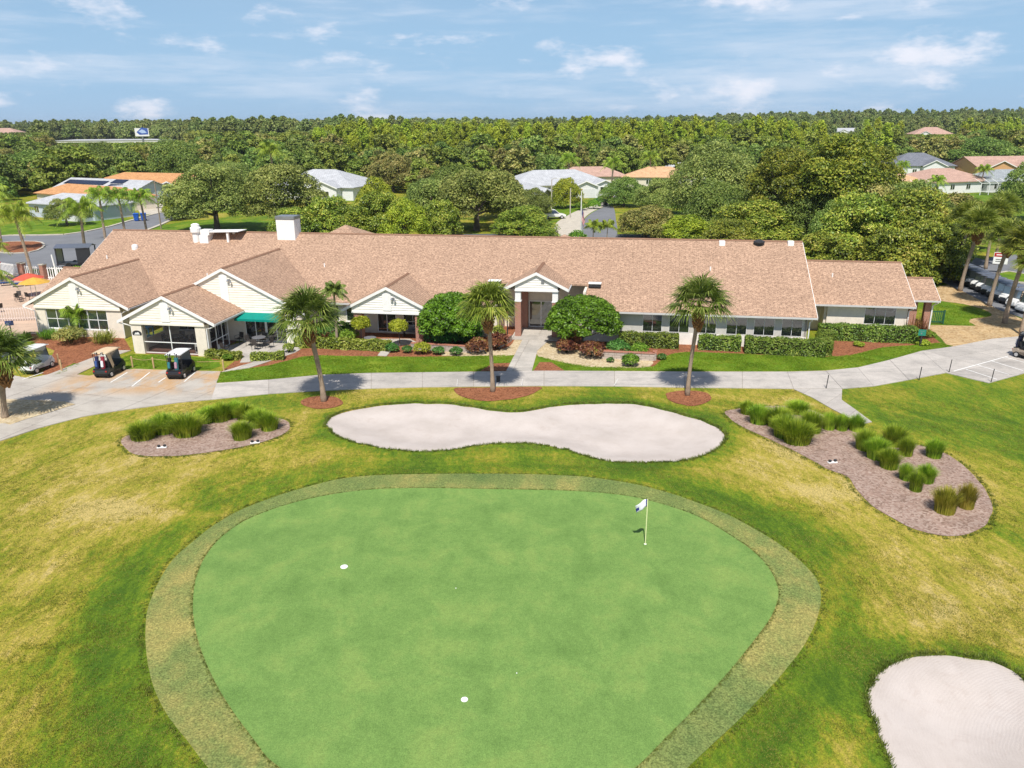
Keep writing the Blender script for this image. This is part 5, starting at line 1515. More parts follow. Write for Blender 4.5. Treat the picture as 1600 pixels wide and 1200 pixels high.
feather_palm_meshes('queen', 41, 5.4, 3.0, L_QUEEN, 20, 0.25, 0.16, 1.0, 0.75)
feather_palm_meshes('queenT', 42, 6.6, 3.0, L_QUEEN, 20, -0.6, 0.15, 1.0, 0.75)
feather_palm_meshes('date', 43, 4.3, 1.35, L_SABAL, 22, 0.05, 0.10, 0.85, 0.40)
feather_palm_meshes('areca', 44, 1.6, 1.6, L_QUEEN, 12, 0.05, 0.05, 0.8, 0.5)
gq = 'queen palms by the pool and the left road'
for i, (k_, x, y, sc, lb) in enumerate((('queenT', -55.2, 89.2, 1.12, 'tall queen palm with slanting trunk behind the pool fence'), ('queen', -56.4, 103.4, 1.22, 'queen palm at the left end of the clubhouse ridge'),
        ('queen', -63.8, 123.5, 1.2, 'leftmost of the three queen palms in the roadside row'), ('queen', -61.6, 125.6, 1.15, 'middle one of the three queen palms in the roadside row'),
        ('queen', -59.5, 128.6, 1.1, 'rightmost of the three queen palms in the roadside row'), ('queen', -58.9, 89.3, 0.72, 'short queen palm by the pool fence at the left edge'),
        ('queenT', -72.2, 111.0, 1.2, 'tall queen palm on the mulched island'), ('queenT', -40.9, 60.2, 0.9, 'queen palm trunk at the left edge by the gate'))):
    put_feather(k_, x, y, 'queen_palm', lb, gq, sc, 0.8 * i)
gq = 'queen palms among the houses'
for i, (x, y, sc, lb) in enumerate(((26.1, 208.0, 1.3, 'queen palm in front of the pink brown roof'), (15.6, 219.3, 1.4, 'queen palm behind the twin gabled house'), (39.7, 229.1, 1.4, 'queen palm behind the orange roof in the middle'),
        (83.6, 164.3, 0.85, 'palm at the left of the pool cages'), (89.0, 167.0, 0.95, 'palm before the pink roof pool cage'), (-63.1, 214.2, 1.9, 'slender palm standing clear above the trees behind the big oak'),
        (108.6, 223.9, 1.0, 'slender palm left of the dark grey roof'), (118.3, 201.7, 1.0, 'small palm by the tan gabled house'), (103.0, 166.0, 0.75, 'palm beside the grey roofed pool cage'), (93.0, 112.0, 0.7, 'low palm on the bright lawn'))):
    put_feather('queen', x, y, 'queen_palm', lb, gq, sc, 0.9 * i)
put_feather('date', -14.15, 61.0, 'date_palm', 'slim date palm behind the leaning cabbage palm', None, 1.0)
put_feather('areca', -36.9, 64.2, 'areca_palm', 'small feathery palm before the left gable windows', None, 1.1)
put_feather('areca', 12.4, 119.0, 'date_palm', 'low palm tuft right of the flagpole', 'low palms at the street mouth', 1.25)
put_feather('areca', 14.6, 119.6, 'date_palm', 'low palm tuft at the edge of the street mouth', 'low palms at the street mouth', 1.2, 1.0)


# tall grass clumps -------------------------------------------------------------
def clump_mesh(seed, mat, n=1200, w=1.0, h=1.0, stiff=0.5):
    """brush of long blades: upright from a broad foot, tips arching over"""
    rng = np.random.default_rng(seed); V = []; F = []
    for i in range(n):
        a_ = rng.uniform(0, 6.283); f = rng.random() ** 0.55
        a2 = a_ + rng.normal(0, 0.35)
        r0 = 0.30 * w * f; out = 0.30 * w * (0.15 + 0.85 * f) * rng.uniform(0.5, 1.15); L = h * rng.uniform(0.72, 1.08) * (1 - 0.16 * f)
        d_ = np.array([math.cos(a2), math.sin(a2), 0]); s_ = np.array([-d_[1], d_[0], 0]) * 0.0085
        base = np.array([math.cos(a_) * r0, math.sin(a_) * r0, -0.03]); k0 = len(V)
        for j in range(4):
            t = j / 3
            p = base + d_ * out * t ** 2.2 + np.array([0, 0, L * (t - (0.14 + 0.34 * f) * t ** 3 * stiff * 1.5)])
            V += [p - s_ * (1.2 - t), p + s_ * (1.2 - t)]
            if j: F.append((k0 + 2 * j - 2, k0 + 2 * j - 1, k0 + 2 * j + 1, k0 + 2 * j))
    return mesh_np('blades', V, F, mat)


CL = [clump_mesh(51, L_GRASS), clump_mesh(52, L_GRASS), clump_mesh(53, L_GRASS, stiff=0.35), clump_mesh(54, L_GRASSY, stiff=0.4)]
LEFTC = [(-21.2, 41.5, 2.0, 1.1), (-20.4, 42.5, 2.0, 1.2), (-18.9, 42.1, 2.3, 1.2), (-18.4, 44.1, 1.6, 1.0), (-17.7, 44.3, 1.8, 1.15), (-17.0, 44.8, 1.3, 1.0), (-15.4, 41.2, 1.55, 1.1), (-16.2, 44.3, 1.5, 1.0), (-15.0, 43.0, 1.6, 1.05), (-14.2, 42.4, 1.45, 1.1)]
RIGHTC = [(14.4, 44.7, 1.2, 0.9), (14.6, 43.0, 1.5, 1.15), (15.6, 42.5, 1.9, 1.25), (15.8, 40.0, 2.2, 1.35), (15.4, 40.8, 1.8, 1.25), (17.2, 41.7, 1.7, 1.35), (17.6, 45.0, 1.7, 0.8), (18.4, 42.1, 1.0, 1.05), (19.1, 42.0, 1.0, 1.05), (19.9, 41.9, 1.1, 1.05), (19.2, 39.1, 1.4, 1.15), (19.3, 37.9, 1.5, 1.25), (19.4, 36.7, 1.3, 1.15), (21.1, 39.8, 1.5, 1.2), (21.1, 38.4, 1.0, 1.1), (22.5, 38.2, 1.15, 1.1), (19.6, 35.3, 0.9, 0.85), (19.5, 34.1, 0.85, 1.1), (20.5, 35.1, 1.1, 1.0), (19.8, 32.0, 1.35, 1.25), (21.0, 32.4, 1.0, 1.25)]
LBL = ['leftmost grass clump of the left bed', 'grass clump behind the leftmost one of the left bed', 'widest grass clump in the front of the left bed', 'grass clump behind the widest one in the left bed', 'tall grass clump at the back of the left bed', 'slim grass clump at the back of the left bed', 'lone round grass clump in the front right of the left bed', 'grass clump at the back right of the left bed', 'grass clump near the right tip of the left bed', 'rightmost grass clump of the left bed',
       'small grass clump at the upper tip of the right bed', 'grass clump beside the upper tip of the right bed', 'grass clump at the left of the big mass in the right bed', 'largest grass clump facing the bunker in the right bed', 'grass clump inside the big mass of the right bed', 'tall grass clump at the right of the big mass in the right bed', 'low grass clump at the back near the path spur', 'left of three small clumps in a row by the spur', 'middle of three small clumps in a row by the spur', 'right of three small clumps in a row by the spur',
       'left back grass clump of the middle group in the right bed', 'left front grass clump of the middle group in the right bed', 'frontmost grass clump of the middle group in the right bed', 'back grass clump of the middle group in the right bed', 'right grass clump of the middle group in the right bed', 'lone grass clump on the far side of the right bed', 'small dark tuft below the middle group of the right bed', 'slim upright tuft below the middle group of the right bed', 'rounded tuft below the middle group of the right bed', 'yellowing grass clump at the lower end of the right bed', 'yellowing grass clump at the lower right end of the right bed']
for i, (x, y, w, h) in enumerate(LEFTC + RIGHTC):
    me_ = CL[3] if i >= 29 else CL[i % 3]
    t = empty('grass_clump', (x, y, float(terrain(x, y)) + 0.03), 1.3 * i, LBL[i], 'ornamental grass', 'tall grass clumps in the mulch beds')
    t.scale = (w * 1.08, w * 1.08, h * 1.22)
    obj('blades', me_, t)


# hedges and shrubs --------------------------------------------------------------
def box_hedge(name, pts, w, h, mat, label, group=None, leaf=0.07, dens=260, seed=0, cat='hedge'):
    """clipped hedge along a line: woody core and a skin of leaves with a wavering outline"""
    rng = np.random.default_rng(seed + 100)
    pts = [Vector((*p, 0)) for p in pts]
    root = empty(name, (pts[0].x, pts[0].y, 0), 0, label, cat, group)
    C = []; N = []; core = MB()
    for a_, b_ in zip(pts[:-1], pts[1:]):
        t = (b_ - a_); L = t.length; t.normalize(); s_ = Vector((-t.y, t.x, 0))
        n = int(dens * (L + w) * (2 * h + w))
        e0, e1 = -w * 0.45, L + w * 0.45
        u = rng.uniform(e0, e1, n); f = rng.random(n)
        per = 2 * h + w; q = f * per
        lat = np.where(q < h, -w / 2, np.where(q < h + w, q - h - w / 2, w / 2)); z = np.where(q < h, q, np.where(q < h + w, h, per - q))
        nx = np.where(q < h, -1.0, np.where(q < h + w, 0, 1.0)); nz = np.where((q >= h) & (q < h + w), 1.0, 0.1)
        endm = rng.random(n) < 0.16
        u = np.where(endm, np.where(rng.random(n) < 0.5, e0, e1), u); lat = np.where(endm, rng.uniform(-w / 2, w / 2, n), lat); z = np.where(endm, rng.uniform(0, h, n), z)
        wob = 0.045 * np.sin(u * 2.3 + seed) + 0.035 * np.sin(u * 5.1 + z * 3 + seed * 2)
        rr = rng.normal(0, 0.035, n) + wob
        lat2 = lat * (1 - 0.10 * (z / h) ** 4) + nx * rr; z2 = z + nz * rr
        P = np.array(a_)[None] - np.array(pts[0])[None] + np.array(t)[None] * u[:, None] + np.array(s_)[None] * lat2[:, None]; P[:, 2] = np.maximum(z2, 0.02)
        C.append(P); N.append(np.array(s_)[None] * nx[:, None] + np.array([0, 0, 1.0])[None] * (nz + 0.25)[:, None] + np.where(endm, np.sign(u), 0)[:, None] * np.array(t)[None] + rng.normal(0, 0.5, (n, 3)))
        a2 = a_ - pts[0]
        k0 = a2 + t * (e0 + 0.1) - s_ * (w / 2 - 0.09); k1 = a2 + t * (e1 - 0.1) - s_ * (w / 2 - 0.09); k2 = k1 + s_ * (w - 0.18); k3 = k0 + s_ * (w - 0.18)
        core.prism([k0, k1, k2, k3], (0, 0, h - 0.1))
    V, F = leaf_quads(np.concatenate(C), np.concatenate(N), leaf, rng, 0.55)
    obj('leaves', mesh_np('leaves', V, F, mat), root)
    core.build('twigs', M_TWIG, root)
    return root


M_TWIG = plain('dark_twigs', (0.030, 0.034, 0.015), 0.95, 0.05)
gh = 'clipped hedges along the clubhouse'
bq = lambda *p: [B(*q) for q in p]
box_hedge('hedge', bq((-0.9, 61.2), (2.7, 61.2)), 1.2, 1.05, L_HEDGE, 'clipped hedge under the left windows of the right wing', gh, seed=1)
box_hedge('hedge', bq((5.35, 61.2), (7.5, 61.1)), 1.15, 1.05, L_HEDGE, 'short clipped hedge right of the pale trunked palm', gh, seed=2)
box_hedge('hedge', bq((8.9, 60.7), (13.6, 60.5)), 1.3, 1.15, L_HEDGE, 'long clipped hedge at the corner of the right wing', gh, seed=3)
box_hedge('hedge', bq((14.2, 60.9), (14.9, 63.9)), 1.2, 1.15, L_HEDGE, 'clipped hedge running back from the wing corner', gh, seed=4)
box_hedge('hedge', bq((15.4, 65.7), (21.7, 65.6)), 1.3, 1.2, L_HEDGE, 'clipped hedge under the three paned window of the small wing', gh, seed=5)
box_hedge('hedge', bq((-26.8, 57.15), (-19.7, 57.05)), 0.9, 0.75, L_LHEDGE, 'light leafy hedge before the brick columned porch', gh, 0.085, seed=6)
box_hedge('hedge', bq((-32.4, 53.2), (-30.2, 53.0)), 0.7, 0.55, L_LHEDGE, 'low hedge beside the screen door', gh, 0.08, seed=7)
box_hedge('hedge', bq((-28.6, 52.9), (-26.9, 53.5)), 0.7, 0.55, L_LHEDGE, 'low hedge at the patio edge', gh, 0.08, seed=8)


def shrub(x, y, w, h, mat, name, label, group=None, leaf=0.08, n=1600, seed=0, cat='shrub'):
    rng = np.random.default_rng(seed + 300)
    t = empty(name, (x, y, 0), 0, label, cat, group)
    nl = 7
    lob = [(0, 0, h * 0.5, w * 0.36, h * 0.5)] + [(w * 0.26 * math.cos(q), w * 0.26 * math.sin(q), h * rng.uniform(0.36, 0.55), w * 0.25, h * 0.36) for q in [2 * math.pi * k / nl + rng.uniform(-0.2, 0.2) for k in range(nl)]]
    C, N = lobes_cloud(lob, n, rng, 0.3, 0.3); C[:, 2] = np.maximum(C[:, 2], 0.02)
    V, F = leaf_quads(C, N, leaf, rng, 0.5)
    obj('leaves', mesh_np('leaves', V, F, mat), t)
    m = MB()
    for k in range(4):
        q = k * 1.6; m.tube([(0, 0, -0.05), (w * 0.12 * math.cos(q), w * 0.12 * math.sin(q), h * 0.35), (w * 0.24 * math.cos(q), w * 0.24 * math.sin(q), h * 0.6)], [0.03, 0.022, 0.01], 4)
    m.build('stems', M_TWIG, t)
    return t


def spiky(x, y, w, h, mat, name, label, group=None, n=110, seed=0, cat='shrub', wid=0.035):
    """rosettes of long strap leaves"""
    rng = np.random.default_rng(seed + 500); V = []; F = []
    t = empty(name, (x, y, 0), 0, label, cat, group)
    for i in range(n):
        a_ = rng.uniform(0, 6.283); el = rng.uniform(0.25, 1.5); r0 = rng.random() ** 0.5 * w * 0.28; b0 = rng.uniform(0, 6.283)
        base = np.array([r0 * math.cos(b0), r0 * math.sin(b0), h * rng.uniform(0.0, 0.42)])
        d_ = np.array([math.cos(a_) * math.cos(el), math.sin(a_) * math.cos(el), math.sin(el)]); s_ = np.array([-math.sin(a_), math.cos(a_), 0]) * wid
        L = h * rng.uniform(0.45, 0.75)
        p1 = base + d_ * L * 0.55; p2 = base + d_ * L + np.array([0, 0, -L * 0.22 * math.cos(el)])
        k = len(V); V += [base - s_ * 0.5, base + s_ * 0.5, p1 + s_, p1 - s_, p2 + s_ * 0.1, p2 - s_ * 0.1]
        F += [(k, k + 1, k + 2, k + 3), (k + 3, k + 2, k + 4, k + 5)]
    V = np.array(V); V[:, 2] = np.maximum(V[:, 2], 0.02)
    obj('leaves', mesh_np('leaves', V, F, mat), t)
    return t


gs = 'shrubs along the clubhouse'
SH = [ # u, v, w, h, mat, label
 (-46.0, 55.2, 2.6, 1.5, L_BROWN, 'big bronze green round shrub below the left gable', 0.08, 2600),
 (-24.8, 60.5, 3.2, 1.3, L_DBUSH, 'deep green shrub mass left of the brick porch', 0.09, 2400),
 (-26.6, 59.3, 1.5, 1.4, L_DBUSH, 'dark shrub in the corner right of the white pier', 0.08, 1400),
 (-23.9, 59.2, 2.6, 1.1, L_BUSH, 'green shrub mass behind the light hedge', 0.09, 2000),
 (-15.6, 59.7, 3.2, 1.5, L_DBUSH, 'deep green shrub right of the right brick column', 0.10, 2600),
 (-13.6, 60.2, 2.4, 1.3, L_DBUSH, 'deep green shrub under the left dome tree', 0.10, 1800),
 (-19.0, 56.7, 1.15, 0.75, L_DBUSH, 'small round green shrub at the left end of the block planter', 0.07, 1000),
 (-17.75, 56.6, 0.85, 0.6, L_DBUSH, 'smallest dark round shrub before the block planter', 0.06, 800),
 (-16.5, 56.5, 1.4, 0.95, L_LIME, 'lime green round shrub before the block planter', 0.08, 1300),
 (-15.2, 56.5, 1.0, 0.65, L_DBUSH, 'round dark shrub right of the lime one', 0.07, 900),
 (-13.8, 56.5, 1.05, 0.7, L_DBUSH, 'round dark shrub at the right end of the block planter', 0.07, 900),
 (-1.4, 58.6, 1.9, 1.2, L_DBUSH, 'deep green shrub under the right dome tree', 0.09, 1600),
 (0.2, 58.5, 1.5, 1.0, L_BUSH, 'green shrub behind the low block wall', 0.09, 1300),
 (-0.4, 55.6, 1.35, 0.95, L_BUSH, 'round light green shrub on gravel before the low wall', 0.08, 1500),
 (-1.9, 56.3, 0.6, 0.4, L_DBUSH, 'tiny shrub on the gravel right of the walk', 0.06, 400),
 (1.9, 57.6, 0.8, 0.5, L_DBUSH, 'tiny shrub at the end of the low block wall', 0.06, 500),
 (17.5, 63.6, 0.9, 0.35, L_LIME, 'low yellow green tuft on the mulch before the small wing', 0.07, 600),
 (22.6, 64.9, 1.3, 0.4, L_LIME, 'low green mound by the green sign', 0.08, 700),
 (23.8, 67.6, 1.5, 0.45, L_BUSH, 'low grass-like mound beside the side porch', 0.08, 800),
 (-30.7, 52.6, 0.8, 0.55, L_BUSH, 'little green shrub by the patio chairs', 0.07, 600),
 (-27.0, 55.3, 0.9, 0.8, L_LHEDGE, 'open light shrub beside the white pier', 0.08, 500),
 (-11.2, 60.6, 1.3, 1.5, L_LHEDGE, 'pale flowering shrub left of the entrance column', 0.09, 900),
 (-54.5, 68.0, 2.6, 1.2, L_LHEDGE, 'yellow green shrub behind the left gable by the pool', 0.1, 1400),
]
for i, (u, v, w, h, mt, lb, lf, n_) in enumerate(SH):
    x, y = B(u, v); shrub(x, y, w, h, mt, 'shrub', lb, gs, lf, n_, i)
for i, (u, v, w, h, mt, lb, n_) in enumerate(((-12.3, 57.4, 1.9, 1.25, L_RED, 'reddish shrub at the corner of the block planter', 190), (-10.9, 58.6, 1.9, 1.4, L_RED, 'dark red shrub left of the entrance walk', 190),
        (-5.4, 58.4, 1.7, 1.2, L_RED, 'dark purple shrub under the right dome tree by the walk', 170), (-3.4, 57.5, 2.2, 1.3, L_RED, 'bronze spiky shrub before the right dome tree', 220),
        (22.6, 66.4, 2.1, 2.0, L_RED, 'large red spiky shrub by the side porch', 260))):
    x, y = B(u, v)
    if i < 4: shrub(x, y, w, h, mt, 'red_shrub', lb, 'red leaved shrubs', 0.10, 1300, 70 + i)
    else: spiky(x, y, w, h, mt, 'red_shrub', lb, 'red leaved shrubs', n_, i)
for i, (u, v, w, h, lb) in enumerate(((-49.0, 56.4, 2.4, 1.0, 'tufted green plants at the left end of the left gable'), (-47.0, 56.5, 2.2, 1.1, 'tufted green plants under the left gable windows'), (-43.4, 55.7, 2.6, 1.3, 'light green arching plants right of the bronze shrub'), (-50.6, 55.6, 1.8, 0.8, 'tufted plants at the deck corner'))):
    x, y = B(u, v); spiky(x, y, w, h, L_BUSH if i != 2 else L_LHEDGE, 'strap_leaf_plant', lb, 'strap leaved plants by the left gable', 420, 40 + i, wid=0.02)
box_hedge('hedge', [(-57.5, 92.5), (-50.5, 94.8)], 1.0, 0.8, L_BUSH, 'low hedge behind the white pool fence', None, 0.12, 120, seed=9)
# ------------------------------------------------------------------ golf carts and golf gear
P_WHITE = plain('cart_white', (0.78, 0.78, 0.77), 0.25, 0.5, var=0.02)
P_BLACK = plain('cart_black', (0.022, 0.023, 0.028), 0.3, 0.5, var=0.1)
P_NAVY = plain('cart_dark_green', (0.03, 0.04, 0.04), 0.3, 0.5, var=0.1)
P_TANP = plain('cart_champagne', (0.40, 0.33, 0.26), 0.3, 0.5, var=0.05)
P_TAN = plain('cart_tan_roof', (0.62, 0.47, 0.30), 0.6, 0.3, var=0.05)
P_BEIGE = plain('beige_vinyl', (0.62, 0.50, 0.36), 0.6, 0.3)
P_VINYL = plain('black_vinyl', (0.03, 0.03, 0.032), 0.6, 0.3)
P_RUBBER = plain('tyre_rubber', (0.025, 0.025, 0.025), 0.9, 0.2)
P_RIM = plain('wheel_rim', (0.62, 0.62, 0.63), 0.35, 0.5, 0.5)
P_ROOFBK = plain('slate_roof_panel', (0.11, 0.125, 0.165), 0.35, 0.5, var=0.05)
P_WIND = glassmat('windscreen', (0.20, 0.23, 0.24), 0.15)
P_LAMP = plain('lamp_lens', (0.7, 0.7, 0.66), 0.2, 0.5)
P_REDL = plain('red_lens', (0.45, 0.02, 0.015), 0.3, 0.5)


def golf_cart(name, label, body, roof, seat, group, loc, rz, flap=None, cowl_highlight=None):
    """x forward; 2.4 m long"""
    t = empty(name, loc, rz, label, 'golf cart', group)
    prof = [(-1.16, 0.30), (-1.20, 0.46), (-1.12, 0.66), (-0.78, 0.74), (-0.70, 0.66), (-0.02, 0.66), (0.02, 0.34), (0.56, 0.30), (0.66, 0.62), (0.70, 0.92), (0.80, 0.96), (1.02, 0.84), (1.18, 0.60), (1.22, 0.40), (1.16, 0.28)]
    b = MB().prism([(x, -0.56, z) for x, z in prof], (0, 1.12, 0)).build('body', body, t, bevel=0.045)
    MB().box(-1.1, 1.1, -0.5, 0.5, 0.20, 0.33).build('chassis', P_VINYL, t)
    MB().box(-0.68, 0.0, -0.52, 0.52, 0.665, 0.80).build('seat', seat, t, bevel=0.04)
    MB().prism([(-0.72, -0.50, 0.86), (-0.62, -0.50, 0.84), (-0.70, -0.50, 1.22), (-0.80, -0.50, 1.22)], (0, 1.0, 0)).build('backrest', seat, t, bevel=0.03)
    MB().box(0.04, 0.56, -0.5, 0.5, 0.335, 0.36).build('floor_mat', P_VINYL, t)
    # roof: domed panel
    v = []; f = []
    nx, ny = 9, 7
    for i in range(nx):
        for j in range(ny):
            x = -0.98 + 1.86 * i / (nx - 1); y = -0.60 + 1.20 * j / (ny - 1)
            ex, ey = abs(2 * i / (nx - 1) - 1), abs(2 * j / (ny - 1) - 1)
            v.append((x, y * (1 - 0.05 * ex ** 4), 1.84 - 0.05 * ex ** 4 - 0.05 * ey ** 4))
    for i in range(nx - 1):
        for j in range(ny - 1): f.append((i * ny + j, (i + 1) * ny + j, (i + 1) * ny + j + 1, i * ny + j + 1))
    n0 = len(v); v += [(p[0] * 0.98, p[1] * 0.97, 1.76) for p in v]
    f += [tuple(q + n0 for q in reversed(c)) for c in f]
    rim_ = [i * ny for i in range(nx)] + [(nx - 1) * ny + j for j in range(1, ny)] + [i * ny + ny - 1 for i in range(nx - 2, -1, -1)] + [j for j in range(ny - 2, 0, -1)]
    f += [(rim_[k], rim_[k] + n0, rim_[(k + 1) % len(rim_)] + n0, rim_[(k + 1) % len(rim_)]) for k in range(len(rim_))]
    r_ = mk('roof', v, f, roof, t, smooth=True)
    for sy in (-1, 1):
        MB().tube([(0.72, sy * 0.52, 0.92), (0.55, sy * 0.52, 1.78)], 0.022, 6).build('strut', P_VINYL, t)
        MB().tube([(-0.82, sy * 0.52, 0.70), (-0.86, sy * 0.53, 1.78)], 0.022, 6).build('strut', P_VINYL, t)
        MB().box(1.12, 1.20, sy * 0.40 - 0.09, sy * 0.40 + 0.09, 0.56, 0.66).build('headlight', P_LAMP, t, bevel=0.02)
        MB().box(-1.205, -1.17, sy * 0.45 - 0.06, sy * 0.45 + 0.06, 0.50, 0.60).build('tail_light', P_REDL, t)
        MB().tube([(-0.62, sy * 0.53, 0.82), (-0.60, sy * 0.53, 0.97), (-0.30, sy * 0.53, 0.97), (-0.28, sy * 0.53, 0.80)], 0.018, 5).build('arm_rail', P_VINYL, t)
        for x in (-0.78, 0.82):
            wv_ = MB().lathe([(0.15, -0.09), (0.21, -0.085), (0.235, -0.05), (0.235, 0.05), (0.21, 0.085), (0.15, 0.09)], (x, sy * 0.50, 0.235), 18, 'Y').build('wheel', P_RUBBER, t)
            MB().lathe([(0.14, -0.02), (0.145, 0.0), (0.10, 0.02), (0.04, 0.03)], (x, sy * (0.575), 0.235), 14, 'Y').build('rim', P_RIM, wv_)
            MB().lathe([(0.14, -0.01), (0.14, 0.01), (0.05, 0.02)], (x, sy * 0.60, 0.235), 10, 'Y').build('hubcap', P_RIM, wv_)
    MB().prism([(0.70, -0.5, 0.98), (0.715, -0.5, 0.98), (0.585, -0.5, 1.72), (0.57, -0.5, 1.72)], (0, 1.0, 0)).build('windscreen', P_WIND, t)
    st = MB().tube([(0.62, 0.25, 0.85), (0.36, 0.25, 1.02)], 0.02, 6).build('steering_column', P_VINYL, t)
    ring = [Vector((0.36, 0.25, 1.03)) + Vector((0.10 * math.sin(q), 0.19 * math.cos(q), 0.16 * math.sin(q))) for q in [2 * math.pi * k / 16 for k in range(17)]]
    MB().tube(ring, 0.015, 5, False).build('steering_wheel', P_VINYL, st)
    MB().box(-1.16, -0.82, -0.48, 0.48, 0.67, 0.72).tube([(-0.84, -0.48, 0.75), (-0.9, -0.48, 1.2), (-0.9, 0.48, 1.2), (-0.84, 0.48, 0.75)], 0.02, 5).build('bag_rack', P_VINYL, t)
    if cowl_highlight: MB().prism([(0.80, -0.46, 0.975), (1.03, -0.46, 0.86), (1.16, -0.46, 0.66), (1.18, -0.46, 0.70), (1.05, -0.46, 0.90), (0.82, -0.46, 1.01)], (0, 0.92, 0)).build('cowl_highlight', cowl_highlight, t)  # added pale panel on the cart's front: sun reflection put into its colour
    if flap:
        MB().prism([(-0.95, -0.585, 1.74), (-0.60, -0.585, 1.74), (-0.30, -0.60, 0.80), (-0.50, -0.60, 0.62)], (0, 0.02, 0)).build('side_curtain', flap, t)
    return t


gc = 'golf carts parked on the left pad'
golf_cart('golf_cart', 'white golf cart with white roof beside the mulch bed', P_WHITE, P_WHITE, P_VINYL, gc, (-34.75, 54.55, 0.05), R(82))
golf_cart('golf_cart', 'white golf cart cut by the left picture edge', P_WHITE, P_WHITE, P_VINYL, gc, (-37.6, 54.9, 0.05), R(84))
golf_cart('golf_cart', 'dark golf cart with tan roof and rolled tan curtain', P_NAVY, P_TAN, P_VINYL, gc, (-28.95, 53.55, 0.05), R(86), P_TAN)
golf_cart('golf_cart', 'black golf cart with white roof in front of the screened porch', P_BLACK, P_WHITE, P_VINYL, gc, (-23.65, 53.15, 0.05), R(88))
golf_cart('golf_cart', 'champagne golf cart cut by the right picture edge', P_TANP, P_BLACK, P_VINYL, 'golf carts on the right', (38.9, 55.9, 0.05), R(-66))
row = golf_cart('golf_cart', 'dark golf cart nearest in the long row of identical carts', P_BLACK, P_ROOFBK, P_BEIGE, 'row of identical dark golf carts', (49.0, 74.9, 0.018), R(196), None, P_WHITE)
row['label'] = 'dark golf cart with slate roof nearest in the long row of dark carts'
ORD = ['second', 'third', 'fourth', 'fifth', 'sixth', 'seventh', 'eighth', 'ninth', 'tenth']
for k in range(1, 10):
    copy_thing(row, (49.0 + 0.19 * k, 74.9 + 1.33 * k, 0.012), R(196), ORD[k - 1] + ' dark golf cart from the near end of the long row', 'row of identical dark golf carts')
golf_cart('golf_cart', 'white golf cart at the near end of the cart row', P_WHITE, P_ROOFBK, P_BEIGE, 'golf carts on the right', (48.7, 73.1, 0.012), R(194))
golf_cart('golf_cart', 'white golf cart with black roof between the two near palms', P_WHITE, P_BLACK, P_VINYL, 'golf carts on the right', (48.3, 70.9, 0.012), R(190))
golf_cart('golf_cart', 'black golf cart partly hidden at the right edge', P_BLACK, P_BLACK, P_VINYL, 'golf carts on the right', (48.3, 68.2, 0.012), R(180))

BAGC = {'navy': (0.03, 0.035, 0.10), 'blue': (0.05, 0.10, 0.28), 'white': (0.75, 0.75, 0.78), 'red': (0.30, 0.03, 0.05), 'teal': (0.04, 0.19, 0.22), 'black': (0.02, 0.02, 0.02), 'pink': (0.42, 0.25, 0.32)}
BAGM = {k: plain('bag_' + k, c, 0.6, 0.3) for k, c in BAGC.items()}


def golf_bag(x, y, z, rz, c1, c2, label, lean=0.12):
    t = empty('golf_bag', (x, y, z), rz, label, 'golf bag', 'golf bags on the parked carts')
    t.rotation_euler = (0, lean, rz)
    MB().lathe([(0.11, 0), (0.125, 0.05), (0.125, 0.74), (0.145, 0.80), (0.145, 0.86)], (0, 0, 0), 12).build('bag_body', BAGM[c1], t, smooth=False)
    MB().box(-0.19, -0.10, -0.09, 0.09, 0.12, 0.58).build('pocket', BAGM[c2], t, bevel=0.03)
    r = random.Random(label)
    for k in range(6):
        a_ = k * 1.05; px, py = 0.07 * math.cos(a_), 0.07 * math.sin(a_); h_ = r.uniform(0.98, 1.14)
        MB().tube([(px, py, 0.6), (px * 1.2, py * 1.2, h_)], 0.009, 4).box(px * 1.2 - 0.045, px * 1.2 + 0.035, py * 1.2 - 0.025, py * 1.2 + 0.025, h_ - 0.02, h_ + 0.06).build('club', P_RIM if k % 2 else BAGM['black'], t)
    return t


for (x, y, rz), (a_, b_), lb in (((-29.22, 52.50, R(86)), ('navy', 'blue'), 'navy golf bag with blue pocket on the tan roofed cart'), ((-28.78, 52.46, R(86)), ('red', 'white'), 'red and white golf bag on the tan roofed cart'),
                               ((-23.92, 52.06, R(88)), ('black', 'teal'), 'black golf bag with teal pocket on the white roofed black cart'), ((-23.44, 52.05, R(88)), ('teal', 'pink'), 'teal golf bag with pink pocket on the white roofed black cart'),
                               ((38.5, 56.92, R(-66)), ('black', 'navy'), 'black golf bag on the champagne cart'), ((38.3, 56.8, R(-66)), ('navy', 'white'), 'navy golf bag with white pocket on the champagne cart'),
                               ((-34.75, 53.45, R(82)), ('black', 'white'), 'black golf bag on the white cart')):
    golf_bag(x, y, 0.78, rz, a_, b_, lb)

# flagstick on the green ---------------------------------------------------------
fs = empty('flagstick', (5.61, 29.15, 0.066), 0, 'pale yellow flagstick with a white and blue flag on the green', 'flagstick')
MB().tube([(0, 0, -0.1), (0, 0, 2.12)], 0.022, 8).build('stick', plain('flag_yellow', (0.78, 0.80, 0.42), 0.5), fs)
MB().lathe([(0.054, 0.004), (0.056, 0.012), (0.054, 0.014)], (0, 0, 0), 16).build('cup_rim', M_WHITE, fs)
v = []; f = []
for i in range(9):
    for j in range(6):
        s_, q = i / 8, j / 5
        v.append((-0.50 * s_ * (1 - 0.15 * q), 0.06 * math.sin(s_ * 7 + q), 2.10 - 0.36 * q - 0.26 * s_ * s_ - 0.06 * s_))
for i in range(8):
    for j in range(5): f.append((i * 6 + j, (i + 1) * 6 + j, (i + 1) * 6 + j + 1, i * 6 + j + 1))
fl = mk('flag', v, f, plain('flag_white', (0.80, 0.80, 0.86), 0.7, 0.2), fs, smooth=True)
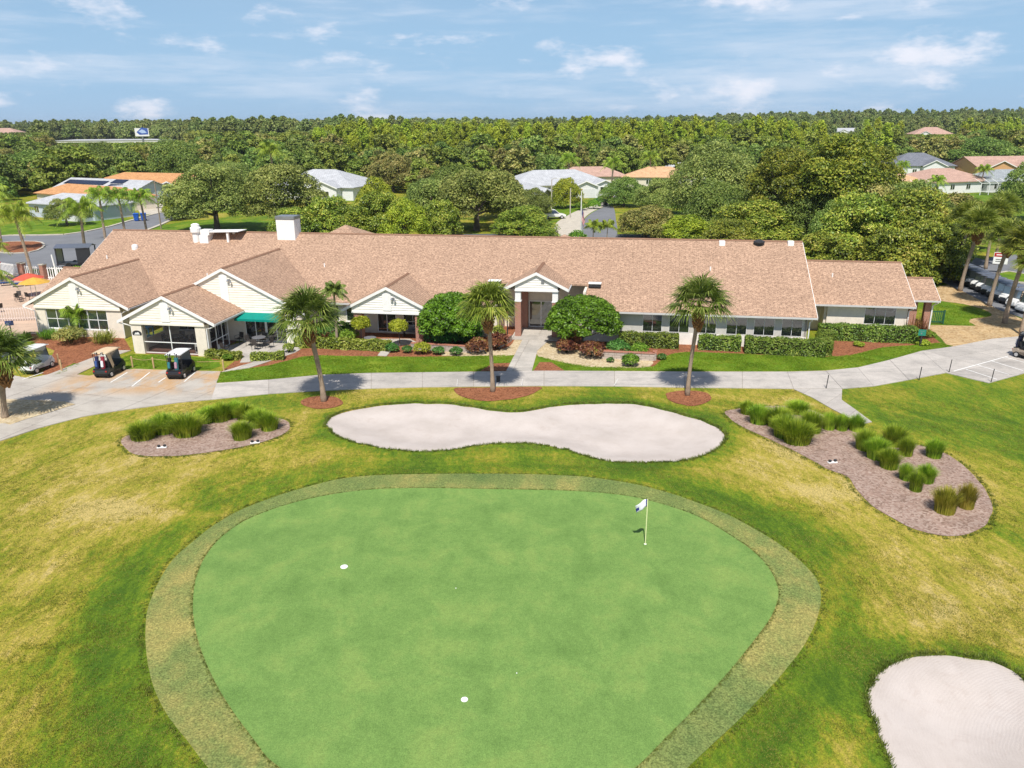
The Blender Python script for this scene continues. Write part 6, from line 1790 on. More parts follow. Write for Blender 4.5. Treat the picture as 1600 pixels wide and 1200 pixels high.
fl.data.materials.append(plain('flag_blue', (0.04, 0.05, 0.28), 0.7, 0.2))
for p in fl.data.polygons:
    i, j = p.index // 5, p.index % 5
    if i == 0 or (i in (6, 7) and j in (2, 3)): p.material_index = 1
sm_ = fl.modifiers.new('solid', 'SOLIDIFY'); sm_.thickness = 0.006
for x, y, r_, lb in ((-6.82, 27.5, 0.15, 'larger white plug mark on the left half of the green'), (-1.53, 19.81, 0.11, 'smaller white plug mark near the front of the green')):
    c_ = MB().lathe([(r_, -0.02), (r_, 0.012), (r_ * 0.9, 0.022), (r_ * 0.3, 0.024)], (0, 0, 0), 18).build('ground_marker', M_WHITE, None, loc=(x, y, 0.068))
    tag(c_, lb, 'marker', 'white markers on the green')
for i, (x, y) in enumerate(((-2.2, 25.9), (0.1, 21.0))):
    b_ = MB().lathe([(0.004, -0.021), (0.015, -0.015), (0.021, 0), (0.015, 0.015), (0.004, 0.021)], (0, 0, 0), 10).build('golf_ball', M_WHITE, None, True, loc=(x, y, 0.087))
    tag(b_, ('tiny white golf ball in the middle of the green', 'tiny white golf ball right of the smaller plug mark')[i], 'golf ball', 'golf balls on the green')

# small fittings in the beds and along the path --------------------------------------
for x, y, lb in ((-19.49, 39.99, 'small white twin ground light in the front of the left bed'), (-14.41, 40.37, 'small white twin ground light at the right of the left bed'), (16.68, 37.18, 'small white twin ground light in the right bed')):
    t = empty('ground_light', (x, y, float(terrain(x, y)) + 0.03), 0.2, lb, 'light', 'ground lights in the mulch beds')
    MB().box(-0.26, 0.26, -0.10, 0.10, 0.0, 0.06).build('base', M_WHITE, t, bevel=0.015)
    for sx in (-1, 1):
        MB().lathe([(0.05, 0.05), (0.085, 0.10), (0.085, 0.16), (0.06, 0.17)], (sx * 0.15, 0, 0), 12).build('lamp', M_DARK, t)
for i, (x, y, lb) in enumerate(((21.08, 49.45, 'thin dark stake beside the path spur'), (28.15, 51.15, 'dark stake left of the right cart parking'), (31.14, 52.85, 'dark stake at the corner of the right cart parking'), (32.82, 50.6, 'dark stake at the tip of the right cart parking'))):
    s_ = MB().tube([(0, 0, -0.1), (0.06, 0.0, 0.98)], 0.028, 6).build('path_stake', M_DARK, None, loc=(x, y, 0))
    tag(s_, lb, 'stake', 'dark stakes along the path')
for i, (x, y, lb) in enumerate(((-3.77, 50.45, 'short white stake left of the middle palm bed'), (0.66, 50.5, 'short white stake right of the middle palm'), (6.9, 50.35, 'short leaning white stake by the path'))):
    s_ = MB().tube([(0, 0, -0.1), (0.05 if i < 2 else 0.3, 0, 0.5)], 0.022, 6).build('white_stake', M_WHITE, None, loc=(x, y, 0))
    tag(s_, lb, 'stake', 'white stakes along the path')
bx = empty('ball_washer', (-0.95, 51.3, 0.05), 0, 'small black box standing by the middle palm', 'box')
MB().box(-0.13, 0.13, -0.1, 0.1, 0, 0.34).build('case', M_DARK, bx, bevel=0.02); MB().box(-0.15, 0.15, -0.12, 0.12, 0.345, 0.39).build('lid', M_DARK, bx, bevel=0.01)

M_POST = plain('wood_post', (0.55, 0.38, 0.20), 0.85, 0.15, scale=4)
PO = [(-34.0, 56.0, 'wooden post before the white golf cart'), (-32.95, 54.45, 'wooden post at the corner of the grass wedge'), (-28.1, 55.2, 'wooden rope post right of the tan roofed cart'), (-26.4, 54.9, 'wooden rope post before the screened porch'), (-21.0, 54.2, 'wooden rope post right of the black cart')]
for x, y, lb in PO:
    p_ = empty('rope_post', (x, y, 0), 0, lb, 'post', 'wooden rope posts')
    MB().lathe([(0.06, -0.1), (0.06, 0.82), (0.045, 0.87)], (0, 0, 0), 10).build('post', M_POST, p_)
for a_, b_, lb in ((PO[2], PO[3], 'rope slung between the two posts before the porch'), (PO[3], PO[4], 'rope behind the black golf cart')):
    pts = [(a_[0] + (b_[0] - a_[0]) * t - a_[0], (b_[1] - a_[1]) * t, 0.76 - 0.5 * t * (1 - t)) for t in [k / 10 for k in range(11)]]
    r_ = MB().tube(pts, 0.016, 5).build('rope', M_POST, None, loc=(a_[0], a_[1], 0)); tag(r_, lb, 'rope', 'ropes between the posts')

# signs ------------------------------------------------------------------------------------
M_GREENP = plain('green_sign_paint', (0.02, 0.22, 0.15), 0.4, 0.4)
s_ = empty('post_sign', (32.6, 59.9, 0), R(-12), 'small green sign on a dark post before the side porch', 'sign')
MB().box(-0.06, 0.06, -0.06, 0.06, -0.1, 1.2).build('post', M_DARK, s_)
pn = MB().box(-0.30, 0.26, -0.10, -0.062, 0.85, 1.36).build('panel', M_GREENP, s_, bevel=0.01)
MB().box(-0.2, 0.14, -0.106, -0.101, 1.22, 1.25).build('lettering', M_STEEL, pn); MB().prism([(-0.14, -0.106, 1.04), (-0.02, -0.106, 1.13), (-0.02, -0.106, 0.95)], (0, 0.005, 0)).build('arrow', M_STEEL, pn)
s_ = empty('notice_sign', (57.4, 91.2, 0.1), R(-25), 'white notice board with red top on a dark post in the right lot', 'sign')
MB().box(-0.09, 0.09, -0.09, 0.09, -0.1, 1.3).build('post', M_DARK, s_)
pn = MB().box(-0.75, 0.75, -0.13, -0.092, 0.95, 2.3).build('panel', M_WHITE, s_, bevel=0.02)
MB().box(-0.70, 0.70, -0.137, -0.131, 1.8, 2.25).build('red_field', P_REDL, pn)
MB().box(-0.5, 0.5, -0.142, -0.138, 1.97, 2.09).build('lettering', M_WHITE, pn); MB().box(-0.5, 0.45, -0.137, -0.132, 1.45, 1.53).build('lettering', M_DARK, pn); MB().box(-0.5, 0.3, -0.137, -0.132, 1.22, 1.30).build('lettering', M_DARK, pn)
s_ = empty('yard_sign', (-30.9, 56.6, 0), R(12), 'little white sign beside the bronze shrub', 'sign')
MB().box(-0.03, 0.03, -0.02, 0.02, -0.1, 0.5).build('stake', M_STEEL, s_); MB().box(-0.17, 0.17, -0.05, -0.021, 0.2, 0.7).build('panel', M_WHITE, s_)
m_ = empty('bell_sign_post', (-42.3, 63.9, 0.012), 0.3, 'dark post with a small two part sign at the pool gate', 'sign')
MB().lathe([(0.22, 0), (0.2, 0.1), (0.05, 0.2), (0.045, 1.3)], (0, 0, 0), 10).build('post', M_DARK, m_); MB().box(-0.32, 0.32, -0.06, -0.03, 1.1, 1.5).build('panel', plain('blue_sign', (0.10, 0.12, 0.28), 0.5), m_)
# bollard lamp by the entrance column
m_ = empty('path_lamp', (-0.35, 62.1, 0), 0, 'slim dark path lamp beside the entrance column', 'lamp')
MB().lathe([(0.16, 0), (0.15, 0.28), (0.05, 0.32), (0.045, 2.1)], (0, 0, 0), 10).build('post', M_DARK, m_); MB().lathe([(0.06, 2.1), (0.13, 2.3), (0.14, 2.5), (0.02, 2.62)], (0, 0, 0), 10).build('lantern', plain('rust_iron', (0.22, 0.10, 0.06), 0.7), m_)

# low planter walls of split-face block with brick capping ----------------------------------
def planter(name, pts, h, label):
    t = empty(name, (pts[0][0], pts[0][1], 0), 0, label, 'wall', 'low planter walls')
    o_ = Vector((*pts[0], 0))
    for a_, b_ in zip(pts[:-1], pts[1:]):
        p, q = Vector((*a_, 0)) - o_, Vector((*b_, 0)) - o_; d_ = (q - p).normalized(); n_ = Vector((-d_.y, d_.x, 0)) * 0.13
        L = (q - p).length; k = max(1, round(L / 0.9))
        for i in range(k):
            a2 = p + d_ * (L * i / k + 0.008); b2 = p + d_ * (L * (i + 1) / k - 0.008)
            for lv in range(2):
                z0 = lv * h / 2 + 0.004
                MB().prism([a2 - n_ + Vector((0, 0, z0)), b2 - n_ + Vector((0, 0, z0)), b2 + n_ + Vector((0, 0, z0)), a2 + n_ + Vector((0, 0, z0))], (0, 0, h / 2 - 0.008)).build('block', M_BLOCK, t)
            z0 = h; n2 = n_ * 1.25
            MB().prism([a2 - n2 + Vector((0, 0, z0)), b2 - n2 + Vector((0, 0, z0)), b2 + n2 + Vector((0, 0, z0)), a2 + n2 + Vector((0, 0, z0))], (0, 0, 0.07)).build('coping', M_BRICK, t)


planter('planter_wall', [B(-17.7, 57.6), B(-12.9, 57.3), B(-11.9, 58.0)], 0.5, 'low block wall with brick capping under the left dome tree')
planter('planter_wall', [B(-10.9, 58.9), B(-10.3, 61.2)], 0.5, 'low block wall running to the entrance column')
planter('planter_wall', [B(-2.6, 57.3), B(1.35, 57.2), B(1.4, 58.0)], 0.55, 'low block wall with brick capping right of the entrance walk')

# furniture ------------------------------------------------------------------------------------
def chair(loc, rz, label, group, first=[None]):
    if first[0] is not None: return copy_thing(first[0], loc, rz, label, group)
    t = empty('patio_chair', loc, rz, label, 'chair', group); first[0] = t
    MB().box(-0.24, 0.24, -0.24, 0.24, 0.41, 0.45).build('seat', P_CHAIR, t, bevel=0.01)
    MB().prism([(-0.24, 0.22, 0.47), (0.24, 0.22, 0.47), (0.24, 0.30, 0.90), (-0.24, 0.30, 0.90)], (0, 0.025, 0)).build('backrest', P_CHAIR, t, bevel=0.008)
    for sx in (-1, 1):
        for sy in (-1, 1): MB().tube([(sx * 0.25, sy * 0.23, 0), (sx * 0.24, sy * 0.22, 0.43)], 0.018, 6).build('leg', M_DARK, t)
        MB().tube([(sx * 0.26, -0.22, 0.42), (sx * 0.27, -0.2, 0.66), (sx * 0.27, 0.24, 0.67)], 0.018, 6).build('armrest', M_DARK, t)
    return t


P_CHAIR = plain('chair_mesh', (0.075, 0.065, 0.06), 0.7, 0.2)


def table(loc, r_, label, group, first=[None]):
    if first[0] is not None: return copy_thing(first[0], loc, 0, label, group, r_ / 0.5)
    t = empty('patio_table', loc, 0, label, 'table', group); first[0] = t; t.scale = (r_ / 0.5,) * 3
    MB().lathe([(0.48, 0.70), (0.5, 0.71), (0.5, 0.735), (0.48, 0.74)], (0, 0, 0), 20).build('table_top', P_TTOP, t)
    for k in range(4):
        q = k * 1.571 + 0.785; MB().tube([(0.36 * math.cos(q), 0.36 * math.sin(q), 0), (0.22 * math.cos(q), 0.22 * math.sin(q), 0.70)], 0.018, 6).build('leg', M_DARK, t)
    return t


P_TTOP = plain('table_top_grey', (0.17, 0.17, 0.185), 0.4, 0.4)
zf = 0.048
def BF(u, v, z=zf): return (*B(u, v), z)


table(BF(-30.0, 56.4), 0.55, 'grey metal table under the green awning', 'patio tables')
for i, (u, v, rz, lb) in enumerate(((-30.9, 56.6, R(80), 'patio chair left of the awning table'), (-29.1, 56.3, R(-100), 'patio chair right of the awning table'), (-30.0, 57.2, R(0), 'patio chair behind the awning table'), (-29.9, 55.6, R(180), 'patio chair in front of the awning table'), (-32.1, 57.1, R(-20), 'patio chair alone against the wall left of the awning'), (-31.9, 54.4, R(160), 'patio chair behind the low hedge by the screen door'))):
    chair(BF(u, v), rz - YAW, lb, 'patio chairs under the awning')
table(BF(-37.0, 55.8, 0.06), 0.55, 'left table inside the screened porch', 'porch tables'); table(BF(-34.6, 55.9, 0.06), 0.5, 'right table inside the screened porch', 'porch tables')
for u, v, rz, lb in ((-37.8, 55.9, 1.5, 'chair left of the left porch table'), (-36.2, 55.8, -1.5, 'chair right of the left porch table'), (-37.0, 56.6, 0, 'chair behind the left porch table'), (-35.3, 56.0, 1.5, 'chair left of the right porch table'), (-33.9, 55.9, -1.5, 'chair right of the right porch table'), (-34.6, 56.7, 0, 'chair behind the right porch table')):
    chair(BF(u, v, 0.06), rz - YAW, lb, 'chairs inside the screened porch')
fr_ = empty('drink_cooler', BF(-33.95, 54.2, 0.06), -YAW, 'small white cooler box at the right end of the screened porch', 'cooler')
MB().box(-0.25, 0.25, -0.2, 0.2, 0.0, 0.72).build('case', M_WHITE, fr_, bevel=0.02); MB().box(-0.18, 0.18, -0.212, -0.203, 0.1, 0.5).build('door', M_DARK, fr_)
rk = empty('blue_rack', BF(-39.75, 56.1, 0.02), -YAW, 'bright blue open rack between the two left gables', 'rack')
P_BLUE = plain('rack_blue', (0.04, 0.30, 0.50), 0.4, 0.4)
for sx in (-1, 1):
    for sy in (-1, 1): MB().box(sx * 0.5 - 0.04, sx * 0.5 + 0.04, sy * 0.3 - 0.04, sy * 0.3 + 0.04, 0, 1.35).build('post', P_BLUE, rk)
for z in (0.12, 0.62, 1.36): MB().box(-0.55, 0.55, -0.35, 0.35, z, z + 0.05).build('shelf', P_BLUE, rk)
# bench and grill on the brick porch
bn = empty('porch_bench', BF(-18.7, 61.3, 0.05), -YAW, 'grey bench inside the brick columned porch', 'bench')
MB().box(-0.8, 0.8, -0.25, 0.25, 0.40, 0.45).build('seat', P_TTOP, bn); MB().box(-0.8, 0.8, 0.23, 0.27, 0.47, 0.85).build('backrest', P_TTOP, bn)
for sx in (-0.7, 0.7): MB().box(sx - 0.03, sx + 0.03, -0.24, 0.24, 0, 0.395).build('leg', M_DARK, bn)
table(BF(-21.2, 57.9, 0.03), 0.5, 'dark low table between hedge and brick porch', 'patio tables')
ga = empty('low_gate', (37.5, 66.95, 0.02), R(-5), 'dark green slatted gate beside the side porch', 'gate')
M_GGREEN = plain('gate_green', (0.02, 0.10, 0.06), 0.5, 0.3)
for x in (-0.6, 0.6): MB().box(x - 0.05, x + 0.05, -0.05, 0.05, 0, 1.25).build('post', M_GGREEN, ga)
for z in (0.15, 1.05): MB().box(-0.545, 0.545, -0.03, 0.03, z, z + 0.08).build('rail', M_GGREEN, ga)
for k in range(7): MB().box(-0.5 + k * 0.155, -0.44 + k * 0.155, -0.05, -0.032, 0.1, 1.2).build('slat', M_GGREEN, ga)

# pool side -------------------------------------------------------------------------------------
def picket_fence(a_, b_, h, label, pitch=0.28, pw=0.12, mat=None, pillars=True):
    a_, b_ = Vector((*a_, 0)), Vector((*b_, 0)); d_ = (b_ - a_); L = d_.length; ang = math.atan2(d_.y, d_.x)
    t = empty('picket_fence', a_, ang, label, 'fence', 'white picket fences'); mat = mat or M_WHITE
    for z in (0.2, h - 0.2): MB().box(0, L, -0.03, 0.03, z, z + 0.1).build('rail', mat, t)
    pm = None; n = int(L / pitch)
    for k in range(n):
        x = (k + 0.5) * L / n
        if pm is None:
            o_ = MB().box(-pw / 2, pw / 2, -0.055, -0.032, 0.05, h - 0.05).add([(-pw / 2, -0.055, h - 0.05), (pw / 2, -0.055, h - 0.05), (pw / 2, -0.032, h - 0.05), (-pw / 2, -0.032, h - 0.05), (0, -0.055, h + 0.02), (0, -0.032, h + 0.02)], [(0, 1, 4), (2, 3, 5), (1, 2, 5, 4), (3, 0, 4, 5)]).build('picket', mat, t); o_.location = (x, 0, 0); pm = o_.data
        else: obj('picket', pm, t, (x, 0, 0))
    if pillars:
        for x in (-0.3, L + 0.3): 
            p_ = MB().box(x - 0.28, x + 0.28, -0.28, 0.28, 0, h + 0.2).build('brick_pillar', M_BRICK, t); MB().box(x - 0.33, x + 0.33, -0.33, 0.33, h + 0.2, h + 0.3).build('pillar_cap', M_KERB, p_)


picket_fence((-62.2, 94.2), (-58.2, 91.9), 1.5, 'white picket fence at the far left of the pool deck')
picket_fence((-57.4, 91.5), (-54.9, 90.6), 1.5, 'white picket fence between the two brick pillars')
picket_fence((-54.1, 90.3), (-50.6, 89.9), 1.5, 'white picket fence ending at the clubhouse', pillars=False)
M_PINKF = plain('pinkish_fence', (0.72, 0.60, 0.54), 0.6, 0.3)
picket_fence((-50.0, 69.5), (-41.0, 70.6), 1.3, 'long pale fence at the pool deck corner left of the gable', 0.22, 0.07, M_PINKF, False)
P_LBLUE = plain('lounger_blue', (0.03, 0.06, 0.20), 0.7, 0.2)
lg = empty('pool_lounger', (-58.2, 87.8, 0.012), R(-70), 'leftmost navy pool lounger', 'lounger', 'navy pool loungers')
MB().box(-0.35, 0.35, -1.0, 0.35, 0.32, 0.40).build('seat', P_LBLUE, lg, bevel=0.02)
MB().prism([(-0.35, 0.36, 0.34), (0.35, 0.36, 0.34), (0.35, 0.95, 0.95), (-0.35, 0.95, 0.95)], (0, -0.03, 0.06)).build('backrest', P_LBLUE, lg)
for sx in (-0.3, 0.3):
    for sy in (-0.9, 0.3): MB().tube([(sx, sy, 0), (sx, sy, 0.33)], 0.025, 6).build('leg', M_WHITE, lg)
copy_thing(lg, (-56.6, 87.0, 0.012), R(-68), 'second navy pool lounger by the white fence', 'navy pool loungers'); copy_thing(lg, (-54.9, 86.4, 0.012), R(-66), 'navy pool lounger nearest to the red umbrella', 'navy pool loungers')


def umbrella(x, y, col, label, h=2.3, r_=1.5):
    t = empty('pool_umbrella', (x, y, 0.012), 0, label, 'umbrella', 'pool umbrellas')
    MB().lathe([(0.3, 0), (0.28, 0.08), (0.03, 0.1), (0.03, h)], (0, 0, 0), 10).build('pole', M_WHITE, t)
    v = [(0, 0, h + 0.15)] + [(r_ * math.cos(q), r_ * math.sin(q), h - 0.38) for q in [k * math.pi / 4 for k in range(8)]] + [(0.5 * r_ * math.cos(q), 0.5 * r_ * math.sin(q), h - 0.08) for q in [k * math.pi / 4 for k in range(8)]]
    f = [(0, 9 + k, 9 + (k + 1) % 8) for k in range(8)] + [(9 + k, 1 + k, 1 + (k + 1) % 8, 9 + (k + 1) % 8) for k in range(8)]
    c_ = mk('canopy', v, f, col, t); s_ = c_.modifiers.new('s', 'SOLIDIFY'); s_.thickness = 0.015


umbrella(-50.6, 81.0, plain('umbrella_red', (0.60, 0.10, 0.06), 0.8), 'coral red pool umbrella'); umbrella(-48.6, 78.6, plain('umbrella_yellow', (0.62, 0.36, 0.06), 0.8), 'golden yellow pool umbrella beside the gable'); umbrella(-60.9, 90.3, plain('umbrella_coral', (0.62, 0.12, 0.12), 0.8), 'coral pool umbrella at the left picture edge')
for i, (x, y, lb) in enumerate(((-50.9, 79.1, 'dark pool chair left of the red umbrella'), (-50.2, 78.2, 'dark pool chair below the red umbrella'), (-49.6, 78.9, 'dark pool chair beside the yellow umbrella'), (-49.4, 73.6, 'dark pool chair near the pale fence'))):
    chair((x, y, 0.012), 1.4 * i, lb, 'dark chairs on the pool deck')
# white leaning pole with a flag lamp at the pool, street lamps, service trailer
wp = MB().tube([(0, 0, -0.1), (-0.25, 0, 3.2)], [0.10, 0.08], 8).build('white_pole', M_WHITE, None, loc=(-51.9, 88.5, 0)); tag(wp, 'white pole behind the red umbrella', 'pole')
for x, y, h, d_, lb in ((-38.64, 129.9, 7.0, 1, 'street lamp behind the white chimney'), (8.05, 158.0, 6.6, 1, 'street lamp beside the white car'), (95.54, 203.27, 8.0, -1, 'street lamp before the tan gabled house'), (11.2, 150.0, 5.5, 0, 'plain pale pole left of the curving street')):
    t = empty('street_lamp', (x, y, 0), 0, lb, 'lamp', 'street lamps')
    MB().lathe([(0.11, -0.1), (0.09, h)], (0, 0, 0), 8).build('post', M_KERB, t)
    if d_:
        MB().tube([(0, 0, h - 0.1), (0.5 * d_, 0, h + 0.2), (1.2 * d_, 0, h + 0.2)], 0.05, 6).build('arm', M_KERB, t); MB().box(*sorted((1.0 * d_, 1.7 * d_)), -0.14, 0.14, h + 0.1, h + 0.26).build('lamp_head', M_WHITE, t, bevel=0.03)
up_ = MB().lathe([(0.13, -0.1), (0.10, 8.2)], (0, 0, 0), 8).build('utility_pole', plain('pole_wood', (0.30, 0.24, 0.18), 0.9), None, loc=(-60.63, 136.64, 0)); tag(up_, 'brown utility pole beside the left road', 'pole')
tr = empty('service_trailer', (-55.3, 99.2, 0), R(8), 'black open trailer cage beside the left end of the clubhouse', 'trailer')
for sx in (-2.0, 2.0):
    for sy in (-1.0, 1.0): MB().box(sx - 0.06, sx + 0.06, sy - 0.06, sy + 0.06, 0.3, 2.5).build('post', M_DARK, tr)
MB().box(-2.1, 2.1, -1.1, 1.1, 0.42, 0.55).build('bed', M_DARK, tr)
MB().prism([(-2.15, -1.15, 2.5), (2.15, -1.15, 2.5), (2.15, 0, 2.85), (-2.15, 0, 2.85)], (0, 0, 0.05)).build('canopy', P_ROOFBK, tr); MB().prism([(-2.15, 1.15, 2.5), (2.15, 1.15, 2.5), (2.15, 0.01, 2.85), (-2.15, 0.01, 2.85)], (0, 0, 0.05)).build('canopy', P_ROOFBK, tr)
MB().box(-2.04, -1.98, -0.93, 0.93, 0.6, 2.45).build('side_panel', M_STEEL, tr); MB().box(0.4, 1.93, -1.04, -0.98, 0.6, 2.45).build('side_panel', M_DARK, tr)
for sx in (-0.7, 0.7):
    for sy in (-1.0, 1.0): MB().lathe([(0.2, -0.1), (0.34, -0.09), (0.34, 0.09), (0.2, 0.1)], (sx, sy * 1.02, 0.34), 16, 'Y').build('wheel', P_RUBBER, tr)

# flagpole with the striped flag
fp = empty('flagpole', (10.35, 117.0, 0), 0, 'flagpole with a hanging American flag behind the ridge', 'flagpole')
MB().lathe([(0.12, -0.1), (0.07, 7.7)], (0, 0, 0), 10).build('pole', plain('pole_white', (0.72, 0.72, 0.70), 0.4), fp)
MB().lathe([(0.02, 7.65), (0.14, 7.75), (0.14, 7.85), (0.02, 7.98)], (0, 0, 0), 10).build('finial', plain('gold', (0.6, 0.45, 0.12), 0.3, 0.5, 0.8), fp)
F_R, F_W, F_B = plain('flag_red', (0.52, 0.06, 0.08), 0.8), plain('flag_cream', (0.72, 0.66, 0.66), 0.8), plain('flag_navy', (0.035, 0.04, 0.16), 0.8)
v = []; f = []; nu, nv = 20, 13
for i in range(nu + 1):
    for j in range(nv + 1):
        s_, q = i / nu, j / nv                       # s along the fly, q down the hoist; the cloth hangs in folds
        sag = 1.35 * s_ ** 0.8
        v.append((0.10 + 0.62 * s_ * (1 - 0.35 * s_) + 0.10 * math.sin(q * 9 + s_ * 5) * s_, 0.16 * math.sin(s_ * 11 + q * 2) * s_, 5.2 - 1.75 * q - sag))
for i in range(nu):
    for j in range(nv): f.append((i * (nv + 1) + j, (i + 1) * (nv + 1) + j, (i + 1) * (nv + 1) + j + 1, i * (nv + 1) + j + 1))
fl = mk('flag', v, f, F_R, fp, smooth=True); fl.data.materials.append(F_W); fl.data.materials.append(F_B)
for p in fl.data.polygons:
    i, j = p.index // nv, p.index % nv
    p.material_index = 2 if (i < 8 and j < 7) else j % 2
fl.modifiers.new('s', 'SOLIDIFY').thickness = 0.01
stv = []; stf = []
for i in range(1, 8, 2):
    for j in range(1, 6, 2):
        p = Vector(v[i * (nv + 1) + j]) + Vector((0, -0.02, 0)); k = len(stv)
        stv += [p + Vector((0.03, 0, 0)), p + Vector((0, 0, 0.03)), p + Vector((-0.03, 0, 0)), p + Vector((0, 0, -0.03))]; stf.append((k, k + 1, k + 2, k + 3))
so = mk('stars', stv, stf, F_W, fl); so['kind'] = 'stuff'
# ------------------------------------------------------------------ houses beyond
def tilemat(name, c1, c2):
    t = NT(name); v = t.coord('uv')
    w = t.new('ShaderNodeTexWave', Scale=1.3, Distortion=0.4); t.link(v, w.inputs['Vector'])
    br = t.new('ShaderNodeTexBrick', Scale=1.0, Mortar_Size=0.02, Brick_Width=0.5, Row_Height=0.4)
    br.inputs['Color1'].default_value = (*c1, 1); br.inputs['Color2'].default_value = (*c2, 1); br.inputs['Mortar'].default_value = (*[x * 0.5 for x in c2], 1)
    t.link(v, br.inputs['Vector'])
    c = t.mix(0.3, br.outputs['Color'], t.ramp(t.noise(v, 0.6, 5), [(0.3, (0.3, 0.3, 0.3)), (0.7, (0.7, 0.7, 0.7))]), 'OVERLAY')
    t.bump(w.outputs['Fac'], 0.3, 0.04)
    return t.done(c, 0.85, 0.2)


T_ORANGE = tilemat('orange_tiles', (0.62, 0.33, 0.15), (0.50, 0.25, 0.11))
T_PEACH = tilemat('peach_tiles', (0.66, 0.42, 0.24), (0.56, 0.34, 0.19))
T_PINK = tilemat('pink_shingle', (0.52, 0.34, 0.27), (0.45, 0.29, 0.23))
T_GREY = tilemat('light_grey_shingle', (0.50, 0.51, 0.53), (0.43, 0.44, 0.46))
T_DGREY = tilemat('dark_grey_shingle', (0.20, 0.21, 0.24), (0.16, 0.17, 0.20))
T_MGREY = tilemat('mid_grey_shingle', (0.34, 0.37, 0.38), (0.29, 0.31, 0.33))
W_WHITE = plain('house_white', (0.74, 0.74, 0.73), 0.85, 0.15, var=0.04)
W_BLUE = plain('house_pale_blue', (0.50, 0.56, 0.64), 0.85, 0.15, var=0.04)
W_CREAM = plain('house_cream', (0.72, 0.64, 0.52), 0.85, 0.15, var=0.04)
W_TANG = plain('house_tan', (0.62, 0.36, 0.18), 0.85, 0.15, var=0.04)
M_SOLAR = plain('solar_panel', (0.012, 0.014, 0.04), 0.2, 0.5)
M_GARAGE = plain('garage_door', (0.70, 0.70, 0.70), 0.6, 0.3, var=0.03)


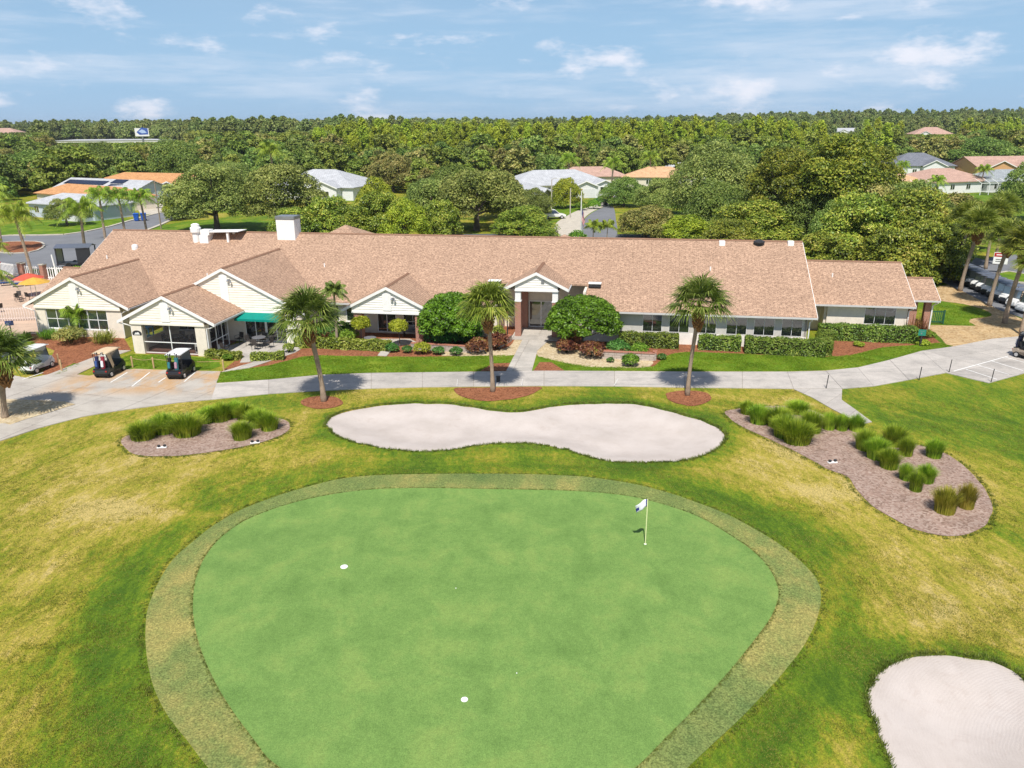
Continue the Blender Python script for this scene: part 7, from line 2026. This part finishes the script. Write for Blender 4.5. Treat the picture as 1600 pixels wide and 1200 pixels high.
def house(name, label, x, y, rz, L, D, h, rmat, wmat, sl=0.45, kind='hip', garage=None, bays=(), wins=4, solar=None, chim=None):
    """L wide (x), D deep (y); front faces -y before turning"""
    t = empty(name, (x, y, float(terrain(x, y))), rz, label, 'house', 'houses beyond the clubhouse')
    Z = (0, 0, 0); o_ = 0.5
    MB().box(-L / 2, L / 2, -D / 2, D / 2, 0, h).build('wall', wmat, t)
    a, b_ = L / 2 + o_, D / 2 + o_; rh = b_ * sl; k = a - b_ if kind == 'hip' else a
    k = max(k, 0.3)
    z0 = h + 0.02; P = [(-a, -b_, z0), (a, -b_, z0), (a, b_, z0), (-a, b_, z0)]; r0, r1 = (-k, 0, z0 + rh), (k, 0, z0 + rh)
    rs = lambda pts, nm='roof_slope': roof_slab(pts, nm, rmat, t, 0.15, Z)
    rs([P[0], P[1], r1, r0]); rs([P[2], P[3], r0, r1])
    if kind == 'hip': rs([P[1], P[2], r1]); rs([P[3], P[0], r0])
    else:
        for s_ in (-1, 1): MB().prism([(s_ * L / 2, -D / 2, h), (s_ * L / 2, D / 2, h), (s_ * L / 2, 0, h + D / 2 * sl)], (-s_ * 0.2, 0, 0)).build('gable_wall', wmat, t)
    for i, (bx_, w, pj) in enumerate(bays):                          # gabled bays to the front
        hb = w / 2 + 0.4; az = h + hb * sl
        MB().box(bx_ - w / 2, bx_ + w / 2, -D / 2 - pj, -D / 2 + 0.3, 0, h).build('bay_wall', wmat, t)
        yb = -D / 2 - pj - 0.4; ye = min(0, -b_ + (az - z0) / sl)
        rs([(bx_ - hb, yb, h + 0.03), (bx_, yb, az), (bx_, ye, az), (bx_ - hb, -b_ + 0.02, h + 0.03)], 'bay_roof'); rs([(bx_ + hb, yb, h + 0.03), (bx_, yb, az), (bx_, ye, az), (bx_ + hb, -b_ + 0.02, h + 0.03)], 'bay_roof')
        MB().prism([(bx_ - w / 2, -D / 2 - pj, h), (bx_ + w / 2, -D / 2 - pj, h), (bx_, -D / 2 - pj, h + w / 2 * sl - 0.05)], (0, 0.15, 0)).build('gable_wall', wmat, t)
        for s_ in (-1, 1): MB().prism([(bx_ + s_ * hb, yb - 0.05, h + 0.02), (bx_, yb - 0.05, az), (bx_, yb - 0.05, az - 0.25), (bx_ + s_ * hb, yb - 0.05, h - 0.22)], (0, 0.045, 0)).build('rake_board', M_WHITE, t)
        yf = -D / 2 - pj
        if garage == i:
            g_ = MB().box(bx_ - w * 0.38, bx_ + w * 0.38, yf - 0.05, yf - 0.005, 0.02, 2.2).build('garage_door', M_GARAGE, t)
            for q in range(4): MB().box(bx_ - w * 0.37, bx_ + w * 0.37, yf - 0.065, yf - 0.051, 0.08 + q * 0.53, 0.54 + q * 0.53).build('door_panel', M_GARAGE, g_)
        else:
            wf = MB().box(bx_ - w * 0.25, bx_ + w * 0.25, yf - 0.06, yf - 0.005, 0.9, 2.3).build('window', M_WHITE, t)
            for q in (-1, 1): MB().box(*sorted((bx_ + q * 0.05, bx_ + q * w * 0.22)), yf - 0.075, yf - 0.061, 1.0, 2.2).build('pane', M_GLASS, wf)
    for q in range(wins):
        xx = -L / 2 + L * (q + 0.5) / wins
        if any(abs(xx - b2[0]) < b2[1] / 2 + 0.8 for b2 in bays): continue
        wf = MB().box(xx - 0.7, xx + 0.7, -D / 2 - 0.06, -D / 2 - 0.004, 0.9, 2.2).build('window', M_WHITE, t)
        for s_ in (-1, 1): MB().box(*sorted((xx + s_ * 0.05, xx + s_ * 0.62)), -D / 2 - 0.075, -D / 2 - 0.061, 0.98, 2.12).build('pane', M_GLASS, wf)
    if solar:
        for (sx, sy, n_) in solar:                                     # panels lie on the front slope
            for q in range(n_):
                x0 = sx + q * 1.1; y0, y1 = sy, sy + 1.9; zz = lambda yy: z0 + (yy + b_) * sl + 0.12
                MB().prism([(x0, y0, zz(y0)), (x0 + 1.0, y0, zz(y0)), (x0 + 1.0, y1, zz(y1)), (x0, y1, zz(y1))], (0, 0, 0.05)).build('solar_panel', M_SOLAR, t)
    return t


house('tiled_house', 'long house with orange hip tile roof on the left', -92.0, 176.5, R(-33), 30, 9.5, 2.8, T_ORANGE, W_CREAM, 0.36, 'hip', None, ((11.0, 5, 2.0),))
house('shingled_house', 'pale blue house with light grey roof below the orange tiles', -85.0, 157.5, R(-26), 19, 9, 2.7, T_GREY, W_BLUE, 0.34, 'hip', 0, ((6.0, 6.0, 2.2),))
house('shingled_house', 'grey roofed house with dark solar panels', -95.0, 191.0, R(-27), 28, 11, 2.8, T_GREY, W_BLUE, 0.38, 'gable', 0, ((9.0, 6.5, 3.0),), solar=[(-13.0, -3.3, 13), (2.5, -2.3, 4), (3.5, -4.7, 4)])
house('tiled_house', 'farther orange tile roofed house behind the solar panels', -93.0, 211.0, R(-20), 34, 13, 2.8, T_ORANGE, W_CREAM, 0.36, 'hip', None, ((12.5, 6, 3.0),))
house('shingled_house', 'grey roofs half hidden among the trees at far left', -180.0, 318.0, R(20), 26, 12, 3.0, T_MGREY, W_WHITE, 0.45, 'hip')
house('shingled_house', 'big house with light grey roof behind the live oaks', -46.0, 199.0, R(-15), 23, 17, 3.0, T_GREY, W_WHITE, 0.40, 'hip', None, ((5.0, 7, 2.5),))
house('shingled_house', 'twin gabled white house with garage on the curving street', 11.0, 204.0, R(14), 26, 15, 2.7, T_GREY, W_WHITE, 0.40, 'hip', 0, ((3.5, 6.0, 7.0), (9.8, 5.4, 3.0)))
house('shingled_house', 'house end with pale garage door left of the white car', 2.6, 172.0, R(60), 14, 9, 2.7, T_GREY, W_CREAM, 0.42, 'hip', 0, ((0, 5.5, 1.0),))
house('shingled_house', 'house with pinkish brown roof behind the twin gables', 22.5, 232.0, R(5), 20, 11, 2.8, T_PINK, W_CREAM, 0.40, 'hip')
house('tiled_house', 'orange roofed house right of the curving street', 42.0, 228.0, R(-14), 19, 13, 2.8, T_PEACH, W_CREAM, 0.36, 'hip')
house('shingled_house', 'pale roof glimpsed behind the orange roofed house', 54.0, 256.0, R(-5), 14, 10, 2.8, T_GREY, W_WHITE, 0.4, 'hip')
house('tiled_house', 'peach tile roofed house behind the magnolias on the right', 92.0, 204.0, R(10), 22, 13, 2.7, T_PEACH, W_WHITE, 0.36, 'hip')
house('shingled_house', 'white walled house with pink hip roof facing the lawn', 109.5, 205.5, R(18), 20, 14, 2.8, T_PINK, W_WHITE, 0.38, 'hip')
house('shingled_house', 'house with slate grey roof and white pool cage on the right', 128.0, 207.0, R(6), 20, 13, 2.7, T_MGREY, W_WHITE, 0.36, 'hip')
house('shingled_house', 'house with dark grey hip roof and open garage', 136.0, 272.0, R(-6), 20, 15, 3.2, T_DGREY, W_WHITE, 0.48, 'hip', None, ((3.0, 7, 2.0),))
house('shingled_house', 'house with a tan front gable at the right edge', 160.0, 264.0, R(8), 26, 13, 3.2, T_PINK, W_TANG, 0.42, 'gable', None, ((-7.5, 9, 4.0), (4.0, 8, 2.0)))
house('shingled_house', 'small far two storey house with pinkish roof among the trees', 300.0, 585.0, R(-10), 26, 18, 8.0, T_PINK, W_WHITE, 0.5, 'hip', None, ((-6, 8, 2),))
house('shingled_house', 'white roof ridge showing above the trees on the right', 300.0, 735.0, R(10), 22, 12, 6.5, T_GREY, W_WHITE, 0.45, 'gable', None, ((-6, 8, 2),))
house('flat_building', 'long low pale commercial building in the left distance', -310.0, 640.0, R(4), 82, 24, 6.5, T_GREY, W_WHITE, 0.06, 'hip', wins=12)
house('tiled_house', 'far red brown roof at the left picture edge', -520.0, 830.0, R(5), 50, 24, 10.0, T_PINK, W_CREAM, 0.4, 'hip')

# billboard in the far left
bb = empty('billboard', (-234.0, 520.0, 0), R(20), 'tall blue and white billboard above the far trees', 'billboard')
bb.scale = (0.78, 0.78, 1.0)
MB().lathe([(0.8, -1), (0.7, 10.9)], (0, 0, 0), 12).build('column', M_STEEL, bb)
pn = MB().box(-5.2, 5.2, -0.9, -0.2, 10.7, 15.6).build('panel', M_WHITE, bb)
B_BL = plain('billboard_blue', (0.06, 0.12, 0.42), 0.5); B_LB = plain('billboard_pale', (0.45, 0.58, 0.85), 0.5)
MB().prism([(-4.0, -0.95, 13.2), (0, -0.95, 16.0), (4.6, -0.95, 15.5), (4.6, -0.95, 11.8), (-2.0, -0.95, 11.6)], (0, 0.04, 0)).build('blue_field', B_BL, pn)
MB().prism([(-2.6, -1.0, 13.6), (0.2, -1.0, 14.9), (2.2, -1.0, 14.2), (3.6, -1.0, 12.8), (0, -1.0, 12.5)], (0, 0.04, 0)).build('pale_field', B_LB, pn)

# screened pool cages of the right hand houses
def cage(x, y, rz, w, d_, h, label):
    t = empty('pool_cage', (x, y, 0), rz, label, 'pool cage', 'screened pool cages')
    n = int(w / 2)
    for i in range(n + 1):
        xx = -w / 2 + w * i / n
        MB().box(xx - 0.06, xx + 0.06, -d_ / 2 - 0.06, -d_ / 2 + 0.06, 0, h).build('post', M_WHITE, t)
        MB().tube([(xx, -d_ / 2, h), (xx, 0, h + 0.9), (xx, d_ / 2, h)], 0.05, 4).build('rafter', M_WHITE, t)
    for z in (0.9, h): MB().box(-w / 2, w / 2, -d_ / 2 - 0.05, -d_ / 2 + 0.05, z - 0.06, z + 0.06).build('rail', M_WHITE, t)
    MB().box(-w / 2, w / 2, -d_ / 2 + 0.062, -d_ / 2 + 0.07, 0.05, h - 0.07).build('screen', M_SCREEN, t)


cage(95.0, 193.0, R(10), 11, 4, 2.8, 'pool cage before the peach roofed house'); cage(119.5, 196.0, R(6), 13, 5, 2.8, 'pool cage before the slate grey roof')

# lawns and pavements among the houses
for P_, lb in (([(66, 116), (72, 150), (84, 182), (100, 192), (132, 194), (138, 150), (96, 118)], 'bright lawn behind the right hand houses'), ([(-86, 131), (-70, 131), (-68, 142), (-74, 152), (-92, 150)], 'lawn strip along the left road'), ([(-60, 131.5), (-30, 131), (-30, 142), (-58, 150)], 'lawn under the live oaks'), ([(5, 152), (16, 158), (18, 172), (6, 178), (-4, 172)], 'front lawn of the twin gabled house')):
    tag(drape('lawn', smooth_poly(P_, 3), M_LAWN, 0.006), lb, None, None, 'structure')

# cars and bins ------------------------------------------------------------------------------
def car(name, label, x, y, rz, mat, tall=0.0):
    t = empty(name, (x, y, 0.02), rz, label, 'car', 'parked cars')
    pr_ = [(-2.2, 0.35), (-2.25, 0.8), (-2.1, 1.0), (-1.5, 1.05 + tall * 0.2), (1.0, 0.98), (1.9, 0.85), (2.2, 0.7), (2.25, 0.35)]
    MB().prism([(a_, -0.88, z) for a_, z in pr_], (0, 1.76, 0)).build('body', mat, t, bevel=0.08)
    c_ = MB()
    b0 = [(-1.95 if tall else -1.5, -0.82, 1.02), (0.95, -0.82, 0.97), (0.95, 0.82, 0.97), (-1.95 if tall else -1.5, 0.82, 1.02)]; t0 = [(-1.75 if tall else -0.95, -0.62, 1.45 + tall), (0.2, -0.62, 1.45 + tall), (0.2, 0.62, 1.45 + tall), (-1.75 if tall else -0.95, 0.62, 1.45 + tall)]
    c_.add(b0 + t0, [(0, 1, 5, 4), (1, 2, 6, 5), (2, 3, 7, 6), (3, 0, 4, 7), (4, 5, 6, 7), (3, 2, 1, 0)])
    g_ = c_.build('cabin_glass', M_GLASS, t)
    z_ = 1.45 + tall
    MB().prism([(t0[0][0] - 0.05, -0.66, z_), (t0[1][0] + 0.05, -0.66, z_), (t0[1][0] + 0.05, 0.66, z_), (t0[0][0] - 0.05, 0.66, z_)], (0, 0, 0.06)).build('car_roof', mat, t, bevel=0.02)
    for i in (0, 1, 2, 3): MB().tube([b0[i], t0[i]], 0.05, 5).build('pillar', mat, t)
    for sx in (-1.4, 1.4):
        for sy in (-1, 1):
            w_ = MB().lathe([(0.2, -0.1), (0.33, -0.09), (0.33, 0.09), (0.2, 0.1)], (sx, sy * 0.82, 0.33), 16, 'Y').build('wheel', P_RUBBER, t); MB().lathe([(0.2, -0.02), (0.2, 0.02), (0.08, 0.03)], (sx, sy * 0.92, 0.33), 10, 'Y').build('rim', P_RIM, w_)
    for sy in (-0.62, 0.62): MB().box(2.12, 2.24, sy - 0.18, sy + 0.18, 0.62, 0.76).build('headlight', P_LAMP, t, bevel=0.02); MB().box(-2.26, -2.18, sy - 0.16, sy + 0.16, 0.75, 0.92).build('tail_light', P_REDL, t)


car('parked_car', 'white car parked left of the flagpole', 8.0, 149.0, R(10), P_WHITE, 0.15)
car('parked_car', 'white car in the driveway of the twin gabled house', 24.0, 187.5, R(95), P_WHITE, 0.2)
car('parked_car', 'dark car under the tree at the street bend', 29.5, 190.0, R(20), P_BLACK, 0.25)
car('parked_car', 'pale car on the drive of the tan gabled house', 134.0, 216.0, R(70), P_WHITE, 0.1)


def bin_(x, y, mat, label):
    t = empty('wheelie_bin', (x, y, 0.02), 0.3, label, 'bin', 'wheelie bins')
    MB().add([(-0.35, -0.4, 0.08), (0.35, -0.4, 0.08), (0.35, 0.35, 0.08), (-0.35, 0.35, 0.08), (-0.45, -0.5, 1.25), (0.45, -0.5, 1.25), (0.45, 0.45, 1.25), (-0.45, 0.45, 1.25)], [(0, 3, 2, 1), (4, 5, 6, 7), (0, 1, 5, 4), (1, 2, 6, 5), (2, 3, 7, 6), (3, 0, 4, 7)]).build('bin_body', mat, t, bevel=0.03)
    MB().prism([(-0.48, -0.54, 1.26), (-0.48, 0.48, 1.26), (-0.48, 0.48, 1.42), (-0.48, 0.0, 1.46), (-0.48, -0.54, 1.34)], (0.96, 0, 0)).build('lid', mat, t)
    for sx in (-0.4, 0.4): MB().lathe([(0.03, -0.04), (0.12, -0.04), (0.12, 0.04), (0.03, 0.04)], (sx, 0.4, 0.12), 12, 'X').build('wheel', P_RUBBER, t)


bin_(-69.3, 149.4, plain('bin_blue', (0.02, 0.10, 0.42), 0.5), 'blue wheelie bin by the left road'); bin_(-70.5, 149.0, MATS['bin_blue'], 'second blue wheelie bin by the left road'); bin_(20.5, 172.5, plain('bin_black', (0.03, 0.035, 0.04), 0.5), 'dark wheelie bin on the kerb of the curving street')
for x, y, w, h, lb in ((14.5, 164.0, 3.0, 1.7, 'left clipped green bush before the twin gabled house'), (17.3, 166.5, 3.2, 1.8, 'right clipped green bush before the twin gabled house'), (23.5, 175.0, 4.0, 1.3, 'dark low bush at the street bend'), (20.0, 178.0, 3.5, 1.3, 'olive bush beside the white car in the driveway'),
                       (90.0, 165.0, 4.0, 1.8, 'green bush left of the pool cage screens'), (97.5, 168.0, 4.2, 1.8, 'round green bush before the pink roofed house'), (100.0, 140.0, 7.0, 3.0, 'leafy bush on the right edge of the bright lawn'), (-66.5, 170.0, 3.0, 1.8, 'bush beside the garage of the solar panelled house'), (9.6, 114.0, 3.2, 2.4, 'round bush at the foot of the flagpole')):
    shrub(x, y, w, h, L_BUSH if h > 1.5 else L_DBUSH, 'garden_bush', lb, 'bushes among the houses', 0.16, 900, int(x) + 200)

# ------------------------------------------------------------------ the wood beyond, one mass to the horizon
def wood():
    rng = np.random.default_rng(77)
    protos = bpy.data.collections.new('wood_kinds')
    def proto(nm, seed, w, h, mat, n, leaf, nl, flat, base, up):
        r = np.random.default_rng(seed); lob = crown_lobes(w, h * base, h, nl, r, flat)
        C, N = lobes_cloud(lob, n, r, up); V, F = leaf_quads(C, N, leaf, r, 0.6)
        o = bpy.data.objects.new(nm, mesh_np(nm, V, F, mat)); protos.objects.link(o); return o
    proto('a_round', 61, 11, 11, L_FOR, 3600, 0.36, 14, 1.0, 0.1, 0.4)
    proto('b_round', 62, 12, 10, L_DARK, 3600, 0.38, 14, 0.95, 0.1, 0.4)
    proto('c_olive', 63, 11, 11, L_BROWN, 3200, 0.36, 13, 1.0, 0.1, 0.4)
    proto('d_pine', 64, 6.0, 17, L_PINE, 2600, 0.33, 16, 1.9, 0.25, 0.45)
    proto('e_pine', 65, 5.0, 18, L_PINE, 2400, 0.32, 14, 2.2, 0.25, 0.45)
    proto('f_far', 66, 13, 16, L_FORB, 2000, 0.55, 12, 1.4, 0.2, 0.45)
    proto('g_pinefar', 67, 8, 17, L_FORB, 1600, 0.5, 10, 1.9, 0.2, 0.45)
    pts = []; kind = []; scl = []; rot = []
    clear = [(-92, 176, 19), (-85, 157, 16), (-95, 191, 18), (-93, 211, 19), (-180, 318, 19), (-46, 199, 19), (11, 204, 20), (2, 172, 12), (22, 232, 14), (42, 228, 15), (54, 256, 10), (92, 204, 17), (110, 205, 17), (128, 207, 17), (136, 272, 18), (160, 264, 20), (300, 580, 26), (285, 545, 18), (300, 732, 26), (285, 690, 22),
             (105, 170, 34), (130, 235, 26), (150, 240, 22), (120, 245, 16), (-234, 515, 26), (-225, 490, 20), (-310, 620, 45), (-265, 615, 36), (-350, 625, 40), (-285, 570, 34), (-250, 560, 30), (-520, 810, 45), (-490, 770, 35), (-45, 160, 14), (15, 170, 20), (-75, 165, 26), (-70, 140, 40), (75, 140, 30), (-46, 182, 14), (-66, 182, 12)]
    cl = np.array(clear)
    def fill(y0, y1, step, zone):
        for y in np.arange(y0, y1, step):
            half = 0.74 * y + 25
            for x in np.arange(-half, half, step):
                px = x + rng.uniform(-0.42, 0.42) * step; py = y + rng.uniform(-0.42, 0.42) * step
                if (np.hypot(px - cl[:, 0], py - cl[:, 1]) < cl[:, 2]).any(): continue
                r = zone(px, py)
                if r is None: continue
                k, s = r
                q = px / py                                            # open ground before the far buildings
                for r0, r1, y0, y1, slope in ((-0.57, -0.39, 240, 628, 10.8 / 640), (-0.64, -0.50, 225, 306, 12.8 / 318), (-0.64, -0.575, 300, 815, 4.2 / 830), (0.475, 0.55, 240, 572, 7.4 / 585), (0.385, 0.43, 240, 722, 7.5 / 735)):
                    if r0 < q < r1 and y0 < py < y1:
                        s = min(s, max(0.15, (17 - slope * py - 0.6)) / (11, 10, 11, 17, 18, 16, 17)[k])
                pts.append((px, py, float(terrain(px, py)) - 0.2)); kind.append(k); scl.append(s); rot.append(rng.uniform(0, 6.28))
    def z1(x, y):
        if -100 < x < 60 and y < 236 and not (-66 < x < -20 and y > 196): return None
        if 60 <= x < 150 and y < 225: return None
        if x >= 150 and y < 205: return None
        k = rng.choice([0, 1, 2, 0, 1]); return k, rng.uniform(0.6, 1.15)
    def z2(x, y):
        pine = (-75 < x + 0.1 * (y - 300) < 135 and y > 285) or (x > 40 and y > 420)
        if pine and rng.random() < 0.88:
            return rng.choice([3, 4]), rng.choice([rng.uniform(0.8, 1.12), rng.uniform(0.6, 1.22)]) * (1.0 if y > 300 else 0.9)
        return rng.choice([0, 1, 2, 0]), rng.uniform(0.65, 1.4)
    def z3(x, y):
        hgt_ = 1.05 if x > -60 else 1.15
        if x > 0 and rng.random() < 0.5: return 6, rng.uniform(0.65, 1.35) * hgt_
        return 5, rng.uniform(0.6, 1.3) * hgt_
    fill(196, 275, 8.0, z1); fill(275, 480, 7.5, z2); fill(480, 820, 12.5, z3); fill(820, 1500, 22, lambda x, y: (rng.choice([5, 6]), rng.uniform(0.8, 1.55)))
    me = bpy.data.meshes.new('wood'); me.from_pydata(pts, [], []); me.update()
    for nm, tp, val in (('kind', 'INT', kind), ('size', 'FLOAT', scl), ('turn', 'FLOAT', rot)):
        at_ = me.attributes.new(nm, tp, 'POINT'); at_.data.foreach_set('value', np.array(val, np.int32 if tp == 'INT' else np.float32))
    o = obj('wood', me); tag(o, 'dense green wood of oaks and pines stretching to the horizon', 'wood', None, 'stuff')
    ng = bpy.data.node_groups.new('plant_wood', 'GeometryNodeTree')
    ng.interface.new_socket('Geometry', in_out='INPUT', socket_type='NodeSocketGeometry'); ng.interface.new_socket('Geometry', in_out='OUTPUT', socket_type='NodeSocketGeometry')
    N_, L_ = ng.nodes, ng.links
    gi_, go = N_.new('NodeGroupInput'), N_.new('NodeGroupOutput'); ip = N_.new('GeometryNodeInstanceOnPoints'); ci = N_.new('GeometryNodeCollectionInfo')
    ci.inputs['Collection'].default_value = protos; ci.inputs['Separate Children'].default_value = True; ci.inputs['Reset Children'].default_value = True
    def attr(nm, tp):
        a_ = N_.new('GeometryNodeInputNamedAttribute'); a_.data_type = tp; a_.inputs['Name'].default_value = nm; return a_.outputs['Attribute']
    cx = N_.new('ShaderNodeCombineXYZ'); L_.new(attr('turn', 'FLOAT'), cx.inputs['Z']); cs = N_.new('ShaderNodeCombineXYZ'); sz = attr('size', 'FLOAT')
    for q in 'XYZ': L_.new(sz, cs.inputs[q])
    L_.new(gi_.outputs[0], ip.inputs['Points']); L_.new(ci.outputs[0], ip.inputs['Instance']); ip.inputs['Pick Instance'].default_value = True
    L_.new(attr('kind', 'INT'), ip.inputs['Instance Index']); L_.new(cx.outputs[0], ip.inputs['Rotation']); L_.new(cs.outputs[0], ip.inputs['Scale'])
    L_.new(ip.outputs[0], go.inputs[0])
    o.modifiers.new('plant', 'NODES').node_group = ng
    print('wood', len(pts))


wood()

# ------------------------------------------------------------------ standing grass: ragged rims and tufts in the rough
def scatter(name, label, pts, size, rot, me, kind='stuff'):
    m = bpy.data.meshes.new(name); m.from_pydata(pts, [], []); m.update()
    for nm, val in (('size', size), ('turn', rot)):
        m.attributes.new(nm, 'FLOAT', 'POINT').data.foreach_set('value', np.array(val, np.float32))
    o = obj(name, m); tag(o, label, 'grass', None, kind)
    src = bpy.data.objects.new(name + '_blade', me); c = bpy.data.collections.new(name + '_kinds'); c.objects.link(src)
    ng = bpy.data.node_groups.new(name, 'GeometryNodeTree')
    ng.interface.new_socket('Geometry', in_out='INPUT', socket_type='NodeSocketGeometry'); ng.interface.new_socket('Geometry', in_out='OUTPUT', socket_type='NodeSocketGeometry')
    N_, L_ = ng.nodes, ng.links
    gi_, go = N_.new('NodeGroupInput'), N_.new('NodeGroupOutput'); ip = N_.new('GeometryNodeInstanceOnPoints'); oi = N_.new('GeometryNodeObjectInfo')
    oi.inputs['Object'].default_value = src; oi.inputs['As Instance'].default_value = True
    def attr(nm):
        a_ = N_.new('GeometryNodeInputNamedAttribute'); a_.data_type = 'FLOAT'; a_.inputs['Name'].default_value = nm; return a_.outputs['Attribute']
    cx = N_.new('ShaderNodeCombineXYZ'); L_.new(attr('turn'), cx.inputs['Z']); cs = N_.new('ShaderNodeCombineXYZ'); sz = attr('size')
    for q in 'XYZ': L_.new(sz, cs.inputs[q])
    L_.new(gi_.outputs[0], ip.inputs['Points']); L_.new(oi.outputs['Geometry'], ip.inputs['Instance'])
    L_.new(cx.outputs[0], ip.inputs['Rotation']); L_.new(cs.outputs[0], ip.inputs['Scale']); L_.new(ip.outputs[0], go.inputs[0])
    o.modifiers.new('plant', 'NODES').node_group = ng
    return o


def tuft(seed, mat, n=9, w=0.10, h=0.07):
    rng = np.random.default_rng(seed); V = []; F = []
    for i in range(n):
        a_ = rng.uniform(0, 6.283); r_ = w * rng.random(); p = np.array([r_ * math.cos(a_), r_ * math.sin(a_), -0.01]); b_ = rng.uniform(0, 6.283)
        s_ = np.array([math.cos(b_), math.sin(b_), 0]) * 0.009; l_ = h * rng.uniform(0.6, 1.2); ln = np.array([math.cos(a_), math.sin(a_), 0]) * l_ * rng.uniform(0.2, 0.8)
        k = len(V); V += [p - s_, p + s_, p + ln * 0.5 + s_ * 0.8 + np.array([0, 0, l_ * 0.6]), p + ln * 0.5 - s_ * 0.8 + np.array([0, 0, l_ * 0.6]), p + ln + np.array([0, 0, l_])]
        F += [(k, k + 1, k + 2, k + 3)]; V += [p + ln + np.array([0, 0, l_]) + s_ * 0.1]; F += [(k + 3, k + 2, k + 5, k + 4)]
    return mesh_np('tuft', V, F, mat)


L_RIM = leafmat('rim_grass_blade', (0.048, 0.090, 0.012), (0.102, 0.156, 0.022), (0.180, 0.222, 0.042), 0.25, 0.7)
L_ROUGH = leafmat('rough_grass_blade', (0.086, 0.129, 0.017), (0.189, 0.225, 0.031), (0.356, 0.341, 0.077), 0.25, 0.35)


L_LAWNB = leafmat('lawn_blade', (0.078, 0.173, 0.009), (0.169, 0.307, 0.015), (0.312, 0.413, 0.039), 0.25, 0.5)


def grass():
    rng = np.random.default_rng(5); P = []; sz = []
    for key, per, spread, out, s0 in (('green', 30, 0.05, 0.0, 0.5), ('collar', 24, 0.10, 0.05, 0.7), ('bunker1', 34, 0.10, -0.02, 1.1), ('bunker2', 40, 0.09, -0.03, 1.1), ('bed_left', 20, 0.1, 0.06, 0.9), ('bed_right', 20, 0.1, 0.06, 0.9)):
        Q = S[key]; n = len(Q)
        nrm = np.roll(Q, -1, 0) - np.roll(Q, 1, 0); nrm = np.stack([nrm[:, 1], -nrm[:, 0]], 1); nrm /= np.linalg.norm(nrm, axis=1)[:, None]
        ar = sum(Q[i - 1][0] * Q[i][1] - Q[i][0] * Q[i - 1][1] for i in range(n))
        if ar < 0: nrm = -nrm
        for i in range(n):
            a_, b_ = Q[i], Q[(i + 1) % n]; L = np.linalg.norm(b_ - a_)
            for _ in range(rng.poisson(per * L)):
                t = rng.random(); p = a_ + (b_ - a_) * t + nrm[i] * (out + abs(rng.normal(0, spread)))
                if p[1] < 13.5: continue
                P.append((p[0], p[1], float(terrain(p[0], p[1])) + (0.045 if key == 'green' else 0))); sz.append(s0 * rng.uniform(0.6, 1.3))
    scatter('rim_grass', 'longer grass rimming the bunkers, beds and fringe', P, sz, rng.uniform(0, 6.28, len(P)), tuft(1, L_RIM, 10, 0.09, 0.085))
    n = 150000
    y = 13.5 + 36 * rng.random(n) ** 1.35; x = rng.uniform(-1, 1, n) * (0.70 * y + 5)
    ok = np.abs(x) < 46
    for key in ('collar', 'bunker1', 'bunker2', 'bed_left', 'bed_right', 'ring_a', 'ring_b', 'ring_c'): ok &= sdist(S[key], x, y) < -0.05
    for key in ('path_lo2',):
        pl = np.array(POLY[key]); yl = np.interp(x, pl[:, 0], pl[:, 1]); ok &= y < yl - 0.1
    for key in ('pad_left', 'pad_right', 'spur'): ok &= ~inside(np.array(POLY[key]), x, y)
    # left of the pad edge the path curves towards the camera
    pl = np.array(sorted(POLY['path_lo'])); ok &= (x > pl[-1, 0]) | (y < np.interp(x, pl[:, 0], pl[:, 1]) - 0.1)
    clump = np.sin(x * 0.9 + np.sin(y * 0.7) * 2) * np.sin(y * 1.1 + np.sin(x * 0.5) * 2)
    ok &= rng.random(n) < 0.45 + 0.5 * clump
    x, y = x[ok], y[ok]; z = terrain(x, y)
    scatter('rough_grass', 'short tufts of green and dry grass in the rough', list(zip(x, y, z)), rng.uniform(0.6, 1.25, len(x)), rng.uniform(0, 6.28, len(x)), tuft(2, L_ROUGH, 9, 0.13, 0.055))
    GX = []; GY = []
    for key, per in (('lawn_mid', 190), ('lawn_r1', 190), ('strip_l1', 190), ('strip_l2', 190), ('lawn_r2', 120)):
        Q = np.array(POLY[key]); x0, y0 = Q.min(0); x1, y1 = Q.max(0); n = int(per * (x1 - x0) * (y1 - y0))
        gx, gy = rng.uniform(x0, x1, n), rng.uniform(y0, y1, n); ok = sdist(Q, gx, gy) > 0.02; GX.append(gx[ok]); GY.append(gy[ok])
    gx, gy = np.concatenate(GX), np.concatenate(GY); ok = rng.random(len(gx)) < 0.6 + 0.4 * np.sin(gx * 1.3 + np.sin(gy * 2)) * np.sin(gy * 1.7); gx, gy = gx[ok], gy[ok]
    scatter('lawn_grass', 'short bright green grass of the lawn strips', list(zip(gx, gy, np.full(len(gx), 0.02))), rng.uniform(0.6, 1.2, len(gx)), rng.uniform(0, 6.28, len(gx)), tuft(3, L_LAWNB, 9, 0.11, 0.06))
    print('tufts', len(P), len(x), len(gx))


grass()

# ------------------------------------------------------------------ the air between here and the far trees
def haze(density):
    o = MB().box(-6100, 6100, -320, 9100, -1.5, 48).build('haze', None)
    m = bpy.data.materials.new('haze_air'); m.use_nodes = True; n = m.node_tree.nodes; n.clear()
    out = n.new('ShaderNodeOutputMaterial'); v = n.new('ShaderNodeVolumePrincipled')
    v.inputs['Density'].default_value = density; v.inputs['Color'].default_value = (0.82, 0.90, 1.0, 1); v.inputs['Anisotropy'].default_value = 0.2
    m.node_tree.links.new(v.outputs['Volume'], out.inputs['Volume'])
    o.data.materials.append(m)
    tag(o, 'thin pale blue summer haze over the far woods', 'haze', None, 'stuff')


haze(0.0001)
